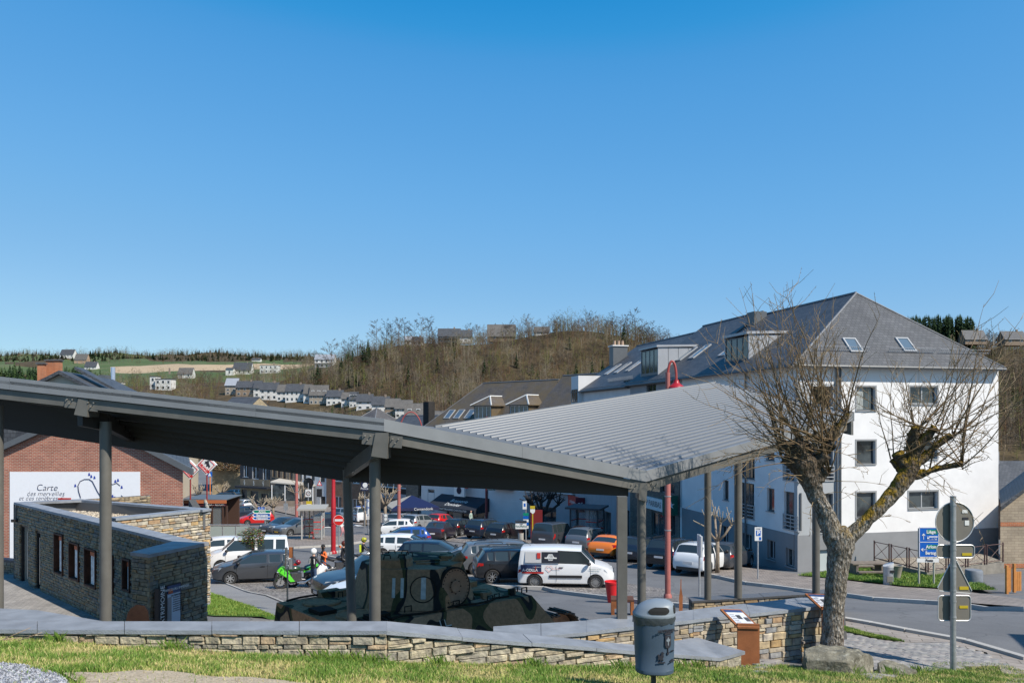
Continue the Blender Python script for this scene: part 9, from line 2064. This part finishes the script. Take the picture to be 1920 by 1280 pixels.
# --- small pollarded street trees
M_bark2=mat('street_tree_bark',(.22,.175,.13),.9,var=.3,scale=8,bump=.5);M_bark3=mat('dark_bark',(.035,.03,.028),.9,var=.3,scale=8);M_palet=mat('pale_twig',(.34,.28,.20),.8)
def pollard(label,px,py,ptop,spread,seed,m,lo=22,loc=None,n1=6,n2=5,thick=1.,name='pollarded_tree',group='pollarded trees of the square'):
 rg=random.Random(seed);b_=loc or G(px,py,lo);H_=P(0,ptop,b_.y).z-b_.z;o=thing(name,label,'tree',b_,0,group);sp=spread/1500*b_.y
 fk=H_*.48;tr=MB();tr.tube([(0,0,-.1),(.02,0,fk*.5),(0,0,fk)],[.13*thick,.10*thick,.10*thick],9);cr=MB()
 for i in range(n1):
  a=i*6.283/n1+rg.uniform(-.3,.3);kx,ky=math.cos(a),math.sin(a);e=Vector((kx*sp*rg.uniform(.45,.9),ky*sp*rg.uniform(.45,.9),fk+(H_-fk)*rg.uniform(.3,.65)));mid=Vector((e.x*.55,e.y*.55,fk+(e.z-fk)*.35))
  tr.tube([(0,0,fk-.1),mid,e],[.075*thick,.06*thick,.06*thick],7)
  ell(tr,e,(.075*thick,.075*thick,.07*thick),7)
  for k in range(n2):
   d=Vector((rg.gauss(0,.6)+kx*.4,rg.gauss(0,.6)+ky*.4,rg.uniform(.5,1.3))).normalized();L=(H_-fk)*rg.uniform(.25,.55);q=e+d*L*.5+Vector((rg.gauss(0,.04),rg.gauss(0,.04),0));cr.tube([e,q,e+d*L],[.03*thick,.022*thick,.016*thick],4)
   ell(cr,e+d*L,(.03*thick,)*3,5)
 tr.build('trunk',m,o,'all');cr.build('crown',M_palet if m is M_bark2 else m,o,'all');return o
pollard('small pale pollarded tree in front of the white crossover',1345,1077,940,30,1,M_bark2,n1=4,n2=5)
c=G(1017,1012,22);pollard('dark silhouetted pollarded tree before the shop window',1017,1000,915,36,2,M_bark3,loc=Vector((P(1017,0,70).x,70,GZ(3,70))),n1=8,n2=11,thick=1.8)
for i,(px,py,pt,sp,lb)in enumerate(((722,990,900,22,'pollarded tree with pale knobbly twigs right of the thick post'),(684,985,925,12,'pollarded tree half hidden left of the thick post'),(487,972,930,24,'pollarded tree with pale shoots above the red hatchback'),(512,968,932,14,'pollarded tree right of the directional signs'),(565,975,900,16,'young bare tree before the lean-to'),(372,948,905,14,'bare little tree behind the brown terrace roof'),(415,940,905,18,'mossy pollarded tree in the side street'))):
 pollard(lb,px,py,pt,sp,10+i,M_bark2,n1=5,n2=6,thick=1.5)
 # hedge and small things in the side street
hd=thing('hedge','brown leafy beech hedge below the yellow stone house','hedge',(P(397,0,128).x,128,-12.3));m=MB();rg=random.Random(8)
for _ in range(5200):
 x_=rg.uniform(0,4.6);y_=rg.uniform(-.5,.8);z_=rg.uniform(0,3.0);s_=.11;Q=Matrix.Rotation(rg.uniform(0,6),3,'Z')@Matrix.Rotation(rg.uniform(-1,1),3,'X');m.add([Vector((x_,y_,z_+4.2))+Q@Vector(p)for p in((-s_,0,0),(0,-s_*.6,0),(s_,0,0),(0,s_*.6,0))],[(0,1,2,3)],rg.randrange(3))
tag(m.build('foliage',[mat('beech_leaf',(.26,.13,.06),.8),mat('beech_leaf_dark',(.12,.07,.035),.8),mat('beech_leaf_green',(.12,.10,.04),.8)],hd),kind='stuff');ub(MB().box2((-.3,1,0),(5,1.3,4.2)),'bank_wall',M_stoney,hd)
for i,px in enumerate((367,350)):
 c=P(px,0,76);cn=thing('traffic_cone',('orange traffic cone beside the dark post in the side street','second orange cone, close to the mural house corner')[i],'traffic cone',(c.x,76,P(0,936,76).z-.0),0,'traffic cones');cn.location.z=GZ(c.x,76);MB().lathe([(.22,0),(.2,.04),(.14,.05),(.03,.7),(.001,.7)],14).build('cone',mat('cone_orange',(.8,.12,.02),.5),cn,40);MB().box((0,0,.02),(.42,.42,.04)).build('foot',M_black,cn)
 # barrier signs in the side street (blue one with orange post)
o,D,z,x=pole_thing('crossing_sign','blue pedestrian crossing sign on an orange striped post in the side street','road sign',394,950,890,.06,mat('orange_post',(.75,.2,.02),.5));b=MB().box2((x(389),-.08,z(893)),(x(398),-.05,z(884))).build('board',M_sb,o);MB().add([(x(390.5),-.086,z(892)),(x(396.5),-.086,z(892)),(x(393.5),-.086,z(885.5))],[(0,1,2)]).build('white_triangle',M_signw,b)
# twigs lying at the left end of the low wall
tw=thing('fallen_branch','dry forked branch lying on the grass at the left end of the low wall','branch',P(20,1190,9.7));m=MB()
for a in range(7):d=Vector((rg.uniform(.2,.9),rg.uniform(-.2,.1),rg.uniform(-.05,.35)));m.tube([Vector((-.6+a*.1,0,-.1)),Vector((-.6+a*.1,0,-.1))+d*.3,Vector((-.6+a*.1,0,-.1))+d*.55],[.007,.005,.003],4)
m.build('twig',mat('dry_twig',(.35,.25,.16),.8),tw,'all')
# ---------------------------------------------------------------- the big pollarded tree
DT=13.6
TB_=P(1560,1213,DT);TREE=thing('pollarded_tree','large pollarded tree with mossy forked trunk and long bare shoots','tree',TB_,0,None)
def T(px,py,dy=0.):return P(px,py,DT)+Vector((0,dy,0))-TB_
def bark(m,n,l,b,p):
 tc=n.new('ShaderNodeTexCoord');ge=n.new('ShaderNodeNewGeometry');sp=n.new('ShaderNodeSeparateXYZ');l.new(tc.outputs['Object'],sp.inputs[0])
 mp=n.new('ShaderNodeMapping');mp.inputs['Scale'].default_value=(1,1,.45);l.new(tc.outputs['Object'],mp.inputs['Vector'])
 v=n.new('ShaderNodeTexVoronoi');v.inputs['Scale'].default_value=26;l.new(mp.outputs[0],v.inputs['Vector'])
 base=ramp(n,l,nt(n,l,mp.outputs[0],26,9,.8),[(.33,(.035,.028,.022)),(.45,(.13,.11,.085)),(.54,(.29,.265,.23)),(.64,(.56,.54,.50))])
 nn=n.new('ShaderNodeSeparateXYZ');l.new(ge.outputs['Normal'],nn.inputs[0])
 # moss grows on upper sides of the limbs, around the fork and above
 hz=n.new('ShaderNodeMapRange');hz.inputs[1].default_value=1.75;hz.inputs[2].default_value=2.3;l.new(sp.outputs[2],hz.inputs[0])
 up=n.new('ShaderNodeMapRange');up.inputs[1].default_value=-.2;up.inputs[2].default_value=.45;l.new(nn.outputs[2],up.inputs[0])
 mo=n.new('ShaderNodeMath');mo.operation='MULTIPLY';l.new(hz.outputs[0],mo.inputs[0]);l.new(up.outputs[0],mo.inputs[1])
 m2=n.new('ShaderNodeMath');m2.operation='MULTIPLY';l.new(mo.outputs[0],m2.inputs[0]);l.new(ramp(n,l,nt(n,l,tc.outputs['Object'],6,8,.7),[(.42,(0,0,0)),(.54,(1.4,1.4,1.4))]),m2.inputs[1])
 mc=ramp(n,l,nt(n,l,tc.outputs['Object'],30,4),[(.35,(.12,.075,.012)),(.65,(.40,.26,.035))])
 hx=n.new('ShaderNodeMapRange');hx.inputs[1].default_value=-.05;hx.inputs[2].default_value=.25;l.new(sp.outputs[0],hx.inputs[0]);m3=n.new('ShaderNodeMath');m3.operation='MULTIPLY';l.new(m2.outputs[0],m3.inputs[0]);l.new(hx.outputs[0],m3.inputs[1])
 hd_=n.new('ShaderNodeMapRange');hd_.inputs[1].default_value=2.5;hd_.inputs[2].default_value=3.0;hd_.inputs[4].default_value=.8;l.new(sp.outputs[2],hd_.inputs[0])
 base=mixc(n,l,hd_.outputs[0],base,ramp(n,l,nt(n,l,tc.outputs['Object'],14,6,.7),[(.35,(.025,.018,.012)),(.6,(.11,.075,.045)),(.72,(.20,.15,.07))]))
 l.new(mixc(n,l,m3.outputs[0],base,mc),b.inputs['Base Color']);b.inputs['Roughness'].default_value=.95;b.inputs['Specular IOR Level'].default_value=.15
 ad=n.new('ShaderNodeMath');ad.operation='ADD';l.new(nt(n,l,mp.outputs[0],34,8,.7),ad.inputs[0]);l.new(v.outputs['Distance'],ad.inputs[1]);bumpn(n,l,b,ad.outputs[0],1.,.05)
M_bark=posmat('old_bark',bark)
def limb(name,pts,rs,parent,lump=.12,n=22,sub=6,seed=0,freq=5):
# catmull-rom through the points, lumpy radius
 P_=[Vector(p)for p in pts];out=[];rr=[]
 for i in range(len(P_)-1):
  a,b,c,d=P_[max(0,i-1)],P_[i],P_[i+1],P_[min(len(P_)-1,i+2)]
  for k in range(sub):
   t=k/sub;out.append(.5*((2*b)+(c-a)*t+(2*a-5*b+4*c-d)*t*t+(3*b-a-3*c+d)*t**3));rr.append(lerp(rs[i],rs[i+1],t))
 out.append(P_[-1]);rr.append(rs[-1]);m=MB();m.tube(out,rr,n);
 nvr=len(out)*n
 for j in range(nvr):
  v=Vector(m.v[j]);c=out[j//n];d=v-c;q=1+lump*(noise.noise(v*freq+Vector((seed,0,0)))*1.4+.5*noise.noise(v*freq*3.2))+.05*noise.noise(Vector((v.x*24,v.y*24,v.z*9)));m.v[j]=tuple(c+d*q)
 return m
k=DT/1500
mt=limb('trunk',[T(1558,1250),T(1560,1215),T(1562,1160),T(1567,1100),T(1572,1055),T(1576,1025),T(1575,1005),T(1570,990)],[28*k,22*k,18.5*k,18.5*k,20*k,24*k,25*k,15*k],TREE,.09)
mt.build('trunk',M_bark,TREE,'all')
ml=limb('l',[T(1576,1030),T(1562,1000),T(1546,960,.03),T(1532,925,.05),T(1520,895,.06),T(1510,868,.05),T(1502,848,.05)],[18*k,18.5*k,16.5*k,16*k,20*k,25*k,16*k],TREE,.18,seed=2)
ml.build('limb',M_bark,TREE,'all')
mr=limb('r',[T(1578,1020),T(1600,995,-.05),T(1625,972,-.08),T(1650,945,-.1),T(1672,920,-.1),T(1692,892,-.1),T(1706,868,-.08),T(1712,845,-.06)],[15*k,14*k,12.5*k,12.5*k,13*k,15.5*k,15*k,11*k],TREE,.18,seed=5)
mr.build('limb',M_bark,TREE,'all')
# knuckles of the pollard heads
KN=[((1520,900),(1478,858),12),((1515,880),(1492,830),12),((1520,880),(1522,838),12),((1525,890),(1545,850),11),((1530,870),(1560,830),9),((1545,850),(1570,800),7),((1502,850),(1472,835),10),((1530,905),(1548,880),11),((1495,865),(1500,825),11),((1560,830),(1590,775),5),((1705,870),(1712,812),11),((1698,885),(1678,848),9),((1700,885),(1735,850),9),((1712,850),(1705,800),9),((1712,850),(1740,800),8),((1690,895),(1682,862),9),((1735,850),(1775,815),6),((1680,905),(1730,885),8),((1730,885),(1790,868),5)]
heads=[]
for i,(a,b,r)in enumerate(KN):
 y0=.05 if a[0]<1620 else-.08;dy=random.Random(i).uniform(-.22,.22);A_,B_=T(*a,y0),T(*b,y0+dy);mid=(A_+B_)/2+Vector((random.Random(i).uniform(-.03,.03),0,.02))
 m=limb('k',[A_,mid,B_],[r*k*1.1,r*k,r*k*1.05],TREE,.3,12,5,seed=i,freq=9);o0=len(m.v);
 m.build('knuckle',M_bark,TREE,'all');heads.append((b,dy+y0,r))
 # shoots
M_shoot=mat('shoot_bark',(.155,.10,.05),.75,var=.35,scale=7);M_twg=mat('twig_bark',(.25,.175,.09),.7,var=.3,scale=12)
rg=random.Random(77)
HL=[h for h in heads if h[0][0]<1620];HR=[h for h in heads if h[0][0]>=1620]
tot=0
def grow(mb,mbt,start,d,L,r,droop,curl,nt_=1.):
 n=9;p=Vector(start);pts=[p.copy()];rs=[r];d=d.normalized()
 for i in range(n):
  d=(d+Vector((rg.gauss(0,.07),rg.gauss(0,.07),curl*.06+rg.gauss(0,.05)-droop*.02*i))).normalized();p=p+d*(L/n);pts.append(p.copy());rs.append(max(.0022,r*(1-.85*(i+1)/n)))
 mb.tube(pts,rs,5)
 for i in range(2,n+1):
  if rg.random()<.85*nt_:
   for _ in range(rg.choice([1,2,2])):
    dd=(pts[i]-pts[i-1]).normalized();sd_2=Vector((rg.gauss(0,1),rg.gauss(0,1),rg.gauss(0,.7)));q=(dd*.75+sd_2.normalized()*.8+Vector((0,0,.15))).normalized();l_=L*rg.uniform(.10,.30)*(1.2-i/n*.5)
    a=pts[i].lerp(pts[i-1],rg.random());b=a+q*l_*.5;c=b+(q+Vector((rg.gauss(0,.25),rg.gauss(0,.25),.18-droop*.2))).normalized()*l_*.5;mbt.tube([a,b,c],[.0045,.0034,.0022],4,cap=False)
    if rg.random()<.5:
     for t in(.3,.6,.9):
      e=b.lerp(c,t);w=Vector((rg.gauss(0,1),rg.gauss(0,1),rg.gauss(0,1))).normalized()*.012;mbt.tube([e,e+w*1.6],[.0045,.002],4,cap=False)
def shoots(hs,ends,n):
 for i in range(n):
  h=rg.choice(hs);mb=MB();mbt=MB()
  for _ in range(1):
   st=T(h[0][0]+rg.uniform(-h[2],h[2])*.7,h[0][1]+rg.uniform(-6,10),h[1]+rg.uniform(-.06,.06));e=rg.choice(ends);dy=rg.gauss(0,.45)
   en=T(e[0]+rg.gauss(0,22),e[1]+rg.gauss(0,18),h[1]+dy);v=en-st;L=v.length*rg.uniform(.78,1.14)
   out=Vector((v.x,v.y,0));d0=(v.normalized()+Vector((0,0,.45 if e[1]<800 else .1))+out.normalized()*.15)
   if e[1]>800:d0=v.normalized()+Vector((0,0,.35))
   # bend back down to the end point
   grow(mb,mbt,st,(v.normalized()*1.0+Vector((out.x*.12,out.y*.1,-.08 if e[1]<800 else .2))),L,rg.uniform(.007,.017)*(1.25 if L>2 else .85),1.2 if e[1]>800 else .0,1.0 if e[1]<800 else .0)
  s_=mb.build('shoot',M_shoot,TREE,'all');mbt.build('twigs',M_twg,s_)
EL=[(1345,700),(1365,640),(1390,575),(1410,560),(1430,545),(1445,525),(1470,560),(1490,520),(1500,560),(1520,600),(1545,600),(1560,540),(1590,620),(1610,660),(1620,720),(1370,770),(1345,735),(1400,700),(1440,640),(1480,620),(1540,650),(1580,690),(1425,610),(1460,600),(1400,800),(1385,740),(1330,735),(1600,700),(1510,680)]
EL2=[(1320,800),(1310,860),(1350,845),(1600,860),(1640,770),(1380,880)]
ER=[(1640,720),(1660,680),(1690,660),(1710,620),(1740,650),(1760,620),(1790,600),(1830,610),(1868,590),(1860,650),(1895,690),(1850,700),(1880,740),(1810,660),(1770,690),(1720,700),(1905,770),(1840,760),(1620,760),(1790,730)]
ER2=[(1870,820),(1850,880),(1800,900),(1895,800),(1830,860),(1860,840),(1640,830)]
shoots(HL,EL,78);shoots(HL,EL2,14);shoots(HR,ER,50);shoots(HR,ER2,16)
# a few thin epicormic shoots that hang from the limbs
for(a,b)in(((1520,940),(1490,1000)),((1530,930),(1620,905)),((1560,900),(1700,955)),((1600,980),(1690,960)),((1540,960),(1600,900)),((1700,880),(1800,990)),((1720,880),(1830,1010)),((1500,900),(1430,860)),((1500,890),(1390,905))):
 mb=MB();mbt=MB();s0,e0=T(*a,-.1),T(*b,-.25);grow(mb,mbt,s0,(e0-s0).normalized()+Vector((0,-.2,.25)),(e0-s0).length,.006,1.4,0,.5);s_=mb.build('shoot',M_twg,TREE,'all');mbt.build('twigs',M_twg,s_)
